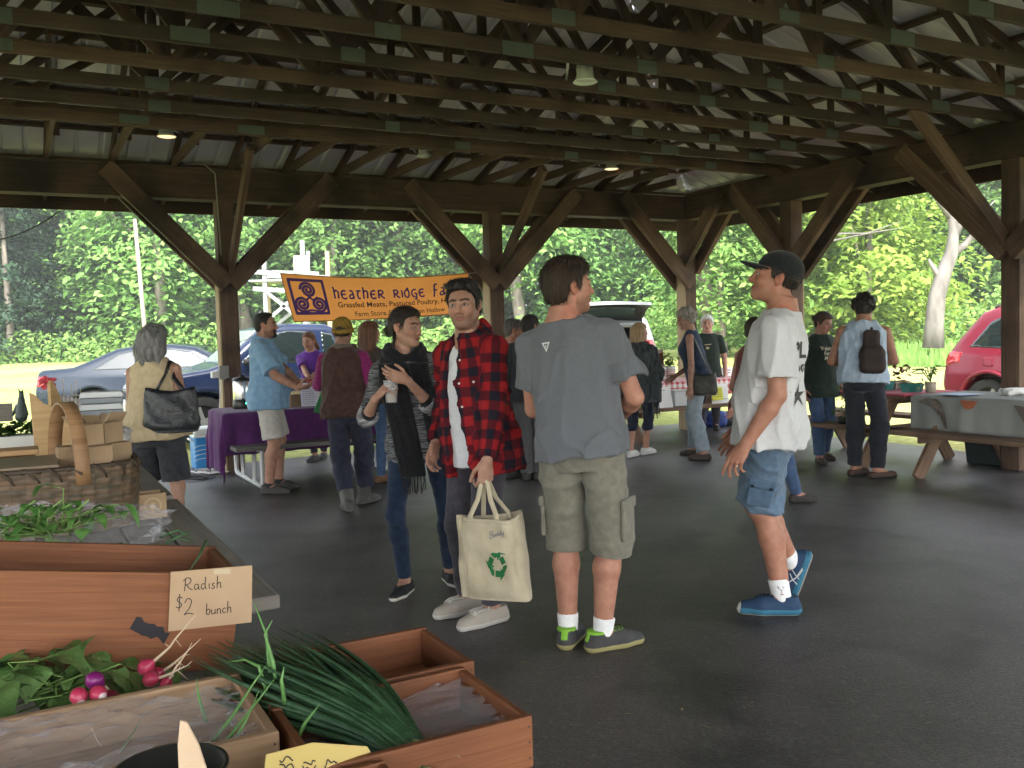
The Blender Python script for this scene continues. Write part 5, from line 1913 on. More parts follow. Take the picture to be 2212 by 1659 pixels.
for (x0,z0) in ((-.045,.765),(-.05,.70),(-.058,.635),(-.12,.70)):
 h,n=pl.surf(ps,pl.tl(x0,.4,z0),pl.T@V3(0,-1,0))
 if h:m.lathe([(0,.003),(.006,.002),(.0065,0)],h,10,M=Vector(n).to_track_quat('Z','Y').to_matrix())
if m.v:
 x=m.build('shirt_snaps',pm('pearl',(.7,.68,.62),rough=.2),smooth=True);x.parent=pl.root
m=MB()
n8=6
x0,w_,z0=-.075,.095,.708
drape([(x0-w_*q/n8,zz-(.012 if (r_ and q==3) else 0),0) for r_,zz in ((0,z0),(1,z0-.020)) for q in range(n8+1)],[[q,q+1,n8+2+q,n8+1+q] for q in range(n8)],lambda x,y:Vector(pl.tl(x,.4,y)),lambda p:pl.surf(ps,p,pl.T@V3(0,-1,0)),m,lift=.004)
def quiff2(s,v):
 E=lambda c,r:v.ell(s.hp(c),V3(*r)*s.hs,s.Hm,.02)
 E((0,.060,.092),(.058,.034,.022));E((.02,.03,.102),(.055,.05,.018));E((-.01,-.02,.106),(.06,.06,.016))
pl.hair(BLACKH,strands=1800,crown_flow=(.25,-.7,.6),vol=.013,amp=.003,h=.0042,extra=quiff2,back=-.065,line=[(-.13,-.062),(-.055,-.062),(-.042,-.04),(-.034,-.01),(-.026,.018),(.000,.022),(.006,-.022),(.021,-.024),(.027,.018),(.040,.046),(.058,.070),(.075,.080),(.12,.082)],freq=(45,80))
def tote():
 hand=pw(pl,pl.wri[1]+pl.hand[1][1]*.095)
 hx=hand
 top,bot=hand+Vector((0,0,-.165)),hand+Vector((.015,0,-.56))
 t=thing('tote_bag',bot,'natural cotton tote bag with green recycling arrows, hanging from the plaid shirt man\'s hand','bag')
 ang=R(-22)
 ex,ey=Vector((math.cos(ang),math.sin(ang),0)),Vector((-math.sin(ang),math.cos(ang),0))
 CAN=cloth_mat('canvas_natural',(.46,.40,.28),(.54,.475,.345),scale=14,bump=.7,weave=380)
 N_,Mz=44,26
 rr=random.Random(8)
 ph=[rr.uniform(0,6.28) for _ in range(8)]
 def pt(a,z):
  w_=(.172-.014*z);d_=(.070*(1-z)**.8+.060*z)*(1 if True else 1)
  th=2*math.pi*a
  c,s_=math.cos(th),math.sin(th)
  sq=lambda v_,e:math.copysign(abs(v_)**e,v_)
  x,y=w_*sq(c,.45),d_*sq(s_,.55)
  pinch=1-.25*max(0,1-z*7)
  wr=.006*math.sin(9*th+ph[0]+5*z)*math.sin(5*z+ph[1])+.005*math.sin(14*z+3*th+ph[2])+.007*math.sin(4*th+ph[3]-7*z)
  rim=.014*math.sin(2*th+ph[4])*z
  y=y*pinch+wr*(1 if abs(s_)>.3 else .3)
  zz=.395*z+rim+(-.012*math.cos(th)*(1-z))
  skew=.028*(1-z)
  return Vector((0,0,0))+ex*(x+skew)+ey*y+Vector((0,0,zz+.012*x/.17))
 m=MB()
 rows=[[pt(j/N_,i/Mz) for j in range(N_)] for i in range(Mz+1)]
 m.grid(rows,closed_u=True)
 m.add([pt(j/N_,0) for j in range(N_)],[list(range(N_))])
 o=m.build('bag_body',CAN,smooth=True,solid=.004,weld=True);o.parent=t
 bv=BVHTree.FromPolygons([Vector(p) for p in m.v],m.f)
 m2=MB()
 m2.tube([pt(.672+.018*math.sin(i*.4),i/12)-ey*.003 for i in range(13)],.003,5)
 m2.tube([pt(j/N_,.955)+(pt(j/N_,.955)).normalized()*0 for j in range(N_+1)],.003,4)
 o=m2.build('seam',cloth_mat('canvas_seam',(.36,.31,.21),(.42,.36,.26),scale=14));o.parent=t
 hl=hx-bot
 for sy,xs_ in ((-1,(-.075,.06)),(1,(-.055,.075))):
  m3=MB()
  fr,bk=[],[]
  a0=pt(.75 if sy<0 else .25,.9)
  pA=ex*xs_[0]+ey*sy*.055+Vector((0,0,.33));pB=ex*xs_[1]+ey*sy*.055+Vector((0,0,.335))
  top_=hl+ey*sy*.010
  path=[pA,pA+Vector((0,0,.07)),pA.lerp(top_,.62)+ex*-.008,top_+ex*-.016-Vector((0,0,.008)),top_+Vector((0,0,.006)),top_+ex*.016-Vector((0,0,.008)),pB.lerp(top_,.62)+ex*.008,pB+Vector((0,0,.07)),pB]
  m3.tube(path,.0125,8,flat=.22,up=ey)
  o=m3.build('handle',CAN,smooth=True);o.parent=t
 m4,m5=MB(),MB()
 fproj=lambda p:bv.ray_cast(p,ey,.6)[:2]
 def rp(pts,mi=0,x0=.062,z0=.175,sc=1.0):
  drape([(x,y,0) for x,y in pts],[list(range(len(pts)))],lambda x,y:ex*(x0+x*sc)-ey*.3+Vector((0,0,z0+y*sc)),fproj,m4,mi,lift=-.0035 if False else .0035)
 for k in range(3):
  a=R(120*k)
  rotp=lambda p:(p[0]*math.cos(a)-p[1]*math.sin(a),(p[0]*math.sin(a)+p[1]*math.cos(a))*1.25)
  band=[(-.052,-.012),(-.034,-.046),(-.014,-.046),(-.014,-.022),(-.024,-.022),(-.034,-.004)]
  for pcs in ([(-.050,-.006),(-.031,-.042),(-.020,-.046),(-.018,-.024),(-.026,-.016),(-.035,.004)],[(-.012,-.047),(.016,-.047),(.016,-.023),(-.012,-.023)],[(.016,-.060),(.040,-.034),(.016,-.010)]):
   rp([rotp(p) for p in pcs])
 m4.v=[tuple(Vector(p)) for p in m4.v]
 nb=bv.ray_cast(ex*.03-ey*.3+Vector((0,0,.30)),ey,.6)
 if nb[0] is not None:
  o_=Vector(nb[0])-ey*.005
  sc=.001
  L_=[[(0,0),(2,14),(3,30)],[(3,30),(14,30),(14,18),(4,16)],[(4,16),(17,12),(14,0),(0,0)],[(22,14),(21,4),(26,2),(31,14),(31,3)],[(44,14),(37,12),(37,3),(45,5)],[(46,28),(45,12),(46,2)],[(59,14),(52,12),(52,3),(60,5)],[(61,28),(60,12),(61,2)],[(66,14),(68,5),(73,4)],[(76,16),(72,-2),(65,-10)]]
  e2=(Vector((0,0,1))+ex*.0).normalized();e1=(ex+Vector((0,0,.30))).normalized()
  strokes(m5,[[(x*sc,y*sc) for x,y in l] for l in L_],.0016,o_,e1,e2,lift=0)
 o=m4.build('recycling_emblem',pm('print_green',(.012,.15,.045),rough=.8));o.parent=t
 o=m5.build('pen_name',pm('pen_grey',(.16,.17,.2)));o.parent=t
tote()
# people further back
def quick(P_,h=None):return P_
A=Loc(352,1192,8)
aw=Person('grey haired woman from behind in sleeveless beige top and dark shorts',A.pos,8,H=1.60,female=True,build=1.14,lean=(6,-3),feet=[A.g(384,1196,6),A.g(318,1190,-8)],arms=[dict(hand=V3(.20,.16,.90),pole=(.35,-1,-.2)),dict(hand=V3(-.22,.05,.74),pole=(-.3,-1,0))],head=(8,-8,0),skin=(.42,.25,.18),hc=.0095,hf=.006,seed=21)
aw.body()
BEIGE=cloth_mat('beige_crepe',(.46,.36,.22),(.54,.43,.28),scale=30,bump=.3)
aw.shirt(BEIGE,hem=.50,sleeve=0,off=.022,flare=.035,amp=.012,name='blouse',neck='crew',h=.008,hem_drop=.03,wscale=1.08)
aw.pants(cloth_mat('shorts_slate',(.032,.034,.042),(.05,.052,.062),scale=30),to=.86,off=.030,hem=.05,name='shorts',amp=.008,h=.008,waist=.57)
for i in (0,1):aw.shoe(i,(.1,.09,.08),(.3,.3,.28),h_top=.07,hh=.007)
def longgrey(s,v):
 for q in range(9):
  a=-1.25+2.5*q/8
  x,y=math.sin(a)*.088,-.02-math.cos(a)*.085
  v.cone(s.hp((x*.9,y,.03)),s.hp((x*1.15,y-.01,-.09)),.034,.034,.02)
  v.cone(s.hp((x*1.15,y-.01,-.09)),s.hp((x*1.25+.01*math.sin(q*3),y-.015,-.175-.02*math.sin(q*2))),.034,.016,.02)
aw.hair(hair_mat('hair_grey_wavy',(.07,.07,.075),(.30,.29,.285),(45,45,10)),vol=.022,amp=.007,h=.006,extra=longgrey,line=[(-.3,-.3),(-.0,-.3),(.005,-.02),(.03,-.02),(.05,.04),(.12,.08)],freq=(20,40))
# ---- bags hung on people are things of their own
LEATHER=pm('leather_black',(.006,.007,.010),(.016,.018,.022),scale=9,rough=.38,bump=.25,spec=.5)
def shoulder_bag(person,c,ang,w_,h_,d_,mat,label,top,nm='shoulder_bag',slump=.04):
 W0=pw(person,c)
 t=thing(nm,W0-Vector((0,0,h_)),label,'bag')
 rz=person.root.rotation_euler.z+ang
 rows=[]
 n=28
 for i in range(13):
  z=i/12
  row=[]
  for j in range(n):
   a=2*math.pi*j/n
   sq=lambda v_,e:math.copysign(abs(v_)**e,v_)
   ww=w_/2*(1-.16*z-.25*max(0,.2-z)*3);dd=d_/2*(1-.55*z)*(1-.5*max(0,.14-z)*5)
   x=ww*sq(math.cos(a),.6);y=dd*sq(math.sin(a),.7)+.008*math.sin(5*a+9*z)
   row.append(Vector((x,y,h_*z-slump*z*math.cos(math.pi*x/w_)+.02*(1-z)*(x/w_)**2)))
  rows.append(row)
 m=MB();m.grid(rows,closed_u=True);m.add(rows[0],[list(range(n))])
 o=m.build('bag_body',mat,smooth=True,solid=.004,weld=True);o.parent=t;o.rotation_euler=(0,0,rz)
 m=MB()
 Mi=Matrix.Rotation(-0,3,'Z')
 base=W0-Vector((0,0,h_))
 ex=Vector((math.cos(rz),math.sin(rz),0))
 for sgy in (-1,1):
  off=Vector((-math.sin(rz),math.cos(rz),0))*sgy*.012
  pts=[W0-ex*w_*.26+off-Vector((0,0,.05))]+[pw(person,p)+off for p in top]+[W0+ex*w_*.26+off-Vector((0,0,.05))]
  pts=[p-base for p in pts]
  m.tube(pts,.011,6,flat=.35,up=(0,0,1))
 o=m.build('strap',mat,smooth=True);o.parent=t
 return t
sh=aw.sho[0]
shoulder_bag(aw,sh+V3(.045,-.16,-.10),R(6),.40,.32,.15,LEATHER,'large black leather shoulder bag on the grey haired woman',[sh+V3(-.02,-.085,-.02),sh+V3(-.025,-.02,.062),sh+V3(-.01,.04,.03),sh+V3(.03,-.08,-.05)])
B=Loc(588,1064,84)
bm=Person('bearded man in light blue short sleeved shirt and pale shorts facing right',B.pos,84,H=1.735,build=1.08,belly=.05,lean=(-1,0),feet=[B.g(582,1068,10),B.g(604,1058,-4)],arms=[dict(hand=B.a(645,838,8.42),pole=(.3,-.5,-1),fd=B.d(.8,-.2,.1),pn=B.d(0,.4,1)),dict(hand=B.a(650,832,8.62),pole=(-.3,-.5,-1),fd=B.d(.9,-.2,.1),pn=B.d(0,.2,1))],head=(4,-2,0),skin=(.36,.20,.14),hc=.0095,hf=.0055,seed=31)
bm.body(stubble=.5)
BLUE=cloth_mat('shirt_skyblue',(.16,.29,.44),(.22,.36,.52),scale=20,bump=.35)
bm.shirt(BLUE,hem=.46,sleeve=.85,off=.024,flare=.035,amp=.012,sl_off=.03,sl_flare=.02,name='shirt',neck='collar',h=.008,seed=3)
bm.pants(cloth_mat('shorts_stone',(.38,.36,.33),(.46,.44,.40),scale=30),to=.92,off=.030,hem=.045,name='shorts',amp=.008,h=.008)
for i in (0,1):
 bm.sock(i,cloth_mat('sock_dark',(.02,.02,.022)),z1=.11);bm.shoe(i,(.045,.042,.038),(.05,.048,.045),h_top=.092,hh=.007)
def beard(s,v):pass
bm.hair(BLACKH,vol=.006,h=.006,back=-.07,line=[(-.13,-.07),(-.05,-.07),(-.036,-.05),(-.03,-.01),(-.022,.018),(.004,.022),(.010,-.012),(.026,-.012),(.03,.045),(.052,.085),(.07,.105),(.12,.11)])
v=Vol();v.ell(bm.hp((0,.072,-.098)),V3(.032,.030,.030)*bm.hs,bm.Hm);v.cone(bm.hp((-.022,.088,-.056)),bm.hp((.022,.088,-.056)),.011,.011);v.cone(bm.hp((.026,.08,-.06)),bm.hp((.02,.08,-.10)),.010,.012,.01);v.cone(bm.hp((-.026,.08,-.06)),bm.hp((-.02,.08,-.10)),.010,.012,.01)
bm.g_mesh(v,'beard',BLACKH,.006,.003,3)
m=MB()
hp_=(bm.wri[0]+bm.wri[1])/2
for k_,(mi,c) in enumerate((((0),hp_+V3(.02,.10,.035)),(1,hp_+V3(-.015,.13,.01)))):
 m.lathe([(0,-.02),(.035,-.016),(.045,0),(.03,.018),(0,.022)],pw(bm,c),12,mi=mi,sy=.7)
t=m.build('meat_pack',[pm('pack_red',(.30,.03,.03),(.4,.12,.1),scale=30,rough=.3),pm('pack_green',(.03,.16,.12),rough=.4)],smooth=True,origin=pw(bm,hp_))
tag(t,'red and green packs of food changing hands over the purple table','food')
C_=Loc(688,992,190)
cw=Person('young woman in purple T-shirt leaning forward behind the purple table',C_.pos,190,H=1.60,female=True,build=1.0,lean=(14,0),drop=.0,feet=[C_.g(680,996,10),C_.g(700,990,-10)],arms=[dict(hand=C_.a(676,838,10.5),pole=(.7,-.5,-.6),fd=C_.d(.6,-.5,0)),dict(hand=C_.a(692,826,10.4),pole=(-.7,-.5,-.4),fd=C_.d(-.7,-.5,0))],head=(10,-18,0),skin=(.44,.25,.18),hc=.010,hf=.006,seed=33)
cw.body(lips=(.34,.13,.11))
cs=cw.shirt(cloth_mat('purple_jersey',(.09,.022,.22),(.13,.035,.30),scale=20),hem=.48,sleeve=.7,off=.018,flare=.02,name='shirt',h=.009,amp=.006)
m=MB()
for pts,mi in (([(.02,-.02),(.075,-.03),(.08,-.115),(.03,-.12),(.0,-.07)],0),([(-.02,-.075),(.01,-.07),(.012,-.125),(-.02,-.125)],1),([(.03,-.0),(.06,-.002),(.06,-.014),(.03,-.013)],2)):
 drape([(x,y,0) for x,y in pts],[list(range(len(pts)))],lambda x,y:Vector(cw.tl(-x,.5,.76+y/cw.H)),lambda p:cw.surf(cs,p,cw.T@V3(0,-1,0)),m,lift=.003)
if m.v:
 x=m.build('shirt_print',[pm('print_dark',(.022,.024,.022)),pm('print_cream',(.5,.46,.36)),pm('print_white',(.62,.62,.62))]);x.parent=cw.root
cw.pants(cloth_mat('trouser_charcoal',(.042,.038,.050)),to=1.93,name='trousers',h=.010)
for i in (0,1):cw.shoe(i,(.06,.06,.065),(.1,.1,.1),h_top=.10,hh=.008)
def pony(s,v):v.cone(s.hp((0,-.10,.0)),s.hp((-.05,-.11,-.14)),.03,.02,.02)
cw.hair(AUBURN,vol=.008,h=.006,extra=pony,line=[(-.2,-.2),(-.05,-.2),(-.042,-.03),(-.03,.018),(.004,.026),(.014,.0),(.026,.0),(.034,.040),(.052,.064),(.075,.078),(.12,.082)])
D=Loc(757,1098,12)
dm=Person('person in mustard knit hat, brown vest over magenta sleeves and rubber boots, from behind',D.pos,12,H=1.66,build=1.02,lean=(2,-2),feet=[D.g(788,1088,20),D.g(752,1104,-35)],arms=[dict(hand=V3(.16,.18,.95),pole=(.6,-1,0)),dict(hand=V3(-.12,.30,1.06),pole=(-1,-.35,-.45))],head=(-14,-4,0),skin=(.28,.16,.11),hc=.0095,hf=.006,seed=35)
dm.body()
dm.shirt(cloth_mat('magenta_knit',(.16,.012,.085),(.22,.02,.12),scale=30),hem=.50,sleeve=1.95,off=.010,flare=.01,name='jumper',h=.0085,amp=.006,sl_off=.018)
dm.shirt(cloth_mat('vest_brown',(.045,.022,.018),(.07,.036,.028),scale=25,bump=.4),hem=.485,sleeve=0,off=.034,flare=.02,name='vest',neck='crew',h=.0085,amp=.008,wscale=1.06)
v=Vol()
for j in range(16):
 a0,a1=2*math.pi*j/16,2*math.pi*(j+1)/16
 p=lambda a:dm.neck+V3(math.sin(a)*.075,math.cos(a)*.07-.005,.005)
 v.cone(p(a0),p(a1),.022,.022)
dm.g_mesh(v,'vest_collar',cloth_mat('vest_collar',(.10,.075,.06),(.15,.12,.1)),.008,.003)
dm.pants(cloth_mat('trouser_navy',(.018,.020,.038),(.03,.032,.055),scale=25),to=1.75,off=.028,knee=.03,hem=.03,name='trousers',h=.009,amp=.009)
for i in (0,1):
 dm.shoe(i,(.075,.075,.068),(.10,.10,.09),h_top=.10,hh=.007,name='boot',fs=1.08)
 d=unit(dm.knee[i]-dm.ank[i]);v=Vol();v.cone(dm.ank[i]-d*.02,dm.ank[i]+d*.23,.056,.066,cap='b');dm.g_mesh(v,'boot_shaft',pm('boot_rubber',(.07,.07,.062),(.10,.10,.09),scale=12,rough=.45),.008,.004)
v=Vol();v.ell(dm.hp((0,-.015,.055)),V3(.088,.105,.088)*dm.hs,dm.Hm)
for j in range(18):
 a0,a1=2*math.pi*j/18,2*math.pi*(j+1)/18
 p=lambda a:dm.hp((math.sin(a)*.082,math.cos(a)*.100-.013,.018+.022*math.cos(a)))
 v.cone(p(a0),p(a1),.016,.016,.01)
v.clip(lambda X,Y,Z:(dm.hp((0,0,.002))[2]+((X-dm.hcen[0])*dm.Hm[0,1]+(Y-dm.hcen[1])*dm.Hm[1,1])*.25-Z))
dm.g_mesh(v,'knit_hat',streak_mat('mustard_knit',(.16,.095,.018),(.30,.19,.04),60,40,(.35,.65),.6),.006,.003)
dm.hair(BLACKH,style='cap_under',vol=.006,back=-.06,h=.006,line=[(-.13,-.06),(-.04,-.06),(-.03,-.0),(.03,.0),(.04,.05),(.12,.06)])
t=thing('paper_pad',pw(dm,dm.wri[0]+V3(-.34,-.1,-.05)),'green and white paper pad held under the arm by the person in the mustard hat','paper')
m=MB();m.box((0,0,0),(.16,.012,.22),R(20));m.box((-.03,-.012,.0),(.17,.006,.23),R(35),1)
o=m.build('sheets',[pm('paper_white',(.7,.7,.68)),pm('paper_green',(.06,.28,.10))]);o.parent=t;o.rotation_euler=(R(12),R(25),0)
E_=Loc(806,1042,150)
em=Person('woman with long reddish hair partly hidden behind the person in the mustard hat',E_.pos,30,H=1.63,female=True,lean=(2,0),skin=(.42,.22,.16),hc=.012,hf=.007,seed=37,head=(30,0,0))
em.body()
em.shirt(cloth_mat('top_brown',(.05,.035,.03)),hem=.48,sleeve=1.9,name='top',h=.011,amp=.006)
em.pants(cloth_mat('denim_mid',(.035,.065,.13),(.055,.095,.18),scale=20),name='jeans',h=.011)
for i in (0,1):em.shoe(i,(.12,.06,.03),(.06,.03,.02),hh=.009)
def longred(s,v):
 for q in range(8):
  a=-1.9+3.8*q/7
  x,y=math.sin(a)*.085,-.015-math.cos(a)*.085
  v.cone(s.hp((x,y,.03)),s.hp((x*1.25,y-.02,-.20)),.032,.026,.02)
em.hair(AUBURN,vol=.016,amp=.006,h=.007,extra=longred,line=[(-.3,-.3),(.01,-.3),(.02,-.15),(.05,.04),(.12,.08)],freq=(20,40))
F1=Loc(1112,1030,40)
f1=Person('man with short greying hair in a blue grey shirt behind the plaid shirt man',F1.pos,40,H=1.63,lean=(3,0),feet=[F1.g(1128,1030,5),F1.g(1100,1034,-5)],skin=(.40,.22,.15),hc=.011,hf=.006,seed=41,head=(45,-6,0))
f1.body()
f1.shirt(cloth_mat('shirt_bluegrey',(.11,.14,.18),(.15,.18,.23)),hem=.47,sleeve=.7,name='shirt',h=.010,amp=.007)
f1.pants(cloth_mat('trouser_grey',(.055,.055,.058),(.08,.08,.083)),off=.02,knee=.02,hem=.02,name='trousers',h=.010)
for i in (0,1):f1.shoe(i,(.03,.028,.026),(.03,.03,.03),hh=.009)
f1.hair(hair_mat('hair_pepper',(.05,.045,.04),(.18,.16,.14)),vol=.010,h=.007)
F2=Loc(1150,1036,20)
f2=Person('man in dark jacket and grey trousers standing beside the greying man',F2.pos,20,H=1.65,build=1.04,lean=(4,0),feet=[F2.g(1162,1036,5),F2.g(1138,1038,-5)],skin=(.33,.19,.13),hc=.011,hf=.006,seed=43,head=(25,-4,0))
f2.body()
f2.shirt(cloth_mat('jacket_black',(.014,.016,.02),(.024,.026,.03)),hem=.46,sleeve=1.9,off=.026,flare=.02,name='jacket',h=.010,amp=.009,sl_off=.026)
f2.pants(cloth_mat('trouser_grey',(.055,.055,.058)),off=.02,knee=.02,hem=.022,name='trousers',h=.010)
for i in (0,1):f2.shoe(i,(.03,.028,.026),(.03,.03,.03),hh=.009)
f2.hair(BLACKH,vol=.010,h=.007)
J=Loc(1384,985,20)
jw=Person('blonde woman in a dark fringed wrap and cropped navy leggings',J.pos,28,H=1.56,female=True,build=1.04,lean=(2,0),feet=[J.g(1392,982,20),J.g(1366,988,5)],arms=[dict(hand=V3(.16,.22,.85),pole=(.5,-1,0)),dict(hand=V3(-.16,.20,.82),pole=(-.5,-1,0))],head=(42,2,0),skin=(.42,.24,.17),hc=.0105,hf=.006,seed=45)
jw.body()
WRAP=streak_mat('wrap_grey',(.022,.028,.030),(.085,.10,.105),sx=60,sz=7,contrast=(.35,.7))
jw.shirt(WRAP,hem=.40,sleeve=1.7,off=.045,flare=.05,name='wrap',h=.009,amp=.016,sl_off=.05,sl_flare=.04,neck='crew',seed=4,wscale=1.1)
m=MB()
rr_=random.Random(9)
for j in range(70):
 a=rr_.uniform(0,6.28);p=jw.tl(math.sin(a)*.22,math.cos(a)*.17,.425)
 m.tube([p,p+V3(rr_.uniform(-.02,.02),rr_.uniform(-.02,.02),-rr_.uniform(.08,.24))],[.008,.003],4)
x=m.build('wrap_fringe',WRAP);x.parent=jw.root
jw.pants(cloth_mat('legging_navy',(.010,.013,.03),(.018,.022,.045)),to=1.35,off=.012,knee=.014,hem=.014,name='leggings',h=.009)
for i in (0,1):jw.shoe(i,(.52,.52,.5),(.6,.6,.58),h_top=.088,hh=.007,fs=1.12)
def longblond(s,v):
 for q in range(9):
  a=-1.7+3.4*q/8
  x,y=math.sin(a)*.082,-.02-math.cos(a)*.08
  v.cone(s.hp((x,y,.03)),s.hp((x*1.05,y-.015,-.12)),.032,.030,.02)
  v.cone(s.hp((x*1.05,y-.015,-.12)),s.hp((x*.9+.012*math.sin(q*2),y-.02,-.23)),.030,.014,.02)
jw.hair(BLOND,vol=.018,amp=.006,h=.006,extra=longblond,line=[(-.3,-.35),(.01,-.35),(.02,-.12),(.034,.01),(.05,.04),(.12,.08)],freq=(22,44))
K=Loc(1512,990,-72)
kw=Person('grey haired woman in navy tank top and loose pale jeans bending towards the table',K.pos,-72,H=1.72,female=True,build=1.02,lean=(11,0),feet=[K.g(1502,984,4),K.g(1522,994,0)],arms=[dict(hand=V3(.16,.28,.92),pole=(.5,-1,0)),dict(hand=K.a(1492,872,9.9),pole=(-.2,-1,0))],head=(-4,-14,0),skin=(.36,.21,.15),hc=.0105,hf=.006,seed=47)
kw.body()
kw.shirt(cloth_mat('tank_navy',(.018,.032,.06),(.03,.048,.085),scale=20),hem=.49,sleeve=0,off=.014,flare=.014,name='tank_top',neck='tank',h=.009,amp=.007)
kw.pants(cloth_mat('denim_pale',(.20,.25,.29),(.28,.33,.37),scale=14),to=1.93,off=.030,knee=.036,hem=.045,name='jeans',h=.009,amp=.012)
for i in (0,1):kw.shoe(i,(.05,.038,.03),(.05,.04,.035),h_top=.08,hh=.008)
def curly(s,v):
 rr=random.Random(5)
 for q in range(26):
  a,b=rr.uniform(0,6.28),rr.uniform(-.3,1.3)
  v.ell(s.hp((math.cos(a)*math.cos(b)*.085,-.03+math.sin(a)*math.cos(b)*.09,.03+math.sin(b)*.085)),V3(.03,.03,.03)*s.hs)
kw.hair(hair_mat('hair_ash',(.15,.13,.11),(.42,.38,.33),(50,50,20)),vol=.020,amp=.007,h=.006,extra=curly,line=[(-.3,-.07),(-.04,-.07),(-.03,-.03),(.02,-.02),(.045,.04),(.12,.07)],freq=(25,50))
sh=kw.sho[1]
shoulder_bag(kw,sh+V3(-.09,-.16,-.36),R(80),.30,.26,.13,pm('leather_olive',(.035,.035,.03),(.07,.068,.06),scale=6,rough=.4),'dark grey leather shoulder bag hanging at the tank top woman\'s side',[sh+V3(.0,-.06,-.02),sh+V3(.02,.0,.055),sh+V3(.0,.05,.0)])
Lm_=gp(1530,935)
p0=at(1528,720,13.1)
Lm=Person('white haired man in a dark green T-shirt standing behind the gingham table',(p0.x,p0.y),192,H=1.64,lean=(3,0),skin=(.46,.26,.20),hc=.011,hf=.006,seed=51,head=(0,-4,0))
Lm.body()
ls=Lm.shirt(cloth_mat('dark_green_jersey',(.012,.022,.016),(.02,.034,.025)),hem=.48,sleeve=.75,name='shirt',h=.010,amp=.007)
m=MB()
for pts in ([(-.04,0),(.05,.006),(.05,-.006),(-.04,-.01)],[(-.03,-.05),(.0,-.03),(.03,-.05),(.0,-.075)]):
 drape([(x,y,0) for x,y in pts],[list(range(4))],lambda x,y:Vector(Lm.tl(-x,.5,.745+y/Lm.H)),lambda p:Lm.surf(ls,p,Lm.T@V3(0,-1,0)),m,lift=.003)
if m.v:x=m.build('shirt_print',pm('print_tan',(.4,.33,.2)));x.parent=Lm.root
Lm.pants(cloth_mat('trouser_charcoal',(.042,.038,.050)),name='trousers',h=.012)
for i in (0,1):Lm.shoe(i,(.03,.03,.03),(.04,.04,.04),hh=.010)
Lm.hair(WHITEH,vol=.022,h=.007,amp=.006)
N=Loc(1628,1078,60)
nm_=Person('person in sleeveless dark red top and jeans mostly hidden behind the capped man',N.pos,60,H=1.60,female=True,build=1.12,lean=(4,0),feet=[N.g(1722,1086,30),N.g(1632,1074,0)],arms=[dict(hand=N.a(1584,885,7.4),pole=(.4,-1,0)),dict(hand=V3(-.15,.15,.8),pole=(-.3,-1,0))],head=(0,-6,0),skin=(.40,.20,.15),hc=.0105,hf=.007,seed=53)
nm_.body()
nm_.shirt(cloth_mat('tank_wine',(.10,.022,.022),(.15,.035,.03)),hem=.48,sleeve=0,off=.018,name='tank_top',neck='tank',h=.010,amp=.007)
nm_.pants(cloth_mat('denim_mid',(.035,.065,.13)),name='jeans',h=.010,off=.018)
for i in (0,1):nm_.shoe(i,(.035,.03,.028),(.03,.03,.03),hh=.009)
nm_.hair(BROWN,vol=.014,h=.008)
Q=Loc(1772,998,165)
qw=Person('woman in a dark green lettered T-shirt and jeans beside the right hand table',Q.pos,160,H=1.63,female=True,build=1.08,lean=(5,0),feet=[Q.g(1768,1002,20),Q.g(1784,992,-5)],head=(-18,-22,0),skin=(.36,.19,.14),hc=.0105,hf=.006,seed=55)
qw.body()
qs=qw.shirt(cloth_mat('dark_green_jersey',(.012,.022,.016)),hem=.44,sleeve=.7,off=.022,flare=.026,name='shirt',h=.0095,amp=.008)
m=MB()
for i,tx_ in enumerate(('Pakatakan','Farmers','Market')):
 vs,fs=text_polys(tx_,.052,offset=.001,align='CENTER')
 drape(vs,fs,lambda x,y:Vector(qw.tl(-x,.5,.745-i*.030+y/qw.H)),lambda p:qw.surf(qs,p,qw.T@V3(0,-1,0)),m,lift=.003)
if m.v:x=m.build('lettering',pm('print_cream',(.5,.46,.36)));x.parent=qw.root
qw.pants(cloth_mat('denim_mid',(.035,.065,.13)),to=1.95,off=.020,knee=.022,hem=.030,name='jeans',h=.0095,amp=.009)
for i in (0,1):qw.shoe(i,(.06,.045,.035),(.05,.04,.035),h_top=.085,hh=.008)
def bunback(s,v):v.ell(s.hp((.02,-.12,.01)),V3(.04,.04,.04)*s.hs)
qw.hair(hair_mat('hair_chestnut',(.025,.012,.008),(.08,.04,.024)),vol=.014,h=.006,amp=.005,extra=bunback,line=[(-.2,-.09),(-.05,-.09),(-.04,-.04),(.02,-.02),(.034,.035),(.052,.06),(.075,.072),(.12,.08)])
X_=Loc(1866,1030,12)
xm=Person('person from behind in sleeveless pale blue shirt and black trousers with a brown sling backpack',X_.pos,14,H=1.755,build=1.10,lean=(9,2),feet=[X_.g(1896,1034,62),X_.g(1846,1028,40)],arms=[dict(hand=V3(.10,.30,1.08),pole=(1,-.6,-.4)),dict(hand=V3(-.12,.30,1.08),pole=(-.8,-.6,-.8))],head=(8,-10,0),skin=(.34,.18,.12),hc=.010,hf=.006,seed=57)
xm.body()
xm.shirt(cloth_mat('chambray',(.30,.38,.48),(.38,.46,.56),scale=16,bump=.35),hem=.50,sleeve=0,off=.020,flare=.024,name='shirt',neck='crew',h=.0085,amp=.011,wscale=1.10)
xm.pants(cloth_mat('trouser_black',(.010,.012,.018),(.018,.02,.028)),to=1.95,off=.020,knee=.02,hem=.025,name='trousers',h=.009,amp=.009)
for i in (0,1):xm.shoe(i,(.06,.03,.022),(.015,.013,.012),h_top=.062,hh=.007,name='sandal',fs=1.05)
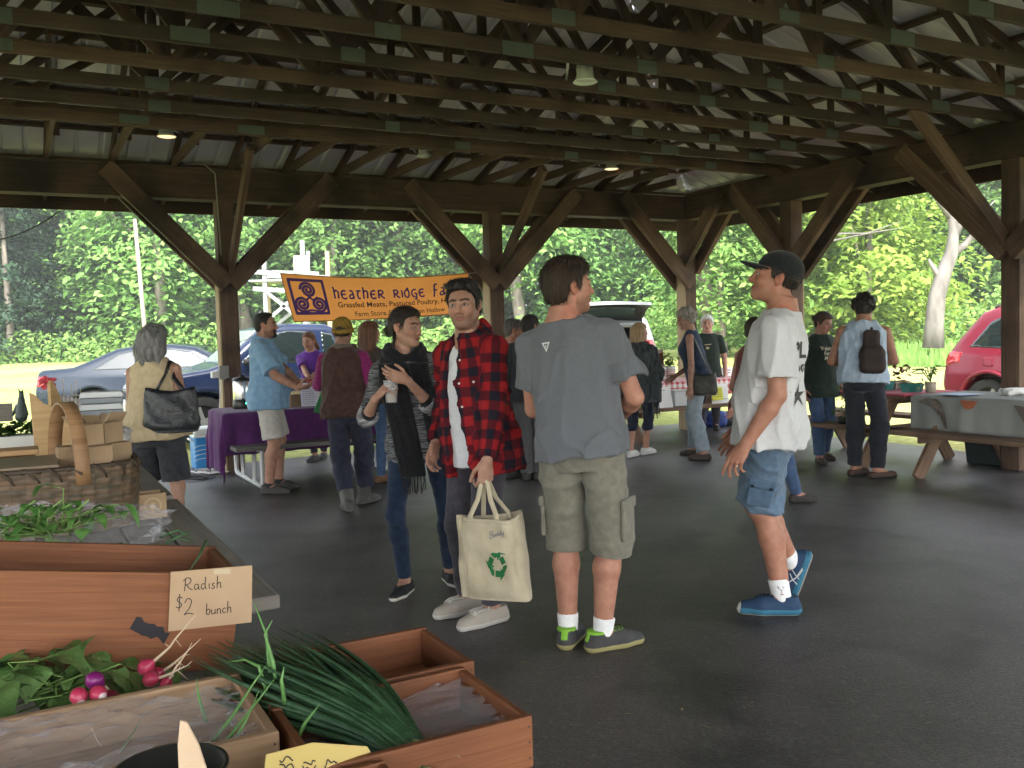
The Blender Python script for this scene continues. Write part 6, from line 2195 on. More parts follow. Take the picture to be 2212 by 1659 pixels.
def curls(s,v):
 rr=random.Random(15)
 for q in range(40):
  a,b=rr.uniform(0,6.28),rr.uniform(-.5,1.4)
  v.ell(s.hp((math.cos(a)*math.cos(b)*.088,-.02+math.sin(a)*math.cos(b)*.098,.03+math.sin(b)*.09)),V3(.028,.028,.028)*s.hs)
xm.hair(BLACKH,vol=.018,amp=.007,h=.006,extra=curls,line=[(-.3,-.075),(-.03,-.075),(-.02,-.03),(.03,-.02),(.05,.05),(.12,.08)],freq=(25,50))
v=Vol()
c=xm.tl(.06,-.185,.655)
v.rbox(c+xm.T@V3(0,0,-.07),V3(.115,.06,.12),xm.T,rad=.05,k=.03)
v.rbox(c+xm.T@V3(-.01,.01,.09),V3(.075,.045,.13),xm.T,rad=.04,k=.04)
v.fold(folds(77,.008))
vv,q=v.mesh(.008);vv=relax(vv,q,1,.4)
o0=pw(xm,c)
t=thing('backpack',o0,'dark brown soft sling backpack on the back of the person in the pale blue shirt','backpack')
BP=pm('backpack_cloth',(.022,.014,.012),(.04,.024,.02),scale=12,rough=.8)
rz_=xm.root.rotation_euler.z
bo=mesh_np('pack_body',vv-c,q,BP,t);bo.rotation_euler=(0,0,rz_)
m=MB()
sp=lambda *a:Vector(xm.tl(*a))-Vector(c)
m.tube([sp(.05,-.17,.745),sp(.055,-.135,.79),sp(.06,-.075,.832),sp(.065,.0,.838)],.014,6,flat=.4)
m.tube([sp(.05,-.17,.745),sp(.045,-.16,.77),sp(.075,-.15,.765),sp(.06,-.18,.745)],.006,6)
m.tube([sp(.10,-.19,.60),sp(.16,-.13,.60),sp(.185,-.03,.62)],.011,6,flat=.4)
so_=m.build('strap',BP,smooth=True);so_.parent=t;so_.rotation_euler=(0,0,rz_)
# vehicles
def poly_sd(P):
 P=np.array(P,float)
 def f(x,y):
  d=np.full(np.broadcast(x,y).shape,1e9);s=np.ones(d.shape)
  n=len(P)
  for i in range(n):
   a,b=P[i],P[i-1]
   ex,ey=b[0]-a[0],b[1]-a[1]
   wx,wy=x-a[0],y-a[1]
   t=np.clip((wx*ex+wy*ey)/(ex*ex+ey*ey),0,1)
   d=np.minimum(d,(wx-ex*t)**2+(wy-ey*t)**2)
   c1,c2,c3=y>=a[1],y<b[1],ex*wy>ey*wx
   fl=(c1&c2&c3)|(~c1&~c2&~c3)
   s=np.where(fl,-s,s)
  return s*np.sqrt(d)
 return f
def smax(a,b,k):
 h=np.clip(.5-.5*(a-b)/k,0,1)
 return a+(b-a)*h+k*h*(1-h)
GLASS=pm('car_glass',(.012,.018,.018),rough=.04,spec=.9)
TYRE=pm('tyre',(.012,.012,.012),(.02,.02,.02),scale=20,rough=.85,bump=.3)
RIM=pm('rim_alloy',(.42,.42,.43),metal=.8,rough=.35)
TRIM=pm('trim_black',(.012,.012,.013),rough=.6)
LAMPR=pm('lamp_red',(.35,.012,.015),rough=.12,coat=1)
LAMPW=pm('lamp_clear',(.6,.62,.64),rough=.08,coat=1)
def paint(name,c,c2=None):
 return pm(name,c,c2 or tuple(x*1.08 for x in c),scale=2,rough=.24,coat=.12,spec=.35)
class Car:
 def __init__(s,label,cat,name,pos,heading,prof,hw,belt,tumble,pnt,wheels,tr,h=.028,ends=.10,k=.09,low=None,cav=None):
  s.root=thing(name,pos,label,cat,rz=R(90-heading))
  s.prof,s.hw,s.belt,s.tumble,s.h,s.k=prof,hw,belt,tumble,h,k
  s.L=max(p[0] for p in prof)
  psd=poly_sd(prof)
  def W(x,z):
   t=np.abs(x-s.L/2)/(s.L/2)
   crown=.035*np.clip((z-.25)/.3,0,1)*np.clip((belt-z)/.25,0,1)
   return hw*(1-ends*np.clip(t,0,1)**5)-tumble*np.clip(z-belt,0,9)-.05*np.clip(.35-z,0,1)+crown
  s.W=W
  def body(X,Y,Z):
   d1=psd(X[...,0],Z[0] if Z.shape[0]==1 else Z) if False else psd(X+0*Z,Z+0*X)
   d2=np.abs(Y)-W(X,Z)
   return smax(d1+0*Y,d2,k)
  s.bd=body
  s.lo,s.hi=V3(-.05,-hw-.06,.12),V3(s.L+.05,hw+.06,max(p[1] for p in prof)+.05)
  v=Vol();v.u(body,s.lo,s.hi,.001)
  for wx in wheels:
   def well(X,Y,Z,wx=wx):
    return smax(np.sqrt((X-wx)**2+(Z-tr)**2)-tr*1.17+0*Y,(hw-.30)-np.abs(Y),.02)
   v.sub(well,V3(wx-tr*1.3,-hw-.1,0),V3(wx+tr*1.3,hw+.1,tr*2.3),.015)
  if cav:cav(v)
  vv,q=v.mesh(h,lo=s.lo-.06,hi=s.hi+.06)
  vv=relax(vv,q,1,.5)
  mats=[pnt]+([low[1]] if low else [])
  mi=None
  if low:
   fc=vv[q].mean(1);mi=(fc[:,2]<low[0]).astype(int)
  mesh_np('body',vv,q,mats,s.root,mi=mi)
  for wx in wheels:
   for sg in (1,-1):s.wheel(wx,sg,tr)
 def patch(s,name,poly,mat,side=None,off=.007,parent=None,h=None):
  ps=poly_sd(poly)
  xs=[p[0] for p in poly];zs=[p[1] for p in poly]
  body,hw=s.bd,s.hw
  def f(X,Y,Z):
   a=ps(X+0*Z,Z+0*X)
   return np.maximum(np.maximum(body(X,Y,Z)-off,a+0*Y),.22-Y*side)
  v=Vol();v.u(f,V3(min(xs),-hw-.05 if side<0 else .2,min(zs)),V3(max(xs),-.2 if side<0 else hw+.05,max(zs)),.001)
  vv,q=v.mesh(h or .02)
  return mesh_np(name,vv,q,mat,parent or s.root)
 def screen(s,name,poly,mat,x0,x1,off=.007,h=None):
  ps=poly_sd(poly)
  body=s.bd
  def f(X,Y,Z):
   return np.maximum(np.maximum(body(X,Y,Z)-off,ps(Y+0*Z,Z+0*Y)+0*X),np.maximum(x0-X,X-x1))
  ys=[p[0] for p in poly];zs=[p[1] for p in poly]
  v=Vol();v.u(f,V3(x0,min(ys),min(zs)),V3(x1,max(ys),max(zs)),.001)
  vv,q=v.mesh(h or .02)
  return mesh_np(name,vv,q,mat,s.root)
 def wheel(s,wx,sg,tr):
  y0=sg*(s.hw-.115)
  M=Matrix.Rotation(R(-90*sg),3,'X')
  m=MB()
  wd=.105
  m.lathe([(tr*.62,-wd),(tr*.9,-wd),(tr*.985,-wd*.8),(tr,-wd*.4),(tr,wd*.4),(tr*.985,wd*.8),(tr*.9,wd),(tr*.66,wd)],(wx,y0,tr),32,M=M)
  o=m.build('wheel',TYRE,smooth=True);o.parent=s.root
  m=MB()
  m.lathe([(tr*.66,wd*.98),(tr*.64,wd*.9),(tr*.60,wd*.55),(0,wd*.45)],(wx,y0,tr),28,M=M,mi=1)
  for k in range(5):
   a=2*math.pi*k/5
   p,q=Vector((.03*math.cos(a),.03*math.sin(a),wd*.82)),Vector((tr*.62*math.cos(a),tr*.62*math.sin(a),wd*.9))
   m.bar(Vector((wx,y0,tr))+M@p,Vector((wx,y0,tr))+M@q,.05,.03,up=M@Vector((0,0,1)))
  m.lathe([(0,wd*.95),(.035,wd*.93),(.06,wd*.8)],(wx,y0,tr),14,M=M)
  r=m.build('rim',[RIM,TRIM]);r.parent=o
def inset(poly,d):
 c=np.mean(poly,0)
 return [tuple(c+(np.array(p)-c)*(1-d)) for p in poly]
# --- silver blue sedan, tail to the left
p=at(108,760,17.0)
SEDP=[(.02,.38),(0,.62),(.05,.98),(.12,1.02),(.62,1.045),(.95,1.17),(1.38,1.36),(1.75,1.42),(2.3,1.425),(2.75,1.36),(3.25,1.10),(3.5,.98),(4.2,.88),(4.55,.74),(4.62,.55),(4.58,.30),(4.3,.22),(.35,.22)]
sed=Car('silver blue sedan parked on the grass at the left, tail towards the trees','car','sedan',(p.x,p.y,ground_z(p.y)-.0),84,SEDP,.87,.90,.42,paint('paint_silverblue',(.006,.012,.024)),(1.02,3.72),.32)
for sg in (1,-1):
 sed.patch('window',[(.98,.99),(1.42,1.27),(1.75,1.345),(1.98,1.35),(1.98,.98)],GLASS,sg)
 sed.patch('window',[(2.05,.98),(2.05,1.35),(2.3,1.345),(2.68,1.28),(3.08,1.02),(3.0,.98)],GLASS,sg)
 sed.patch('tail_lamp',[(-.02,.72),(-.02,.92),(.26,.90),(.20,.74)],LAMPR,sg)
 sed.patch('door_handle',[(1.55,.90),(1.55,.93),(1.72,.93),(1.72,.90)],RIM,sg,off=.02)
 sed.patch('rub_strip',[(.5,.55),(.5,.58),(4.0,.57),(4.0,.545)],TRIM,sg,off=.012)
sed.screen('rear_window',[(-.56,1.09),(-.46,1.35),(.46,1.35),(.56,1.09)],GLASS,.60,1.6)
sed.screen('windscreen',[(-.58,1.05),(-.46,1.36),(.46,1.36),(.58,1.05)],GLASS,2.6,3.5)
# --- dark blue pickup facing left
PAINTB=paint('paint_navy',(.008,.016,.046))
SILV=paint('paint_silver',(.34,.35,.37))
PICP=[(0,.55),(0,1.02),(.03,1.07),(1.98,1.09),(2.02,1.10),(2.22,1.62),(2.42,1.70),(3.02,1.72),(3.38,1.66),(3.95,1.17),(4.15,1.10),(4.95,1.0),(5.12,.84),(5.15,.48),(4.9,.36),(.3,.40)]
fa=at(412,760,13.55)
ax_=-UD
org=Vector((fa.x,fa.y,0))-ax_*4.25
def bed(v):
 v.sub(lambda X,Y,Z:np.maximum(np.maximum(np.abs(X-1.0)-.92,np.abs(Y)-.72),.70-Z),V3(.05,-.75,.7),V3(1.95,.75,1.3),.01)
hd=math.degrees(math.atan2(ax_.x,ax_.y))
pk=Car('dark blue pickup truck with silver lower trim parked facing left behind the purple table','pickup','pickup_truck',(org.x,org.y,ground_z(15)+.01),hd,PICP,.90,1.08,.28,PAINTB,(1.05,4.25),.36,low=(.66,SILV),cav=bed)
for sg in (1,-1):
 pk.patch('window',[(2.62,1.13),(2.62,1.60),(3.02,1.62),(3.30,1.56),(3.72,1.18),(3.68,1.13)],GLASS,sg)
 pk.patch('window',[(2.22,1.15),(2.34,1.56),(2.52,1.59),(2.52,1.14)],GLASS,sg)
 pk.patch('door_handle',[(2.66,.98),(2.66,1.02),(2.84,1.02),(2.84,.98)],TRIM,sg,off=.02)
 pk.patch('body_trim',[(.5,.60),(.5,.70),(3.85,.70),(3.85,.60)],SILV,sg,off=.014)
 pk.patch('headlamp',[(4.92,.78),(4.90,.92),(5.14,.88),(5.16,.76)],LAMPW,sg)
 m=MB();m.lathe([(0,-.05),(.08,-.045),(.095,0),(.08,.045),(0,.05)],(3.62,sg*.98,1.18),12,sy=.6);o=m.build('mirror',TRIM,smooth=True);o.parent=pk.root
pk.screen('windscreen',[(-.70,1.16),(-.56,1.64),(.56,1.64),(.70,1.16)],pm('screen_glass',(.22,.27,.27),rough=.05,spec=.9),3.25,4.05)
pk.screen('rear_window',[(-.58,1.18),(-.50,1.58),(.50,1.58),(.58,1.18)],GLASS,1.9,2.35)
# --- white SUV with its tailgate up, seen from behind
SUVP=[(.04,.40),(0,.62),(.06,.95),(.10,1.0),(.34,1.60),(.55,1.68),(1.4,1.72),(2.4,1.70),(2.8,1.63),(3.45,1.16),(3.7,1.05),(4.35,.95),(4.52,.78),(4.55,.45),(4.3,.25),(.35,.26)]
p=at(1312,760,15.3)
WPAINT=paint('paint_white',(.62,.64,.66))
def cargo(v):
 v.sub(lambda X,Y,Z:np.maximum(np.maximum(X-2.1,np.abs(Y)-.60+.18*np.clip(Z-1.0,0,1)),np.maximum(.72-Z,Z-1.56)),V3(-.2,-.7,.7),V3(2.1,.7,1.6),.02)
sv=Car('white SUV with its tailgate raised behind the gingham table','car','suv',(p.x,p.y,ground_z(p.y)),6,SUVP,.90,1.02,.30,WPAINT,(.90,3.55),.35,cav=cargo)
for sg in (1,-1):
 sv.patch('window',[(.46,1.10),(.66,1.52),(1.28,1.56),(1.28,1.08)],GLASS,sg)
 sv.patch('window',[(1.36,1.08),(1.36,1.56),(2.2,1.56),(2.2,1.06)],GLASS,sg)
 sv.patch('window',[(2.28,1.06),(2.28,1.56),(2.66,1.52),(3.22,1.12),(3.16,1.06)],GLASS,sg)
 sv.patch('tail_lamp',[(.0,.92),(.10,1.32),(.30,1.32),(.34,.98),(.2,.86)],LAMPR,sg)
m=MB()
m.box((1.0,0,.735),(1.9,1.12,.02),mi=0)
m.box((1.95,0,1.05),(.12,1.10,.62),mi=0)
for y in (-.3,.3):m.box((1.88,y,1.42),(.10,.24,.18),mi=0)
m.box((1.0,.0,1.545),(1.9,.9,.02),mi=1)
o=m.build('cargo_bay',[pm('interior_dark',(.025,.025,.027),rough=.9),pm('headliner',(.42,.42,.40),rough=.9)],bevel=.01);o.parent=sv.root
def gate_pt(s_,y,off):
 L_=1.02
 ang=R(98)
 d=Vector((-math.cos(R(-16)),0,.0)) if False else Vector((-.955,0,.30))
 n=Vector((.30,0,.955))
 bow=.10*math.sin(math.pi*s_)-.06*s_*s_
 wy=(.58+.14*min(1,s_*1.25))*y
 c=Vector((.50,wy,1.66))+d*(L_*s_)+n*(bow*(1-.35*y*y)-.05*y*y+off)
 return c
m=MB()
for off,flip in ((.04,0),(-.01,1)):
 rows=[[gate_pt(i/10,-1+2*j/14,off) for j in range(15)] for i in range(11)]
 m.grid(rows,mi=flip)
edge=[(0,j) for j in range(15)]+[(i,14) for i in range(1,11)]+[(10,j) for j in range(13,-1,-1)]+[(i,0) for i in range(9,0,-1)]
top=[gate_pt(i/10,-1+2*j/14,.04) for i,j in edge];bot=[gate_pt(i/10,-1+2*j/14,-.01) for i,j in edge]
n=len(edge)
m.add(top+bot,[[i,(i+1)%n,n+(i+1)%n,n+i] for i in range(n)],0)
o=m.build('tailgate',[WPAINT,pm('gate_lining',(.03,.03,.032),rough=.7)],smooth=True);o.parent=sv.root
tg=o
m=MB()
m.grid([[gate_pt(.12+.40*i/4,-.72+1.44*j/8,-.016) for j in range(9)] for i in range(5)])
o=m.build('gate_window',pm('gate_glass',(.05,.09,.07),rough=.08,spec=.8));o.parent=tg
m=MB()
m.grid([[gate_pt(.02+.13*i/2,-.6+1.2*j/8,.075) for j in range(9)] for i in range(3)])
o=m.build('spoiler',TRIM,solid=.02);o.parent=tg
m=MB();c=gate_pt(.72,0,-.02)
m.tube([c+Vector((0,.05*math.cos(a),.0))+Vector((-.955,0,.30))*.04*math.sin(a) for a in [i*.5 for i in range(7)]],.008,5)
o=m.build('gate_latch',RIM);o.parent=tg
for sg in (1,-1):
 m=MB();m.tube([(.28,sg*.60,1.22),gate_pt(.42,sg*.88,-.03)],[.016,.010],7);o=m.build('gas_strut',TRIM);o.parent=sv.root
def crumple(nm,c,s_,mat,seed,label,cat,h=.02,amp=.02):
 v=Vol();v.rbox((0,0,s_[2]),V3(*s_),rad=min(s_)*.6,k=.02);v.fold(folds(seed,amp,(12,30),1.0));vv,q=v.mesh(h);vv=relax(vv,q,1,.3)
 o=mesh_np(nm,vv,q,mat);o.location=c
 return tag(o,label,cat)
# --- red SUV at the right
p=at(2026,760,12.9)
hv=-VD
hd=math.degrees(math.atan2(hv.x,hv.y))
REDP=[(.04,.42),(0,.62),(.05,.98),(.08,1.05),(.24,1.28),(.50,1.60),(.72,1.67),(1.5,1.705),(2.5,1.69),(2.95,1.60),(3.55,1.14),(3.75,1.06),(4.35,.96),(4.50,.80),(4.54,.46),(4.3,.27),(.35,.28)]
off_=Vector((-hv.y,hv.x,0))*.90
rs=Car('shiny red SUV with roof rails parked at the right beyond the tables','car','suv',(p.x+off_.x,p.y+off_.y,ground_z(p.y)),hd,REDP,.89,1.02,.34,paint('paint_red',(.15,.012,.026)),(.75,3.45),.36,low=(.36,TRIM))
for sg in (1,-1):
 rs.patch('window',[(.42,1.12),(.68,1.47),(.84,1.54),(1.32,1.56),(1.32,1.09)],GLASS,sg)
 rs.patch('window',[(1.40,1.09),(1.40,1.56),(2.36,1.56),(2.36,1.07)],GLASS,sg)
 rs.patch('window',[(2.44,1.07),(2.44,1.56),(2.80,1.50),(3.30,1.12),(3.26,1.07)],GLASS,sg)
 rs.patch('tail_lamp',[(-.02,.84),(.06,1.08),(.34,1.06),(.30,.92)],LAMPR,sg)
 rs.patch('door_handle',[(1.44,.97),(1.44,1.01),(1.64,1.01),(1.64,.97)],paint('paint_red',(.15,.012,.026)),sg,off=.022)
 rs.patch('arch_trim',[(.75+.47*math.cos(a),.36+.47*math.sin(a)) for a in [R(200-10*q) for q in range(23)]]+[(.75+.42*math.cos(a),.36+.42*math.sin(a)) for a in [R(-20+10*q) for q in range(23)]],paint('paint_red',(.15,.012,.026)),sg,off=.02)
 m=MB();m.tube([(.66,sg*.60,1.66),(.86,sg*.61,1.735),(1.6,sg*.62,1.76),(2.4,sg*.61,1.745),(2.6,sg*.60,1.69)],.018,8);o=m.build('roof_rail',RIM,smooth=True);o.parent=rs.root
rs.patch('fuel_flap',[(.66,.86),(.66,1.0),(.84,1.0),(.84,.86)],paint('paint_red',(.15,.012,.026)),-1,off=.004)
rs.screen('rear_window',[(-.56,1.16),(-.46,1.52),(.46,1.52),(.56,1.16)],GLASS,0,.8)
# tables, cloths and market goods further back
BENCHW=wood('bench_wood',(.14,.085,.055),(.25,.16,.105),(.06,.04,.03),stain=.5)
GREYW=wood('weathered_wood',(.21,.19,.165),(.29,.265,.235),(.13,.115,.10),stain=.5)
def picnic(label,c,ang,L=1.85,W=.74,mat=None,group=None,bench_l=None,metal=None,benches=True):
 t=thing('picnic_table',c,label,'picnic table',group,rz=ang)
 mat=mat or BENCHW
 def part(nm,m,mt=None,bev=.006):
  o=m.build(nm,mt or mat,bevel=bev);o.parent=t;return o
 m=MB()
 n=5;pw_=(W-.04)/n
 for k in range(n):m.bar((-L/2,-W/2+(k+.5)*W/n,.73),(L/2,-W/2+(k+.5)*W/n,.73),pw_,.04)
 part('tabletop',m)
 bl=bench_l or L
 for sg in (-1,1) if benches else ():
  m=MB()
  for q in (-.072,.072):m.bar((-bl/2,sg*.66+q,.43),(bl/2,sg*.66+q,.43),.138,.042)
  part('bench',m)
 for x in (-L/2+.28,L/2-.28):
  if metal:
   m=MB()
   for sg in (-1,1):
    m.tube([(x,sg*.62,.40),(x,sg*.60,.06),(x,sg*.55,.03),(x,-sg*.0,.03)],.024,8)
    m.tube([(x,sg*.30,.70),(x,sg*.26,.05)],.024,8);m.tube([(x,sg*.30,.36),(x,sg*.66,.40)],.02,8)
   o=part('leg_frame',m,metal,0)
  else:
   for sg in (-1,1):
    m=MB();m.bar((x+.02*sg,sg*(.66 if benches else .3),.0),(x+.02*sg,sg*.16,.70),.04,.14,up=(0,1,.8));part('leg',m)
   m=MB();cl_=.72 if benches else .3;m.bar((x-.045,-cl_,.385),(x-.045,cl_,.385),.038,.09);part('cross_bar',m)
   m=MB();m.bar((x-.045,-W/2+.02,.685),(x-.045,W/2-.02,.685),.038,.085);part('top_cleat',m)
 return t
def cloth_sheet(nm,label,c,ang,L,W,drops,mat,z=.757,seed=1,wave=.02,cat='tablecloth',nx=60,ny=36,hemw=.0):
 r=random.Random(seed)
 t=MB()
 dxm,dxp,dym,dyp=drops
 P=[]
 ph=[r.uniform(0,6.28) for _ in range(6)]
 def pos(s_,t_):
  x=max(-L/2,min(L/2,s_));y=max(-W/2,min(W/2,t_))
  ox,oy=s_-x,t_-y
  d=math.hypot(ox,oy) if (ox and oy) else abs(ox)+abs(oy)
  if d==0:return Vector((x,y,z+.002*math.sin(7*x+ph[0])*math.sin(6*y)))
  w_=wave*min(1,d/.3)
  ux,uy=(ox/(abs(ox)+abs(oy)),oy/(abs(ox)+abs(oy)))
  q=s_ if abs(oy)>abs(ox) else t_
  b=.012+w_*(math.sin(q*19+ph[1])+.6*math.sin(q*33+ph[2]))*.6+w_*.5
  return Vector((x+ux*b,y+uy*b,z-max(0,d-.004)))
 S_=[-L/2-dxm+(L+dxm+dxp)*j/nx for j in range(nx+1)]
 T_=[-W/2-dym+(W+dym+dyp)*i/ny for i in range(ny+1)]
 rows=[[pos(a,b) for a in S_] for b in T_]
 t.grid(rows,uvscale=((L+dxm+dxp)/nx,(W+dym+dyp)/ny))
 o=t.build(nm,mat,smooth=True,solid=.003)
 o.location=c;o.rotation_euler=(0,0,ang)
 return tag(o,label,cat)
def gingham(name,size=.045,c=(.42,.02,.03),white=(.68,.66,.64)):
 if name in MATS:return MATS[name]
 m,nt,b=base_mat(name)
 L=nt.links.new
 tc=_n(nt,'ShaderNodeTexCoord');sx=_n(nt,'ShaderNodeSeparateXYZ');L(tc.outputs['UV'],sx.inputs[0])
 def band(s_):
  mu=_n(nt,'ShaderNodeMath',operation='MULTIPLY');mu.inputs[1].default_value=math.pi/size;L(s_,mu.inputs[0])
  sn=_n(nt,'ShaderNodeMath',operation='SINE');L(mu.outputs[0],sn.inputs[0])
  g_=_n(nt,'ShaderNodeMath',operation='GREATER_THAN');g_.inputs[1].default_value=0;L(sn.outputs[0],g_.inputs[0])
  return g_.outputs[0]
 a,d=band(sx.outputs[0]),band(sx.outputs[1])
 ad=_n(nt,'ShaderNodeMath',operation='ADD');L(a,ad.inputs[0]);L(d,ad.inputs[1])
 hf=_n(nt,'ShaderNodeMath',operation='MULTIPLY');hf.inputs[1].default_value=.5;L(ad.outputs[0],hf.inputs[0])
 cr=_n(nt,'ShaderNodeValToRGB');cr.color_ramp.interpolation='CONSTANT'
 e=cr.color_ramp.elements
 e[0].position,e[0].color=0,c4(white)
 e[1].position,e[1].color=.75,c4(c)
 x=e.new(.25);x.color=(*[(white[i]*.45+c[i]*.55) for i in range(3)],1)
 L(hf.outputs[0],cr.inputs[0]);L(cr.outputs[0],b.inputs['Base Color'])
 b.inputs['Roughness'].default_value=.75
 MATS[name]=m
 return m
GING=gingham('gingham_red')
# --- the purple table
pc_=uv(2.78,9.62)
picnic('steel framed picnic table under the purple cloth',pc_,UA,L=2.0,mat=wood('bench_grey',(.10,.095,.09),(.17,.16,.15),(.05,.05,.05)),metal=pm('leg_white',(.55,.56,.56),rough=.35,metal=.4))
PURP=cloth_mat('purple_cloth',(.058,.010,.075),(.085,.018,.11),scale=10,bump=.3)
cloth_sheet('tablecloth','deep purple cloth draped over the steel framed table',pc_,UA,2.04,.78,(.60,.5,.42,.42),PURP,seed=3,wave=.035)
def on(u,v,z=.762):return uv(u,v,z)
def urn():
 p=at(527,893,9.55);p.z=.762
 t=thing('coffee_urn',p,'stainless coffee urn with black lid and base on the purple table','coffee urn')
 K=.92
 def part(nm,prof,mat,**k):
  m=MB();m.lathe([(r*K,z*K) for r,z in prof],(0,0,0),28);o=m.build(nm,mat,smooth=True);o.parent=t;return o
 BL=pm('plastic_black',(.012,.012,.013),rough=.35)
 part('base',[(0,0),(.115,0),(.12,.01),(.115,.10),(.11,.105)],BL)
 part('tank',[(.11,.10),(.112,.11),(.112,.30),(.105,.315)],pm('steel_bright',(.62,.62,.62),metal=1,rough=.22))
 part('lid',[(.118,.31),(.118,.325),(.10,.345),(.03,.355),(.03,.375),(.0,.38)],BL)
 m=MB();m.tube([(-.11,0,.30),(-.16,0,.315),(-.165,0,.28)],.012,8);m.tube([(.11,0,.30),(.16,0,.315),(.165,0,.28)],.012,8);o=m.build('handle',BL,smooth=True);o.parent=t
 m=MB();m.tube([(.03,-.10,.10),(.03,-.145,.10),(.03,-.15,.075)],.010,8);o=m.build('tap',BL,smooth=True);o.parent=t
 m=MB();m.lathe([(0,.004),(.006,.002),(.007,0)],(.055,-.095,.055),8,M=Matrix.Rotation(R(90),3,'X'));o=m.build('pilot_light',emis('led_green',(.05,1,.35),2));o.parent=t
urn()
p=at(643,885,9.6);p.z=.762
def carton(label,p,s_,ang,mat=None,flaps=True,nm='cardboard_box',cat='box',openh=.6):
 t=thing(nm,p,label,cat,rz=ang)
 mat=mat or CARD
 m=MB();a,b,c=s_
 for q in ((0,-b/2,a,.004),(0,b/2,a,.004)):m.box((q[0],q[1],c/2),(q[2],q[3],c))
 for x in (-a/2,a/2):m.box((x,0,c/2),(.004,b-.006,c-.001))
 m.box((0,0,.004),(a-.006,b-.006,.004))
 o=m.build('carton_wall',mat,bevel=.001);o.parent=t
 if flaps:
  for sgx,wdt in ((1,b),(-1,b)):
   m=MB();l=a*.45
   m.add([(sgx*a/2,-wdt/2,c),(sgx*a/2,wdt/2,c),(sgx*(a/2+l*math.cos(openh)),wdt/2,c+l*math.sin(openh)),(sgx*(a/2+l*math.cos(openh)),-wdt/2,c+l*math.sin(openh))],[[0,1,2,3]])
   o=m.build('flap',mat,solid=.004);o.parent=t
 return t
CARD=pm('cardboard',(.30,.20,.115),(.38,.265,.16),scale=5,rough=.85,bump=.1,bscale=60)
CARDD=pm('cardboard_dark',(.16,.10,.06),(.22,.145,.085),scale=5,rough=.85)
carton('open brown carton with wrapped goods on the purple table',p,(.17,.15,.13),UA,CARDD,flaps=False)
crumple('paper_wrap',p+Vector((0,0,.10)),(.06,.05,.03),pm('wrap_cream',(.6,.48,.25)),3,'cream wrapped goods inside the brown carton','food',h=.012,amp=.01)
def sheet(nm,label,c,w_,h_,ang,tilt,mat,lines=None,cat='sign',group=None):
 m=MB()
 M=Matrix.Rotation(ang,3,'Z')@Matrix.Rotation(tilt,3,'X')
 m.box((0,0,h_/2),(w_,.003,h_),M)
 m.v=[tuple(M@Vector((0,0,h_/2))-Vector((0,0,h_/2))+Vector(p_)) for p_ in m.v]
 if lines:
  rr=random.Random(len(label))
  for y,x0,x1,th in lines:
   x=x0
   while x<x1:
    l=min(rr.uniform(.012,.035),x1-x)
    q=[M@Vector((a_,-.0032,b_)) for a_,b_ in ((x,y),(x+l,y),(x+l,y+th),(x,y+th))]
    m.add(q,[[0,1,2,3]],1)
    x+=l+.008
 o=m.build(nm,[mat,pm('ink',(.05,.05,.08))])
 o.location=c
 return tag(o,label,cat,group)
PAPER=pm('paper_white',(.7,.7,.68))
PAPV=pm('paper_lilac',(.62,.60,.72))
p=at(672,884,9.55);p.z=.765
sheet('price_list','white printed price list standing on the purple table',p,.20,.29,UA,R(-8),PAPV,[(.25,-.06,.06,.012)]+[(.02+k*.022,-.08,.05 if k%3 else .08,.005) for k in range(10)])
p=at(707,880,9.75);p.z=.765
sheet('price_list','buff coloured card standing beside the white price list',p,.16,.28,UA,R(-8),pm('paper_buff',(.62,.50,.26)))
def cooler():
 p=gp(462,1008)
 t=thing('cooler_box',p,'blue cooler box with white lid beside the purple table','cooler',rz=UA)
 def part(nm,c,s_,mat,b=.02):
  m=MB();m.box(c,s_);o=m.build(nm,mat,bevel=b);o.parent=t
 BLU=pm('cooler_blue',(.02,.20,.52),(.03,.26,.6),scale=3,rough=.35)
 WH=pm('cooler_white',(.66,.68,.68),rough=.4)
 part('tub',(0,0,.19),(.46,.34,.38),BLU);part('lid',(0,0,.43),(.48,.36,.09),WH,.03);part('rim',(0,0,.38),(.475,.352,.03),WH,.01)
 m=MB()
 for k in range(4):
  m.tube([(-.12+.19*math.cos(a),-.172,.02+.05*k+.11*math.sin(a)) for a in [R(20+14*q) for q in range(9)]],.004,5)
 o=m.build('wave_print',WH);o.parent=t
 m=MB();m.tube([(-.235,-.1,.33),(-.26,-.1,.34),(-.26,.1,.34),(-.235,.1,.33)],.012,7);o=m.build('handle',WH,smooth=True);o.parent=t
cooler()
rr=random.Random(2)
def cord(nm,label,pts,r_,mat):
 m=MB();m.tube(pts,r_,6);tag(m.build(nm,mat,smooth=True),label,'cord')
def coil(cx,cy,n,rad,z=.012):
 c=gp(cx,cy);out=[]
 for i in range(n):
  a=i*.42;rr_=rad*(.6+.4*math.sin(i*.37+cx))
  out.append(c+Vector((math.cos(a)*rr_*1.4,math.sin(a)*rr_,z+.006*(i%3))))
 return out
GC=pm('cable_grey',(.23,.22,.2));WC=pm('cable_white',(.6,.6,.58),rough=.5)
cord('extension_cord','white extension cord coiled on the asphalt at the foot of the left post',[uv(2.02,V1-.16,.6),uv(2.0,V1-.2,.25),gp(470,1012,.02)]+coil(448,1022,46,.22),.008,WC)
cord('extension_cord','dark extension cord tangled with the white one beside the cooler',coil(432,1034,40,.2)+[gp(500,1018,.012)],.007,pm('cable_black',(.02,.02,.022)))
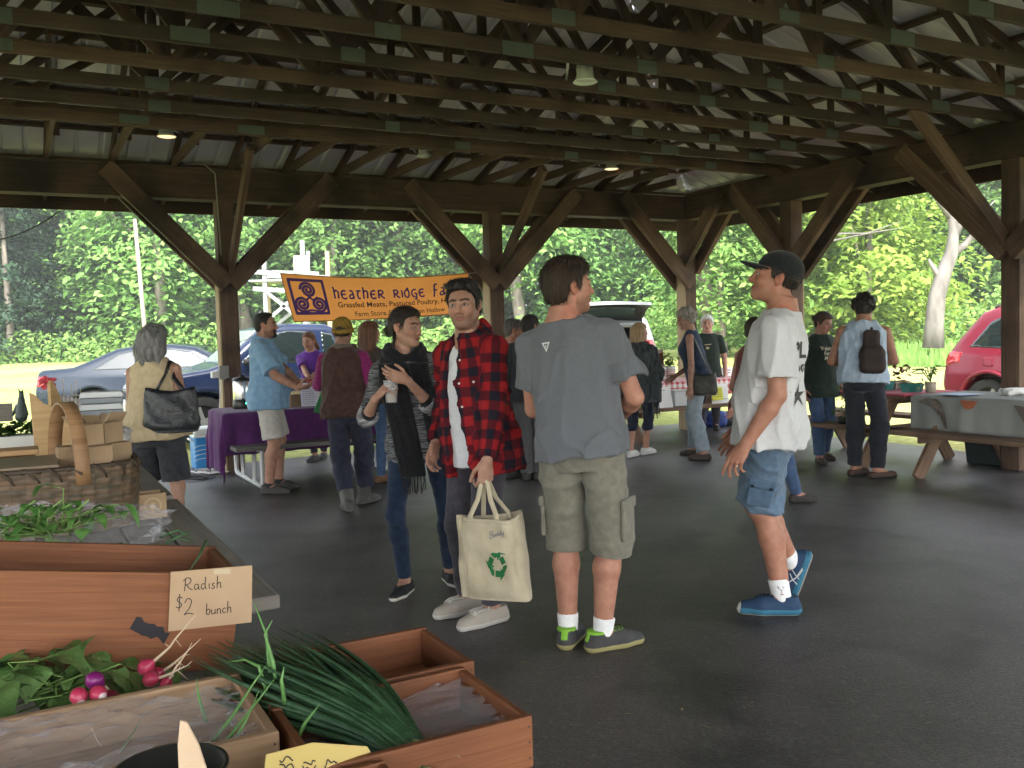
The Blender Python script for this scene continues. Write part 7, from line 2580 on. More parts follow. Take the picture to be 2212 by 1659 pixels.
m=MB();c=uv(2.0,V1-.13,1.12);m.box(c,(.10,.05,.15),UA);m.box(c+Vector((-.09,-.02,-.02)),(.09,.05,.07),UA+.3,1);m.tube([c+Vector((-.02,-.03,-.07)),c+Vector((-.05,-.06,-.4)),uv(1.98,V1-.16,.5)],.007,6,mi=2)
tag(m.build('outlet_box',[pm('outlet_grey',(.2,.2,.19)),PAPER,WC],bevel=.004),'grey electrical outlet box with plugs on the left post','outlet')
# --- banner
def banner():
 a=uv(2.10+.62-.02,V1+.0,0);b=uv(2.10+2.97,V1+.0,0)
 Wd=(b-a).length
 t=thing('banner',(a+b)/2+Vector((0,0,2.2)),'orange farm banner with purple lettering and spiral emblem tied between two posts','banner')
 def S_(x,y):
  zt=2.215+.015*x-.055*math.sin(math.pi*x)**1
  zb=1.665+.075*x+.0-.02*math.sin(math.pi*x)
  x2=x+(.055*(1-x))*y-.0*y
  p=a.lerp(b,x2)
  n=-VD
  wv=.018*math.sin(9*x+2*y)*y+.012*math.sin(17*x-3*y)+.02*math.exp(-((x+y*.55-1.02)/.05)**2)*(1-y)
  return p+n*wv+Vector((0,0,zt+(zb-zt)*y))
 m=MB()
 m.grid([[S_(j/60,i/20) for j in range(61)] for i in range(21)])
 OR=cloth_mat('banner_orange',(.60,.22,.05),(.68,.27,.07),scale=3,bump=.15)
 nt_=OR.node_tree;b_=nt_.nodes['Principled BSDF']
 tr_=_n(nt_,'ShaderNodeBsdfTranslucent');tr_.inputs[0].default_value=(.74,.30,.08,1)
 mx_=_n(nt_,'ShaderNodeMixShader');mx_.inputs[0].default_value=.55
 nt_.links.new(b_.outputs[0],mx_.inputs[1]);nt_.links.new(tr_.outputs[0],mx_.inputs[2]);nt_.links.new(mx_.outputs[0],nt_.nodes['Material Output'].inputs[0])
 o=m.build('banner_cloth',OR,smooth=True);put(o,t)
 m=MB()
 for pts in ([S_(j/30,0) for j in range(31)],[S_(j/30,1) for j in range(31)],[S_(0,i/8) for i in range(9)],[S_(1,i/8) for i in range(9)]):m.tube(pts,.006,5)
 o=m.build('hem',pm('banner_hem',(.30,.10,.03)));put(o,t)
 m=MB()
 for p,q in ((S_(0,0),uv(2.2,V1-.05,2.35)),(S_(0,1),uv(2.2,V1-.05,1.45)),(S_(1,0),uv(5.33,V1-.05,2.25)),(S_(1,1),uv(5.33,V1-.05,1.70))):m.tube([p,q],.004,5)
 o=m.build('tie_cord',pm('cord_white',(.5,.5,.48)));put(o,t)
 m=MB()
 H_=.55
 def put2(vs,fs,x0,y0,sx,mi,lift=.004):
  out=[]
  for x,y,z in vs:
   p=S_(x0+x*sx/Wd,y0-y*sx/H_)
   out.append(p-VD*lift)
  m.add(out,fs,mi)
 def txt(s_,size,x0,y0,mi,off=0,sp=1.0,shear=0):
  vs,fs=text_polys(s_,size,offset=off,spacing=sp,shear=shear,res=4)
  put2(vs,fs,x0,y0,1,mi)
  return (max(v[0] for v in vs))/Wd if vs else 0
 U={'h':[[(0,1.45),(.03,1.0),(0,.0)],[(.02,.75),(.25,1.0),(.48,.85),(.5,.5),(.42,.02)]],'E':[[(.62,.92),(.35,1.0),(.08,.8),(.02,.45),(.15,.08),(.42,.0),(.66,.12)],[(.05,.52),(.55,.54)]],'A':[[(.12,.95),(.38,.98),(.52,.6),(.58,.0)],[(.53,.5),(.25,.5),(.06,.28),(.18,.03),(.42,.1),(.55,.3)]],'T':[[(.02,.96),(.6,1.0)],[(.3,.98),(.16,.5),(.24,.08),(.5,.04)]],'R':[[(.06,1.0),(.04,.5),(.02,.0)],[(-.06,.94),(.3,1.02),(.55,.85),(.48,.6),(.1,.48)],[(.2,.48),(.42,.2),(.72,-.02)]],'I':[[(.06,1.0),(.08,.5),(.04,.0)]],'D':[[(.6,1.25),(.3,1.05)],[(.52,.95),(.2,.9),(.02,.5),(.16,.06),(.44,.04),(.6,.4),(.56,.9),(.36,1.2)]],'G':[[(.62,.92),(.35,1.0),(.08,.75),(.04,.4),(.2,.08),(.48,.08)],[(.34,.45),(.64,.46),(.6,.0),(.5,-.28),(.3,-.2)]],'f':[[(.55,1.5),(.25,1.5),(.15,1.1),(.12,.3),(.05,-.15)],[(.0,.72),(.5,.76)]],'M':[[(.0,.0),(.12,.8),(.2,1.0),(.32,.4)],[(.32,.4),(.48,.95),(.62,.9),(.72,.0)],[(.2,.98),(.4,.98)]],}
 adv={'h':.72,'E':.80,'A':.76,'T':.74,'R':.86,'I':.30,'D':.80,'G':.82,'f':.7,'M':.95,' ':.75}
 x=0.0
 sz=.105
 for ch in 'hEATHER RIDGE fARM':
  if ch in U or ch.lower() in U:
   key=ch if ch in U else ch.lower()
   cap=1.0
   mm=MB();strokes(mm,U[key],.105,(0,0,0),(1,0,0),(0,1,0),lift=0)
   put2([(v_[0]*sz+x,v_[1]*sz,0) for v_ in mm.v],mm.f,.245,.50,1,0)
  x+=adv.get(ch,adv.get(ch.lower(),.7))*sz*1.17
 txt('Grassfed Meats, Pastured Poultry, Honey',.098,.25,.70,1,.0012,1.0)
 txt('Farm Store 518 / Preston Hollow',.088,.335,.915,1,.001,1.02)
 ex0,ey0,es=.022,.09,.42
 def E_(pts,r_,mi=0,lift=0):
  mm=MB();strokes(mm,pts,r_,(0,0,0),(1,0,0),(0,1,0),lift=0)
  put2([(v_[0]*es,v_[1]*es*1.0,0) for v_ in mm.v],mm.f,ex0,ey0+es/H_*1.0,1,mi,.0045+lift)
 fr=[(.03,.03),(.03,.97)],[(.97,.03),(.97,.97)],[(.0,.03),(1.0,.03)],[(.0,.97),(1.0,.97)]
 E_(fr,.04)
 for cx,cy,ph in ((.5,.69,90),(.27,.29,210),(.73,.29,330)):
  sp=[]
  for q in range(40):
   t_=q/39
   a_=R(ph)+t_*4.6*math.pi*(1 if cx!=.73 else -1)
   r_=.02+.205*t_
   sp.append((cx+r_*math.cos(a_),cy+r_*math.sin(a_)))
  E_([sp[::2]],.038,lift=.001)
 E_([[(.5,.5),(.38,.40),(.27,.5)],[(.5,.5),(.62,.40),(.73,.5)],[(.27,.07),(.5,.12),(.73,.07)]],.03,lift=.0005)
 o=m.build('lettering',[pm('banner_purple',(.055,.018,.14)),pm('banner_ink',(.045,.02,.012))]);put(o,t)
banner()
# --- gingham table in the middle
gc=at(1478,820,12.45);gu=gc.x*UD.x+gc.y*UD.y;gv=gc.x*VD.x+gc.y*VD.y
gpos=uv(gu,gv+.30)
picnic('wooden picnic table under the red gingham cloth',gpos,UA,L=2.5)
cloth_sheet('tablecloth','red and white gingham cloth over the middle picnic table',gpos,UA,2.54,.80,(.22,.22,.22,.22),GING,seed=5,wave=.014,nx=90)
def gt(px,dv,z=.765):
 d=ray(px,800);
 v_=gv+.30+dv
 k=v_/(d.x*VD.x+d.y*VD.y)
 return Vector((d.x*k,d.y*k,z))
def leafy_pot(label,p,r_,h_,mat,green,seed,n=60,spread=1.4,nm='potted_plant',hh=.14,flower=None):
 t=thing(nm,p,label,'potted plant')
 m=MB();m.lathe([(0,0),(r_*.8,0),(r_,h_),(r_*.92,h_),(r_*.9,h_*.9),(0,h_*.88)],(0,0,0),18);o=m.build('pot',mat,smooth=True);o.parent=t
 r=np.random.default_rng(seed)
 c=r.normal(size=(n,3))*np.array([r_*.55*spread,r_*.55*spread,hh*.35])+np.array([0,0,h_+hh*.5])
 me=leaf_mesh('foliage',c,.028,green,np.repeat(np.array([[0,0,.7]]),n,0))
 o=bpy.data.objects.new('foliage',me);COL.objects.link(o);o.parent=t
 return t
WPOT=pm('pot_white',(.66,.66,.64),rough=.6)
BANDM=pm('label_red',(.4,.06,.08))
for px_,dv,lab,gm_,sd in ((1427,-.12,'white lettered flower bucket with orange brown blooms on the gingham table',leaf_mat('bloom_rust',(.16,.05,.02),(.34,.12,.05),.2),1),(1447,-.16,'white lettered bucket of green herbs right of the rust coloured blooms',WEED,2)):
 p=gt(px_,dv)
 t=leafy_pot(lab,p,.085,.19,WPOT,gm_,sd,110,1.1,hh=.22 if sd==1 else .12)
 m=MB()
 for zz in (.06,.085,.11,.135):
  for a in range(0,10):
   a0=R(200+a*14);rr_=.0872-.0+(zz/.19-1)*.017
   m.add([(rr_*math.cos(a0+q),rr_*math.sin(a0+q),zz+zq) for q,zq in ((0,0),(R(9),0),(R(9),.012),(0,.012))],[[0,1,2,3]])
 o=m.build('print',BANDM);o.parent=t
p=gt(1418,.1);
sheet('picture_board','tall picture board with a brown photograph behind the flower buckets',p,.30,.42,UA,R(-6),pm('photo_brown',(.34,.27,.22),(.12,.08,.06),scale=6))
p=gt(1572,-.12);sheet('hand_sign','white hand lettered card on the gingham table beside the wine top person',p,.20,.13,UA,R(-8),PAPER,[(.08,-.06,.06,.014),(.045,-.05,.05,.012)])
carton('shallow wooden tray of tomatoes on the gingham table',gt(1560,.06),(.34,.24,.07),UA,BENCHW,flaps=False,nm='produce_tray',cat='tray')
m=MB()
rr=random.Random(3)
for k in range(14):m.lathe([(0,-.03),(.022,-.02),(.032,0),(.024,.02),(0,.028)],gt(1560,.06,.81)+Vector((rr.uniform(-.13,.13),rr.uniform(-.08,.08),rr.uniform(0,.03))),9,mi=k%2)
tag(m.build('tomatoes',[pm('tomato',(.36,.05,.03),rough=.25),pm('peach',(.5,.26,.17),rough=.4)],smooth=True),'heap of red and peach coloured fruit in the wooden tray','fruit',kind='stuff')
def gb(px,z=.456,dv=-.66):return gt(px,dv,z)
sheet('paper_sign','large white notice propped on the bench of the gingham table',gb(1437,.452,-.72),.24,.27,UA,R(-12),PAPER,[(.22,-.09,.02,.008)])
def tub(label,p,s_,mat):
 t=thing('plastic_tub',p,label,'tub',rz=UA)
 m=MB();a,b,c=s_
 m.prism([(-a*.46,0),(a*.46,0),(a/2,c),(-a/2,c)],(0,b/2,0),(1,0,0),(0,0,1),(0,-1,0),b)
 o=m.build('tub_body',mat,bevel=.012);o.parent=t
 m=MB();m.box((0,0,c+.008),(a*1.06,b*1.06,.02));o=m.build('lid',pm('lid_grey',(.4,.41,.4),rough=.4),bevel=.006);o.parent=t
tub('translucent plastic tub beside the white notice',gb(1462,.455,-.60),(.30,.26,.19),pm('tub_milky',(.5,.52,.52),rough=.3))
sheet('paper_sign','yellow and white poster on the bench right of the tank top woman',gb(1556,.452,-.70),.30,.26,UA,R(-10),PAPER,[(.05,-.12,.12,.01)])
sheet('paper_sign','bright yellow notice stuck on the white poster',gb(1550,.50,-.725),.19,.17,UA,R(-10),pm('paper_yellow',(.62,.62,.05)),[(.04+.03*k,-.06,.07,.008) for k in range(4)])
crumple('plastic_bag',gb(1362,.452,-.68),(.10,.09,.11),pm('bag_white',(.6,.6,.58),rough=.4),9,'white carrier bag on the bench behind the blonde woman','bag')
crumple('duffel_bag',gt(1545,.3,.0),(.16,.12,.12),pm('bag_blue',(.02,.05,.22),rough=.5),19,'blue and white bag on the ground under the gingham table','bag')
crumple('duffel_bag',gt(1568,.3,.0),(.12,.10,.11),pm('bag_black',(.012,.012,.016),rough=.5),29,'black bag on the ground beside the blue one','bag')
for k,(dx,dy,mt,lab) in enumerate(((-.25,.25,'bag_blue','blue and white bundle in the open SUV'),(-.1,.5,'bag_white','white bag in the open SUV'))):
 q=sv.root.matrix_basis@Vector((.35+dx*.3,dx-.25,.75))
 crumple('bundle',q,(.16,.14,.12),MATS[mt] if mt in MATS else pm(mt,(.3,.3,.3)),40+k,lab,'bundle')
# --- two picnic tables along the right side
ang_v=UA+R(90)
r1=uv(8.0,7.02);r2=uv(8.0,5.02)
picnic('wooden picnic table with pink cloth and berry baskets at the right',r1,ang_v,L=1.9,bench_l=2.2)
picnic('wooden picnic table under the grey printed cloth at the far right',r2,ang_v,L=1.9,bench_l=2.0)
PINK=cloth_mat('cloth_pinkred',(.38,.035,.07),(.48,.06,.10),scale=6,bump=.2)
cloth_sheet('tablecloth','pinkish red cloth on the right hand picnic table',r1,ang_v,1.92,.77,(.02,.02,.02,.02),PINK,seed=7,wave=.004)
PRNT=pm('cloth_birdprint',(.22,.23,.22),(.29,.30,.285),scale=3,rough=.85,contrast=(.35,.6))
cl=cloth_sheet('tablecloth','pale grey printed cloth hanging over the front of the far right table',r2,ang_v,1.92,.77,(.05,.05,.05,.33),PRNT,z=.760,seed=8,wave=.012)
def front_print(polys,nm,mats_):
 for pts,mi in polys:
  m=MB()
  q=[r2+VD*x-UD*(.385+.030+.020*abs(math.sin(x*19+1)))+Vector((0,0,z)) for x,z in pts]
  m.add(q,[list(range(len(q)))])
  o=m.build(nm,mats_[mi]);put(o,cl)
front_print([([(.66,.735),(.78,.74),(.86,.70),(.80,.68),(.70,.66),(.62,.56),(.58,.47),(.54,.46),(.57,.60),(.62,.70)],0),([(.42,.735),(.24,.735),(.29,.67),(.34,.655),(.38,.675)],1),([(-.3,.7),(-.1,.72),(-.2,.55),(-.35,.5)],0)],'printed_figure',[pm('print_brown',(.10,.085,.07),(.17,.145,.12),scale=40),pm('print_orange',(.42,.13,.06),(.34,.10,.05),scale=9)])
def rt_(px,du=0.0,z=.768):
 d=ray(px,800);u_=8.0+du
 k=u_/(d.x*UD.x+d.y*UD.y)
 return Vector((d.x*k,d.y*k,z))
TEAL=pm('basket_teal',(.02,.17,.16),(.03,.22,.20),scale=20,rough=.6)
def berry_basket(label,p,ang,fill,mat=None):
 t=thing('berry_basket',p,label,'basket','small berry baskets on the pink cloth',rz=ang)
 m=MB();s0,s1,h_=.045,.06,.075
 n=5
 for k in range(4):
  M=Matrix.Rotation(R(90*k),3,'Z')
  for j in range(n):
   x0=-s0+2*s0*j/n;x1=x0+2*s0/n*.7
   q=[M@Vector(v_) for v_ in ((x0,-s0,0),(x1,-s0,0),(x1*s1/s0,-s1,h_),(x0*s1/s0,-s1,h_))]
   m.add(q,[[0,1,2,3]])
  q0,q1=M@Vector((-s1,-s1-.001,h_)),M@Vector((s1,-s1-.001,h_))
  m.bar(q0,q1,.003,.012)
 m.box((0,0,.002),(2*s0,2*s0,.003))
 o=m.build('basket_slats',mat or TEAL,solid=.002);o.parent=t
 m=MB();rr=random.Random(int(p.x*100))
 for k in range(26):m.lathe([(0,-.014),(.011,-.008),(.014,0),(.010,.010),(0,.014)],(rr.uniform(-.045,.045),rr.uniform(-.045,.045),.055+rr.uniform(0,.03)),7)
 o=m.build('berries',fill,smooth=True);o.parent=t
GRN=pm('greens',(.05,.10,.03),(.10,.17,.05),scale=30);RB=pm('berry_red',(.26,.06,.04),rough=.4);BRN=pm('nuts',(.2,.15,.1),(.3,.23,.15),scale=30)
for k,(px_,du,f_,lab,mt) in enumerate(((1914,-.10,GRN,'teal berry basket of green produce nearest the sling backpack',None),(1932,.02,BRN,'pale berry basket of brown produce between the teal ones',pm('basket_pale',(.36,.33,.27))),(1962,-.18,GRN,'teal berry basket at the front edge of the pink cloth',None),(1978,-.16,GRN,'teal berry basket touching the front one, nearer the clay pot',None),(1950,.10,RB,'berry basket of reddish fruit behind the front baskets',pm('basket_pale',(.36,.33,.27))))):
 berry_basket(lab,rt_(px_,du),ang_v+.1*k,f_,mt)
t=leafy_pot('drooping dark green plant in a pale pot on the pink cloth',rt_(2010,-.12),.055,.10,pm('pot_clay',(.36,.30,.24)),LEAF2,12,10)
m=MB()
rr=random.Random(6)
for k in range(22):
 a=rr.uniform(0,6.28);l=rr.uniform(.10,.2)
 d=Vector((math.cos(a)-.5,math.sin(a)*.6,0))
 p0=Vector((0,0,.10))
 m.tube([p0,p0+d*l*.4+Vector((0,0,l*.8)),p0+d*l+Vector((0,0,l*(.9-.5*rr.random())))],[.003,.003,.001],4)
 for q in range(5):
  c=p0+d*l*(.4+.15*q)+Vector((rr.uniform(-.02,.02),rr.uniform(-.02,.02),l*.8))
  m.add([c,c+Vector((.02,.004,.006)),c+Vector((.035,0,-.004)),c+Vector((.02,-.006,-.002))],[[0,1,2,3]])
o=m.build('fronds',LEAF2);o.parent=t
leafy_pot('low clay coloured pot of reddish shoots behind the front baskets',rt_(1944,.05),.05,.07,pm('pot_clay',(.36,.30,.24)),leaf_mat('shoot_red',(.2,.08,.05),(.3,.14,.1),.2),22,40,hh=.16)
leafy_pot('small potted seedling standing on the bench at the right hand table',Vector((*(gp(1822,915,.455).xy),.455)),.06,.07,pm('pot_black',(.012,.012,.012)),LEAF,23,26,hh=.2)
sheet('paper_sheet','blue and white paper lying on the pink cloth near the right post',rt_(2098,-.05,.772),.26,.36,ang_v,R(-89),pm('paper_blue',(.4,.5,.68)))
crumple('wrapping',rt_(2190,.05,.77),(.10,.08,.03),PAPER,33,'crumpled white wrapping on the far right table','paper',h=.014,amp=.02)
def tubbin():
 p=gp(2165,1003)
 t=thing('storage_bin',p,'dark green storage bin on the asphalt under the far right table','bin',rz=ang_v)
 m=MB();m.prism([(-.26,0),(.26,0),(.30,.30),(-.30,.30)],(0,.2,0),(1,0,0),(0,0,1),(0,-1,0),.4)
 o=m.build('bin_body',pm('bin_green',(.008,.022,.02),rough=.45),bevel=.02);o.parent=t
 m=MB();m.box((0,0,.315),(.64,.46,.03));o=m.build('lid',pm('bin_lid',(.01,.04,.03),rough=.4),bevel=.01);o.parent=t
tubbin()
# --- white wooden tower on the field
def tower():
 D_=25
 a,b=at(549,700,D_),at(607,700,D_)
 t=thing('wooden_tower',((a.x+b.x)/2,a.y,ground_z(a.y)),'white wooden judges tower with cross braces standing on the field','tower')
 z0=ground_z(D_)
 WP=wood('tower_white',(.21,.22,.22),(.28,.29,.285),(.15,.16,.16),stain=.3)
 TN=PALE
 xs=[at(552,600,D_).x,at(572,600,D_).x,at(656,600,D_).x,at(690,600,D_).x]
 zt=at(560,578,D_).z
 def Pt(px,py,dy=0):q=at(px,py,D_);return Vector((q.x,D_+dy,q.z))
 for x,dy,top in ((xs[0],1.2,zt),(xs[1],0,at(570,560,D_).z),(xs[2],0,zt+.7),(xs[3],1.2,zt+.5)):
  m=MB();m.bar((x,D_+dy,z0-.1),(x,D_+dy,top),.11,.11);put(m.build('post',WP if dy==0 else TN,bevel=.004),t)
 for (p,q,w_) in ((Pt(548,588),Pt(690,592),.12),(Pt(548,624),Pt(690,632),.12),(Pt(576,630),Pt(650,690),.09),(Pt(576,694),Pt(655,628),.09),(Pt(548,590,1.2),Pt(690,594,1.2),.12),(Pt(576,640,1.2),Pt(650,700,1.2),.09),(Pt(576,700,1.2),Pt(650,640,1.2),.09)):
  m=MB();m.bar(p+Vector((0,-.075,0)),q+Vector((0,-.075,0)),.04,w_);put(m.build('rail',WP,bevel=.003),t)
 m=MB();c=(Pt(548,604)+Pt(690,606,1.2))/2;m.box(c,(2.0,1.4,.05));put(m.build('platform',WP),t)
 m=MB();q0,q1=Pt(637,590),Pt(664,552);m.box(((q0.x+q1.x)/2,D_-.1,(q0.z+q1.z)/2),(q1.x-q0.x,.04,q1.z-q0.z));put(m.build('panel',pm('panel_pinkish',(.25,.21,.20),(.29,.25,.24),scale=3)),t)
 m=MB();m.bar(Pt(667,590,-.08),Pt(667,543,-.08),.09,.09);put(m.build('post',WP,bevel=.003),t)
tower()
# the stall in front
CRATEW=wood('crate_wood',(.185,.068,.030),(.25,.098,.044),(.10,.040,.020),rough=.55,gscale=2.2,stain=.75)
TRAYW=wood('tray_wood',(.33,.21,.12),(.46,.31,.19),(.22,.13,.075),rough=.7,gscale=1.5,stain=.5)
picnic('weathered grey picnic table beyond the radish crate, its rounded corner showing',uv(.25,3.47),ang_v,mat=GREYW,benches=False)
picnic('weathered grey picnic table carrying the egg cartons beside the grey haired woman',uv(.25,5.42),ang_v,L=1.8,mat=GREYW,benches=False)
picnic('picnic table under the near gingham cloth holding the crates',uv(.30,.92),ang_v,L=1.74,mat=GREYW,benches=False)
m=MB();m.box(uv(.08,2.13,.372),(.62,.30,.744),UA)
tag(m.build('wooden_stand',GREYW,bevel=.004),'plain wooden block holding up the radish crate behind the near table','stand')
cloth_sheet('tablecloth','red and white gingham cloth under the crates in the foreground',uv(.30,.92),ang_v,1.78,.76,(.1,.03,.12,.12),gingham('gingham_near',.028),seed=15,wave=.008)
def crate(label,o,ex,ey,ez,L,D,H,th,mat,nm='wooden_crate',group=None,floor=True):
 o,ex,ey,ez=Vector(o),Vector(ex).normalized(),Vector(ey).normalized(),Vector(ez).normalized()
 t=thing(nm,o,label,'crate',group)
 def part(n,m):x=m.build(n,[mat,pm('nail_dark',(.03,.025,.022),rough=.5)],bevel=.0025);put(x,t);return x
 up=ez*(H/2)
 m=MB();m._bar(o+ey*th/2+up,o+ey*th/2+up+ex*L,ey*th/2,ez*H/2)
 for x in (th/2,L-th/2):
  for z in (.2,.5,.8):
   c=o+ex*x+ez*(H*z)-ey*.0006
   m.add([c+ex*.002*math.cos(a)+ez*.002*math.sin(a) for a in [q*math.pi/4 for q in range(8)]],[list(range(8))],1)
 fr=part('side_board',m)
 m=MB();m._bar(o+ey*(D-th/2)+up,o+ey*(D-th/2)+up+ex*L,ey*th/2,ez*H/2);part('side_board',m)
 for x in (th/2,L-th/2):
  m=MB();m._bar(o+ex*x+ey*(th+.0006)+up,o+ex*x+ey*(D-th-.0006)+up,ex*th/2,ez*(H/2-.0015));part('end_board',m)
 m=MB();m._bar(o+ex*(th+.001)+ey*D/2+ez*th/2,o+ex*(L-th-.001)+ey*D/2+ez*th/2,ey*(D/2-th-.001),ez*th/2);part('floor_board',m)
 return t,fr
FR_=Vector((-.584,1.93,.966))
f_=Vector((-.868,-.467,.162)).normalized();b_=VD.copy();up_=b_.cross(f_).normalized()
if up_.z<0:up_=-up_
Lc,Dc,Hc=.60,.31,.205
o_=FR_+f_*Lc-up_*Hc
rc,face=crate('long reddish wooden crate bearing the radish price card',o_,-f_,b_,up_,Lc,Dc,Hc,.016,CRATEW)
def card():
 tl_=FR_+f_*.150+up_*.003-b_*.004
 t_w,t_h=.168,.122
 exx=(-f_+up_*-.0).normalized();eyy=up_.copy()
 a=R(-4)
 e1=(exx*math.cos(a)-eyy*math.sin(a)*-1).normalized();
 e1=(exx*.995+up_*.10).normalized();nrm_=e1.cross(up_).normalized();e2=nrm_.cross(e1).normalized()
 if e2.z<0:e2=-e2
 nn=-b_ if nrm_.dot(-b_)<0 else nrm_
 bl=tl_-e2*t_h-b_*.002
 m=MB();m.prism([(0,0),(t_w,0),(t_w-.001,t_h),(.003,t_h)],bl,e1,e2,nn,.0025)
 L_={'R':[[(0,0),(2,20),(3,40)],[(-4,34),(8,44),(20,38),(16,25),(3,20)],[(6,21),(16,8),(26,2)]],'a':[[(14,18),(6,20),(1,10),(6,2),(13,8),(15,18)],[(15,18),(15,6),(19,1)]],'d':[[(13,18),(5,19),(1,9),(6,1),(13,7)],[(15,42),(14,20),(15,6),(19,1)]],'i':[[(3,19),(3,8),(5,1)]],'s':[[(11,19),(4,17),(5,11),(10,7),(8,1),(0,2)]],'h':[[(3,42),(2,20),(2,0)],[(2,12),(8,20),(13,16),(13,6),(16,0)]],'$':[[(17,32),(8,36),(3,28),(9,21),(15,14),(9,6),(0,9)],[(9,44),(9,20),(8,-4)]],'2':[[(1,30),(8,40),(17,34),(12,16),(0,1)],[(0,1),(10,4),(22,1)]],'b':[[(2,40),(1,20),(1,2)],[(1,14),(8,20),(13,12),(8,1),(1,4)]],'u':[[(1,18),(1,6),(6,1),(12,6),(13,18)],[(13,18),(13,6),(16,1)]],'n':[[(1,18),(1,0)],[(1,12),(7,18),(12,14),(12,2),(15,0)]],'c':[[(12,16),(6,18),(1,10),(5,2),(13,4)]]}
 def word(w_,x,y,sc,adv):
  for ch,ad in zip(w_,adv):
   strokes(m,[[(x+px_*sc,y+py_*sc) for px_,py_ in l] for l in L_[ch]],.0009,bl,e1,e2,lift=.0034,mi=1,ez=nn)
   x+=ad*sc
 word('Radish',.030,.080,.00062,(30,22,24,10,17,20))
 word('$',.014,.042,.00075,(22,));word('2',.030,.030,.00085,(30,));word('bunch',.074,.026,.00060,(17,19,18,16,18))
 m.add([bl+e1*x+e2*y+nn*.0032 for x,y in ((.088,.110),(.122,.108),(.122,.119),(.088,.121))],[[0,1,2,3]],2)
 x=m.build('price_card',[pm('card_tan',(.42,.28,.17),(.46,.32,.20),scale=6),pm('pen_black',(.018,.016,.02)),pm('tape',(.52,.42,.28),rough=.25)])
 tag(x,'tan card reading Radish two dollars bunch taped to the crate','price card')
 m=MB()
 c=FR_+f_*.172-up_*.118-b_*.001
 rr=random.Random(5)
 e1b=(-f_-up_*.42).normalized();e2b=b_.cross(e1b).normalized()
 pts=[(x_,.010+rr.uniform(-.005,.005)) for x_ in np.linspace(-.038,.038,9)]+[(x_,-.012+rr.uniform(-.006,.006)) for x_ in np.linspace(.038,-.038,9)]
 m.add([c+e1b*a_+e2b*q-b_*.0012 for a_,q in pts],[list(range(18))])
 put(m.build('label_scrap',pm('pen_black',(.018,.016,.02))),face)
card()
tr,_=crate('low pale wooden tray lined with plastic in front of the radishes',uv(-.34,1.405,.7625),UD,VD,(0,0,1),.67,.30,.092,.016,TRAYW)
c1,_=crate('reddish wooden crate at the far right corner of the stall',uv(.345,1.535,.7625),UD,VD,(0,0,1),.385,.245,.085,.014,CRATEW,group='square reddish crates under the scallions')
c2,_=crate('nearest reddish wooden crate at the right with clear plastic and scallion ends inside',uv(.345,1.262,.7625),UD,VD,(0,0,1),.355,.262,.085,.014,CRATEW,group='square reddish crates under the scallions')
c3,_=crate('small reddish wooden box at the bottom edge behind the yellow card',uv(.18,1.13,.7625),UD,VD,(0,0,1),.26,.118,.085,.012,CRATEW,group='square reddish crates under the scallions')
a_,b2=at(574,1626,1.235),at(792,1612,1.33)
m=MB()
e1=(b2-a_).normalized();e2=Vector((.05,.25,.95)).normalized();e2=(e2-e1*e2.dot(e1)).normalized();nn=e1.cross(e2).normalized()
if nn.y>0:nn=-nn
bl=a_-e2*.075
m.prism([(0,0),((b2-a_).length+.02,0),((b2-a_).length+.018,.052),((b2-a_).length,.075),(.07,.085),(0,.073)],bl,e1,e2,nn,.002)
rr=random.Random(4)
for k in range(4):
 x0=.022+.035*k
 for q in range(3):
  y0=.066-.010*q-.004*rr.random()-.003*k
  strokes(m,[[(x0+.004*i+rr.uniform(-.002,.002),y0+rr.uniform(-.004,.004)) for i in range(6)]],.0010,bl,e1,e2,lift=.003,mi=1,ez=nn)
tag(m.build('price_card',[pm('card_yellow',(.46,.34,.10),(.52,.40,.14),scale=5),pm('pen_black',(.018,.016,.02))]),'yellow card with scribbled pen lettering at the bottom edge','price card')
def plastic_mat():
 m,nt,b=base_mat('plastic_film')
 b.inputs['Base Color'].default_value=(.80,.80,.86,1);b.inputs['Roughness'].default_value=.10
 b.inputs['Specular IOR Level'].default_value=1.0
 L=nt.links.new
 tc=_n(nt,'ShaderNodeTexCoord')
 n1=_n(nt,'ShaderNodeTexNoise');n1.inputs['Scale'].default_value=9;n1.inputs['Detail'].default_value=3;n1.inputs['Distortion'].default_value=1.5
 L(tc.outputs['Object'],n1.inputs[0])
 bp=_n(nt,'ShaderNodeBump');bp.inputs['Strength'].default_value=.6;bp.inputs['Distance'].default_value=.02
 L(n1.outputs[0],bp.inputs['Height']);L(bp.outputs[0],b.inputs['Normal'])
 tr_=_n(nt,'ShaderNodeBsdfTransparent');mx=_n(nt,'ShaderNodeMixShader')
 lw=_n(nt,'ShaderNodeLayerWeight');lw.inputs[0].default_value=.45;L(bp.outputs[0],lw.inputs['Normal'])
 mr=_n(nt,'ShaderNodeMapRange');mr.inputs[3].default_value,mr.inputs[4].default_value=.07,.42
 L(lw.outputs['Facing'],mr.inputs[0]);L(mr.outputs[0],mx.inputs[0])
 L(tr_.outputs[0],mx.inputs[1]);L(b.outputs[0],mx.inputs[2]);L(mx.outputs[0],nt.nodes['Material Output'].inputs[0])
 return m
FILM=plastic_mat()
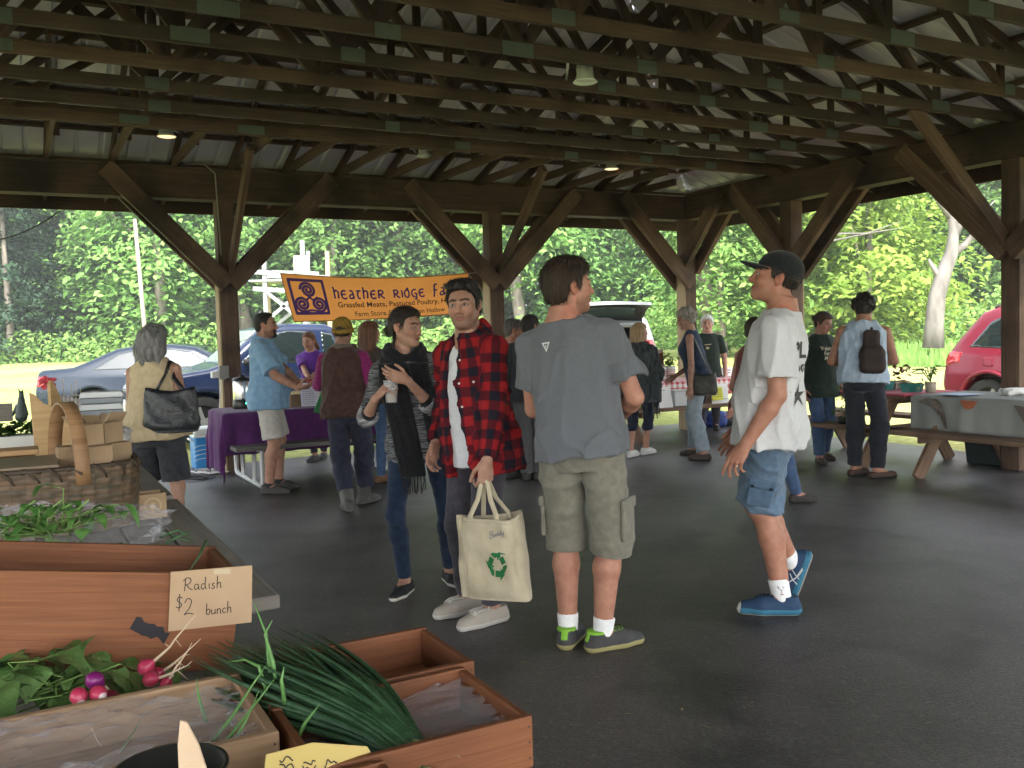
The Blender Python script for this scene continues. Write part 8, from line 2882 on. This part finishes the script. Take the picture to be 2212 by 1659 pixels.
def film(label,corners,seed,bulge=.03,amp=.010,n=80,edge=0.0):
 r=np.random.default_rng(seed)
 W=[(unit(r.normal(size=2))*r.uniform(45,150),r.uniform(0,6.28),r.normal(size=2)*14,r.uniform(0,6.28)) for _ in range(12)]
 a,b,c,d=[Vector(x) for x in corners]
 la,lb=(b-a).length,(d-a).length
 rows=[]
 for i in range(n):
  row=[]
  for j in range(n):
   s_,t_=j/(n-1),i/(n-1)
   p=a.lerp(b,s_).lerp(d.lerp(c,s_),t_)
   q=np.array([s_*la,t_*lb])
   wv=sum(math.sin(7*s_+4*t_+ph2)*(1-abs(math.sin(float(k@q)*.5+ph+1.2*math.sin(float(e@q)))))**1.6 for k,ph,e,ph2 in W)/3.4
   ed=min(s_,t_,1-s_,1-t_)
   rag=(.012*math.sin(31*(s_+t_)+seed)+.008*math.sin(67*(s_-t_))) if ed<.02 else 0
   row.append(p+Vector((rag,rag,bulge*math.sin(math.pi*s_)*math.sin(math.pi*t_)+amp*wv*(1.0+edge*(ed<.05)))))
  rows.append(row)
 m=MB();m.grid(rows)
 return tag(m.build('plastic_film',FILM,smooth=True),label,'plastic')
film('crumpled clear plastic filling the pale tray',[uv(-.36,1.42,.862),uv(.30,1.43,.845),uv(.30,1.66,.845),uv(-.36,1.69,.862)],3,.018,.016)
film('crumpled clear plastic bag spilling over the table edge nearest the camera',[uv(-.38,1.16,.84),uv(.10,1.24,.865),uv(.16,1.41,.87),uv(-.38,1.43,.885)],5,.025,.018)
film('clear plastic bag standing up behind the radish crate',[at(-30,1165,2.28),at(330,1180,2.26),at(372,1098,2.46),at(-30,1090,2.62)],7,.03,.016,edge=.8)
film('clear plastic lying in the nearest crate',[uv(.37,1.30,.80),uv(.685,1.29,.82),uv(.685,1.50,.835),uv(.37,1.50,.79)],9,.008,.010,30)
def leafblade(m,base,d,up,L,W,curl=.4,mi=0,lobes=0,seed=0):
 base,d,up=Vector(base),Vector(d).normalized(),Vector(up)
 s_=d.cross(up).normalized();u_=s_.cross(d).normalized()
 rr=random.Random(seed)
 rows=[]
 n=8
 for i in range(n+1):
  t=i/n
  w_=W*(math.sin(math.pi*min(1,.06+t*.94))**.75)*(.35+.65*t if t<.5 else 1)
  if lobes:w_*=1+.22*math.sin(t*lobes*6.28+seed)
  c=base+d*(L*t)+u_*(L*(.18*math.sin(math.pi*t)-curl*t*t))
  f=.22
  rows.append([c-s_*w_+u_*w_*f+u_*rr.uniform(-.1,.1)*w_,c-s_*w_*.5+u_*(w_*f*.3),c,c+s_*w_*.5+u_*(w_*f*.3),c+s_*w_+u_*w_*f+u_*rr.uniform(-.1,.1)*w_])
 m.grid(rows,mi)
def leafmat(name,c,c2):
 m=pm(name,c,c2,scale=14,rough=.42,bump=.35,bscale=60,spec=.4)
 return m
HERB=leafmat('herb_leaf',(.06,.17,.035),(.13,.28,.07));RADL=leafmat('radish_leaf',(.06,.14,.035),(.14,.25,.075));STEM=pm('stem_green',(.16,.28,.07),rough=.45)
rr=random.Random(12)
def bunch(label,cat,centre,n,spread,L,W,mat,stems=True,up_bias=.5,lobes=0,seed=1):
 r2_=random.Random(seed)
 m=MB()
 c0=Vector(centre)
 for k in range(n):
  a=r2_.uniform(0,6.28)
  p=c0+Vector((r2_.gauss(0,spread[0]),r2_.gauss(0,spread[1]),abs(r2_.gauss(0,spread[2]))))
  d=Vector((math.cos(a),math.sin(a),r2_.uniform(-.25,up_bias)))
  l=L*r2_.uniform(.6,1.25)
  leafblade(m,p,d,(0,0,1),l,W*r2_.uniform(.7,1.2),r2_.uniform(.1,.7),0,lobes,k)
  if stems:m.tube([p,p-d*l*.5+Vector((0,0,-.01)),c0+Vector((r2_.gauss(0,spread[0]*.5),r2_.gauss(0,spread[1]*.5),-.01))],.0016,5,mi=1)
 o=m.build('leaves',[mat,STEM],smooth=True,origin=c0)
 return tag(o,label,cat)
hc_=at(105,1140,2.30)
hb=bunch('bunch of bright green herb leaves on the plastic bag behind the crate','herbs',hc_,46,(.065,.05,.03),.060,.018,HERB,seed=4)
m=MB()
p0,p1,p2=at(100,1140,2.2),at(118,1172,2.14),at(128,1192,2.10)
m.tube([p0,p1,p2],.002,6,mi=1)
for (px_,py_,dx,dy,L_) in ((118,1176,-.5,-.9,.052),(126,1186,.3,-1,.055),(126,1182,.9,-.45,.045)):
 leafblade(m,at(px_,py_,2.11),CRT*dx+CUP*dy,-b_,L_,.016,.1)
o=m.build('leaves',[HERB,STEM],smooth=True,origin=p0)
tag(o,'leafy sprig hanging down the inside of the radish crate','herbs')
m=MB()
for k in range(7):
 a=at(60+12*k,1150,2.34);m.tube([a,a+Vector((.01*k-.02,-.02,.05)),a+Vector((.05+.008*k,-.05,.09-.01*(k%3)))],.0026,6)
tag(m.build('stalks',STEM,smooth=True),'pale green curved stalks arching over the herb bunch','herbs')
for k,(px_,py_,dp) in enumerate(((60,1462,1.70),(140,1470,1.74),(255,1462,1.79))):
 bunch(('radish leaves heaped at the left edge below the crate','radish leaves between the heaps, under the purple radish','radish leaves under the right hand red radishes')[k],'radish greens',at(px_,py_,dp)-Vector((0,0,.02)),(44,20,20)[k],((.075,.05,.03),(.05,.04,.02),(.055,.03,.014))[k],(.095,.075,.065)[k],(.034,.027,.024)[k],RADL,lobes=2,seed=20+k,up_bias=.35)
def radish(px,py,dp,r_,col,tail,label,seed):
 rr=random.Random(seed)
 c=at(px,py,dp)
 t=thing('radish',c,label,'radish','bunched radishes in front of the crate')
 d=Vector(tail[0]).normalized()
 Mq=d.to_track_quat('Z','Y').to_matrix()
 m=MB()
 m.lathe([(0,-r_*1.05),(r_*.45,-r_*.95),(r_*.85,-r_*.55),(r_,0),(r_*.86,r_*.5),(r_*.5,r_*.92),(r_*.2,r_*1.25),(0.0015,r_*1.6)],(0,0,0),18,M=Mq)
 fc=[0]*len(m.f)
 for i,f in enumerate(m.f):
  if col[1] is not None and i>=18*5:m.m[i]=1
 o=m.build('root_bulb',[col[0],col[1] or col[0]],smooth=True);o.parent=t
 m=MB()
 pts=[d*r_*1.3]
 q=d.copy()
 for k in range(6):
  q=(q+Vector((rr.uniform(-.35,.35),rr.uniform(-.2,.2),rr.uniform(-.3,.3)+tail[2]))*.5).normalized()
  pts.append(pts[-1]+q*tail[1]/6)
 m.tube(pts,[.0032,.0026,.002,.0016,.0012,.0009,.0006],6)
 for k in range(2):m.tube([pts[2+k],pts[2+k]+Vector((rr.uniform(-.02,.02),0,rr.uniform(-.02,.01)))],[.0009,.0005],4)
 o=m.build('tail_root',pm('root_cream',(.55,.42,.28),(.62,.50,.36),scale=30));o.parent=t
RED=pm('radish_red',(.40,.02,.07),(.50,.05,.11),scale=18,rough=.28);PUR=pm('radish_purple',(.14,.008,.10),(.20,.015,.15),scale=18,rough=.28);RWH=pm('radish_white',(.72,.58,.58),rough=.35)
DRED=pm('radish_dark',(.16,.01,.03),rough=.3)
radish(205,1470,1.61,.0165,(PUR,None),((.4,.5,-.6),.03,-.1),'round purple radish above the two pink and white ones',1)
radish(170,1504,1.56,.0150,(RED,RWH),((.45,-.55,-.55),.085,.0),'pink radish with long pale tail at the left of the bunch',2)
radish(212,1499,1.575,.0155,(RED,RWH),((.75,-.55,-.15),.045,-.1),'pink and white radish below the purple one',3)
radish(238,1508,1.60,.0150,(DRED,None),((.5,.5,-.4),.03,-.1),'dark red radish half hidden right of the pink ones',4)
radish(316,1441,1.73,.0165,(RED,None),((.75,-.1,.55),.12,.05),'upper red radish against the crate with a tail rising to the card',5)
radish(338,1458,1.75,.0150,(RED,None),((.8,-.1,.5),.10,.1),'middle red radish in the right hand bunch',6)
radish(326,1467,1.70,.0150,(RED,None),((.95,-.2,.2),.09,.18),'lower red radish in the right hand bunch',7)
radish(359,1478,1.70,.0125,(RED,None),((.55,-.2,.8),.09,.1),'small red radish at the right end of the bunch',8)
SCAL=leafmat('scallion_green',(.022,.065,.028),(.045,.11,.048));SCALP=pm('scallion_pale',(.16,.24,.08),(.34,.38,.2),scale=30,rough=.4)
rr=random.Random(31)
rootc,mid,tip=(at(888,1604,1.39)-Vector((0,0,.012))),at(745,1510,1.53),at(560,1405,1.76)
side=(tip-rootc).cross(Vector((0,0,1))).normalized()
sc=thing('scallion_bunch',rootc,'large bunch of dark green scallions lying across the crates','scallions')
m=MB()
for k in range(230):
 a,q=rr.uniform(0,6.28),math.sqrt(rr.random())
 off=side*math.cos(a)*q+Vector((0,0,1))*(math.sin(a)*q*.38)
 p0=rootc+off*.030+Vector((0,0,-.005))
 fan=rr.uniform(-1.5,1.5)
 p1=rootc.lerp(mid,.5)+off*.05+Vector((0,0,.004))
 p2=mid+off*.085+side*fan*.032+Vector((0,0,.002))
 p3=tip+side*(fan*.058)+off*.06+(tip-mid).normalized()*rr.uniform(-.10,.09)+Vector((0,0,rr.uniform(-.06,.015)))
 r_=rr.uniform(.0034,.0062)
 pts=[]
 for i in range(10):
  t=i/9
  pts.append(p0*(1-t)**3+p1*3*t*(1-t)**2+p2*3*t*t*(1-t)+p3*t**3)
 m.tube(pts,[r_*x for x in (.8,.9,1,1.05,1.05,1,.9,.75,.5,.12)],6)
o=m.build('green_tops',SCAL,smooth=True);put(o,sc)
m=MB()
for k in range(5):
 p=rootc+Vector((rr.gauss(0,.022),rr.gauss(0,.018),rr.gauss(0,.010)))
 m.tube([p,p+Vector((.03,-.018,-.004))*rr.uniform(.8,1.3)],[.0042,.0048],6)
 for q in range(3):e=p+Vector((.034,-.02,-.005));m.tube([e,e+Vector((rr.uniform(0,.02),rr.uniform(-.02,.01),rr.uniform(-.008,.006)))],[.0007,.0004],3)
o=m.build('white_ends',SCALP,smooth=True);put(o,sc)
def sprout(nm,label,chains,mat,cat='scallions'):
 m=MB()
 for pts,r_ in chains:m.tube(pts,[r_*(1-.85*(i/(len(pts)-1))**1.5) for i in range(len(pts))],6)
 return tag(m.build(nm,mat,smooth=True),label,cat)
BR=leafmat('sprout_green',(.10,.24,.06),(.16,.33,.10))
A_=lambda *q:at(*q)
sprout('scallion_leaves','upright bright scallion leaves rising between the card and the bunch',[([A_(600,1560,1.58),A_(582,1440,1.62),A_(575,1370,1.64),A_(548,1300,1.64)],.005),([A_(605,1555,1.58),A_(590,1430,1.60),A_(572,1370,1.62),A_(588,1340,1.62)],.0045),([A_(585,1530,1.55),A_(560,1440,1.6),A_(530,1425,1.62),A_(490,1430,1.63)],.004),([A_(615,1520,1.5),A_(608,1470,1.5),A_(614,1440,1.5)],.004),([A_(640,1600,1.42),A_(660,1560,1.42),A_(690,1522,1.43)],.004)],BR)
sprout('scallion_leaves','two thin pale scallion leaves crossing in front of the tray corner',[([A_(455,1605,1.42),A_(500,1550,1.44),A_(545,1480,1.48),A_(580,1430,1.5)],.0032),([A_(480,1615,1.40),A_(520,1560,1.43),A_(560,1510,1.46),A_(593,1466,1.48)],.0032),([A_(500,1610,1.40),A_(530,1560,1.42),A_(560,1490,1.45)],.0028),([A_(445,1560,1.5),A_(430,1510,1.52),A_(424,1462,1.54)],.0034)],BR)
sprout('scallion_leaves','loose scallion leaves draped over the back of the radish crate',[([A_(262,1174,2.20),A_(235,1205,2.14),A_(202,1240,2.05)],.005),([A_(445,1168,2.12),A_(428,1205,2.06),A_(402,1244,1.99)],.004),([A_(345,1160,2.32),A_(385,1145,2.35),A_(425,1170,2.3)],.004),([A_(350,1150,2.34),A_(395,1165,2.3),A_(420,1172,2.28)],.0035),([A_(360,1172,2.26),A_(400,1152,2.34),A_(418,1146,2.38)],.0035)],leafmat('scallion_mid',(.05,.13,.05),(.09,.19,.08)))
sprout('grass_blade','thin green blade lying on the crumpled plastic',[([A_(258,1625,1.36),A_(290,1580,1.42),A_(310,1540,1.46)],.0015)],BR,'leaf')
pc2=at(368,1668,1.17)
t=thing('metal_pot',pc2-Vector((0,0,.12)),'dark metal pot with black handle at the bottom edge','pot')
m=MB()
m.lathe([(0,0),(.060,0),(.066,.006),(.070,.12),(.0735,.122),(.0735,.127),(.068,.127),(.063,.01),(0,.008)],(0,0,0),36)
o=m.build('pot_body',pm('pot_metal',(.10,.105,.10),metal=.9,rough=.35),smooth=True);o.parent=t
m=MB();m.tube([(.068,.0,.11),(.082,.0,.10),(.088,-.01,.06),(.075,-.01,.03)],.010,8);o=m.build('handle',pm('plastic_black',(.012,.012,.013)),smooth=True);o.parent=t
m=MB()
a0=at(395,1556,1.10)
M2=[(-.004,0),(.004,-.003),(.016,-.035),(.024,-.075),(.024,-.13),(-.014,-.13),(-.012,-.075),(-.010,-.035)]
m.prism(M2,a0,CRT,(CUP+FWD*-.25).normalized(),FWD,.005)
tag(m.build('wooden_paddle',pm('paddle_wood',(.58,.43,.30),(.64,.5,.36),scale=9),bevel=.0015),'pale pointed wooden paddle standing in the metal pot','paddle')
# --- the wicker basket and the goods behind it
def basket():
 c=uv(.085,3.98,.752)
 t=thing('wicker_basket',c,'big brown woven basket with arched wooden handle and half lid','basket',rz=UA+R(-3))
 def wick():
  m,nt,b=base_mat('wicker')
  L=nt.links.new
  tc=_n(nt,'ShaderNodeTexCoord')
  br=_n(nt,'ShaderNodeTexBrick',offset=0)
  br.inputs['Scale'].default_value=1;br.inputs['Brick Width'].default_value=.0436;br.inputs['Row Height'].default_value=.02042;br.inputs['Mortar Size'].default_value=.0018;br.inputs['Mortar Smooth'].default_value=1
  br.inputs['Color1'].default_value=(.13,.088,.055,1);br.inputs['Color2'].default_value=(.08,.056,.038,1);br.inputs['Mortar'].default_value=(.05,.033,.022,1);br.inputs['Bias'].default_value=-.1
  L(tc.outputs['UV'],br.inputs[0])
  n1=_n(nt,'ShaderNodeTexNoise');n1.inputs['Scale'].default_value=13;L(tc.outputs['UV'],n1.inputs[0])
  mp=_n(nt,'ShaderNodeMapping');mp.inputs['Scale'].default_value=(1.2,4.5,1);L(tc.outputs['UV'],mp.inputs[0]);L(mp.outputs[0],n1.inputs[0])
  r1=_n(nt,'ShaderNodeValToRGB');e=r1.color_ramp.elements
  e[0].position,e[0].color=.36,(.62,.78,.72,1);e[1].position,e[1].color=.66,(1.35,1.08,.92,1)
  L(n1.outputs[0],r1.inputs[0])
  mx=_n(nt,'ShaderNodeMixRGB',blend_type='MULTIPLY');mx.inputs[0].default_value=.75;L(br.outputs[0],mx.inputs[1]);L(r1.outputs[0],mx.inputs[2])
  L(mx.outputs[0],b.inputs['Base Color']);b.inputs['Roughness'].default_value=.6
  return m
 WK=wick()
 N_,Mz=136,36
 rows=[]
 H_=.245
 sq=lambda v_,e:math.copysign(abs(v_)**e,v_)
 ol=[Vector((.31*sq(math.cos(a),.75),.185*sq(math.sin(a),.75))) for a in np.linspace(0,2*math.pi,721)]
 cum=np.concatenate([[0],np.cumsum([(ol[i+1]-ol[i]).length for i in range(720)])])
 Pm=cum[-1]/1.05
 for i in range(Mz+1):
  z=H_*i/Mz
  row=[]
  for j in range(N_):
   q=int(np.searchsorted(cum,cum[-1]*j/N_));p=ol[min(q,719)];n_=p.normalized()
   k=1+.05*z/H_
   b_w=.009*(1-(1-abs(math.sin(j*math.pi/4)))**3)+.0025*math.sin(int(i/3)*2.4+int(j/4)*1.7)-(.0030 if i%3==0 else 0)
   row.append(Vector((p.x*k+n_.x*b_w,p.y*k+n_.y*b_w,z)))
  rows.append(row)
 m=MB();m.grid(rows,uvscale=(Pm/N_*1.05,H_/Mz),closed_u=True);m.add(rows[0],[list(range(N_))])
 o=m.build('woven_body',WK,smooth=True);o.parent=t
 m=MB();rim=[rows[-1][j]+Vector((0,0,.004)) for j in range(0,N_,4)];rim.append(rim[0]);m.tube(rim,.011,8)
 for j in range(0,N_,6):m.tube([rows[-1][j]+Vector((0,0,.014)),rows[-4][(j+3)%N_]*1.02,rows[-7][(j+4)%N_]*1.0],[.007,.006,.004],5)
 o=m.build('rim',WK,smooth=True);o.parent=t
 WD=wood('lid_wood',(.20,.15,.10),(.30,.23,.16),(.12,.09,.06),rough=.5)
 m=MB();m.prism([(-.30,-.17),(.045,-.185),(.045,.185),(-.30,.17)],(0,0,H_+.012),(1,0,0),(0,1,0),(0,0,1),.012);o=m.build('half_lid',WD,bevel=.003);o.parent=t
 HW=wood('handle_wood',(.24,.13,.06),(.36,.21,.11),(.14,.075,.035),rough=.45)
 rows=[]
 for i in range(21):
  a=math.pi*i/20
  y=-.195*math.cos(a);z=H_-.06+.30*math.sin(a)**.8
  x=.075+.05*(math.cos(a))
  rows.append([(x-.026,y,z),(x+.026,y,z)])
 m=MB();m.grid([[Vector(p) for p in r_] for r_ in rows],uvscale=(.05,.04));o=m.build('arched_handle',HW,smooth=True,solid=.011);o.parent=t
basket()
def bx(label,px,py,u,s_,ang,z,flaps=False,mat=None,**k):
 d=ray(px,py);kk=(u)/(d.x*UD.x+d.y*UD.y)
 return carton(label,Vector((d.x*kk,d.y*kk,z)),s_,ang,mat,flaps=flaps,**k)
CB=[('small closed cardboard box at the front of the basket',0.255,3.90,.985,.088,10,False),('small cardboard box behind the right end of the basket',0.335,4.04,.985,.082,30,False),('small cardboard box half hidden by the basket handle',0.170,4.04,.985,.08,5,False),('open cardboard box with raised flaps on top of the box pile',0.230,3.97,1.070,.085,16,True),('cardboard box tipped on the pile at the back',0.305,4.06,1.066,.085,40,True)]
for lab,u,v,z,s_,a,fl in CB:
 tt=carton(lab,uv(u,v,z),(s_*1.15,s_,s_*.95),UA+R(a),CARD,flaps=fl,openh=.9)
 if not fl:
  m=MB();m.box((0,0,s_*.95),(s_*1.15,s_,.004));o=m.build('carton_lid',CARD);o.parent=tt
tt=carton('brown carton with round printed emblem standing right of the basket',uv(.452,3.98,.755),(.105,.10,.10),UA+R(4),CARD,flaps=False)
m=MB();m.lathe([(.028,0),(.033,0)],(0,0,0),24);m.lathe([(0,0),(.012,0)],(0,0,0),16);o=m.build('emblem',pm('card_print',(.5,.38,.25)));o.parent=tt;o.location=(.0,-.0535,.052);o.rotation_euler=(R(90),0,0)
bb=uv(.395,5.62,.755)
carton('brown carton under the egg cartons',bb,(.26,.24,.115),UA+R(2),CARDD,flaps=False)
EGG=pm('pulp_grey',(.40,.38,.37),(.48,.46,.45),scale=30,rough=.95,bump=.4)
def eggs(k,label,z,dx,mat=None):
 t=thing('egg_tray',bb+Vector((dx,0,z)),label,'egg carton','stacked grey egg cartons',rz=UA+R(3*k))
 m=MB()
 P_=[[Vector((-.14+.28*j/36,-.125+.25*i/24,.022+.018*math.sin(j*math.pi/3)*math.sin(i*math.pi/3))) for j in range(37)] for i in range(25)]
 m.grid(P_)
 o=m.build('cup_sheet',mat or EGG,smooth=True,solid=.004);o.parent=t
 m=MB()
 for k_ in range(6):
  for s2 in (-1,1):m.lathe([(0,0),(.016,0),(.021,.026)],(-.115+.046*k_,s2*.108,-.006),8)
 o=m.build('cup_ends',mat or EGG,smooth=True);o.parent=t
for k in range(4):eggs(k,('lowest grey egg carton on the brown box','second grey egg carton from the brown box','third grey egg carton from the brown box','fourth grey egg carton, under the white lids')[k],.125+.026*k,.004*(k%2))
PW=pm('carton_white',(.62,.64,.66),rough=.6)
for k in range(3):
 p=bb+Vector((.01*k,.0,.245+.068*k))
 t=thing('egg_carton',p,('white lidded egg carton resting on the grey trays','white lidded egg carton in the middle of the white stack','topmost white lidded egg carton')[k],'egg carton','stacked white egg cartons',rz=UA+R(5-6*k))
 m=MB();m.prism([(-.115,0),(.115,0),(.105,.032),(-.105,.032)],(0,.052,.032),(1,0,0),(0,0,1),(0,-1,0),.104);o=m.build('carton_lid',PW,bevel=.006);o.parent=t
 m=MB();m.prism([(-.105,0),(.105,0),(.115,.03),(-.115,.03)],(0,.052,0),(1,0,0),(0,0,1),(0,-1,0),.104);o=m.build('carton_base',pm('carton_grey',(.25,.27,.30)),bevel=.006);o.parent=t
DW=wood('display_wood',(.46,.29,.13),(.58,.39,.20),(.34,.2,.09),rough=.5,stain=.4)
def board(px0,px1,Y,z0,outline,label,th=.018,mat=None):
 a,b=at(px0,900,Y),at(px1,900,Y+.10)
 ex=Vector((b.x-a.x,b.y-a.y,0));w_=ex.length;ex.normalize()
 m=MB();m.prism([(x*w_,z) for x,z in outline],Vector((a.x,a.y,z0)),ex,(0,0,1),Vector((-ex.y,ex.x,0)),th)
 return tag(m.build('display_board',mat or DW,bevel=.003),label,'display board')
board(66,152,4.75,.755,[(.10,0),(.95,0),(.95,.10),(1,.30),(.86,.36),(.62,.385),(.34,.41),(.14,.455),(0,.47)],'pale wooden display board with a scooped top behind the basket handle')
board(112,136,5.0,.755,[(0,0),(1,0),(1,.40),(.62,.47),(.2,.52),(0,.50)],'narrow pointed wooden board behind the scooped one')
board(140,192,4.9,.755,[(0,0),(1,0),(1,.24),(.86,.30),(.6,.33),(.2,.33),(0,.30)],'darker rounded wooden board beside the egg cartons',mat=wood('display_dark',(.13,.09,.05),(.2,.14,.08),(.08,.05,.03)))
t=thing('skewer_rack',at(148,885,5.1),'row of wrapped sweets on sticks on the wooden display','sweets')
m,m2=MB(),MB()
for k in range(7):
 c=at(122+8.5*k,868+1.5*k,5.1+.01*k)
 m.lathe([(0,-.045),(.008,-.042),(.010,.035),(.004,.045),(0,.046)],c,8)
 if k%2==0 or k>4:m2.tube([c,c+Vector((.003*(k-3),0,.10+.02*(k%3)))],.0018,4)
put(m.build('wrapped_sticks',pm('wrap_white',(.58,.56,.54),(.40,.36,.36),scale=40)),t);put(m2.build('sticks',DW),t)
t=thing('flower',at(103,826,5.2),'pink red ruffled paper flower above the display boards','flower')
m=MB();rr=random.Random(9)
for (px_,py_,s_) in ((98,827,.042),(112,826,.034)):
 c=at(px_,py_,5.2)
 for k in range(16):
  d=Vector((rr.gauss(0,1),rr.gauss(0,.7),rr.gauss(0,1))).normalized();leafblade(m,c,d,Vector((rr.random(),rr.random(),rr.random()+.1)),s_,s_*.42,.3,0,0,k)
put(m.build('petals',pm('petal_coral',(.62,.08,.11),(.70,.16,.18),scale=20,rough=.7),smooth=True),t)
m=MB();a=at(103,830,5.2);m.tube([a,a-Vector((0,0,.12))],.004,5);put(m.build('stem',STEM),t)
film('clear cellophane wrap under the paper flower',[at(80,862,5.22),at(118,858,5.24),at(112,838,5.22),at(92,836,5.2)],21,.01,.01,16)
t=thing('wafer_stack',uv(-.09,4.52,.755),'stack of tan slatted flat wooden pieces behind the basket lid','stack',rz=UA)
m=MB();rr=random.Random(17)
for k in range(9):m.box((rr.uniform(-.008,.008),rr.uniform(-.008,.008),.014+.030*k),(.30,.16,.024),R(rr.uniform(-3,3)))
o=m.build('flat_pieces',wood('slat_tan',(.46,.27,.13),(.58,.38,.2),(.3,.17,.08)),bevel=.004);o.parent=t
pb=uv(-.03,5.9,.755)
t=thing('white_planter',pb,'white box planter of lettuce seedlings at the left edge','planter',rz=UA)
m=MB();m.prism([(-.24,0),(.20,0),(.22,.21),(-.26,.21)],(0,.09,0),(1,0,0),(0,0,1),(0,-1,0),.18);o=m.build('planter_box',WPOT,bevel=.004);o.parent=t
m=MB();m.box((-.15,-.0905,.10),(.05,.002,.12));o=m.build('red_label',gingham('gingham_label',.012));o.parent=t
r=np.random.default_rng(5);c=np.stack([r.uniform(-.25,.21,240),r.uniform(-.07,.07,240),.215+r.uniform(0,.06,240)],1)
me=leaf_mesh('lettuce',c,.026,leaf_mat('lettuce',(.06,.16,.03),(.15,.28,.07)),np.repeat(np.array([[0,0,.8]]),240,0));o=bpy.data.objects.new('lettuce',me);COL.objects.link(o);o.parent=t
m=MB();c=at(46,900,6.3)
v=Vol();v.cone((0,0,0),(.01,0,.16),.055,.03,.02);v.cone((.01,0,.16),(.012,0,.225),.026,.02,.01);v.cone((-.03,0,.10),(-.08,0,.02),.022,.012,.01);v.cone((.03,0,.10),(.06,0,.02),.022,.012,.01);v.cone((.0,0,.23),(-.012,0,.27),.008,.004);v.cone((.02,0,.23),(.034,0,.265),.008,.004)
vv,q=v.mesh(.006);o=mesh_np('garden_figure',vv*.72,q,pm('figure_green',(.012,.03,.022),(.03,.05,.04),scale=20,rough=.4));o.location=c
tag(o,'small dark green garden figure behind the planter','ornament')
crate('small grey wooden crate at the far left edge behind the planter',at(-14,912,6.4),UD,VD,(0,0,1),.12,.12,.12,.01,GREYW)
# moist air that pales the wood
g=MB();g.box((0,60,12),(420,330,30))
hz_m=bpy.data.materials.new('haze');hz_m.use_nodes=True
hn=hz_m.node_tree;hn.nodes.remove(hn.nodes['Principled BSDF'])
pv=_n(hn,'ShaderNodeVolumePrincipled');pv.inputs['Density'].default_value=.0016;pv.inputs['Color'].default_value=(.86,.93,.90,1);pv.inputs['Anisotropy'].default_value=.3
hn.links.new(pv.outputs[0],hn.nodes['Material Output'].inputs['Volume'])
tag(g.build('haze',hz_m),kind='stuff')
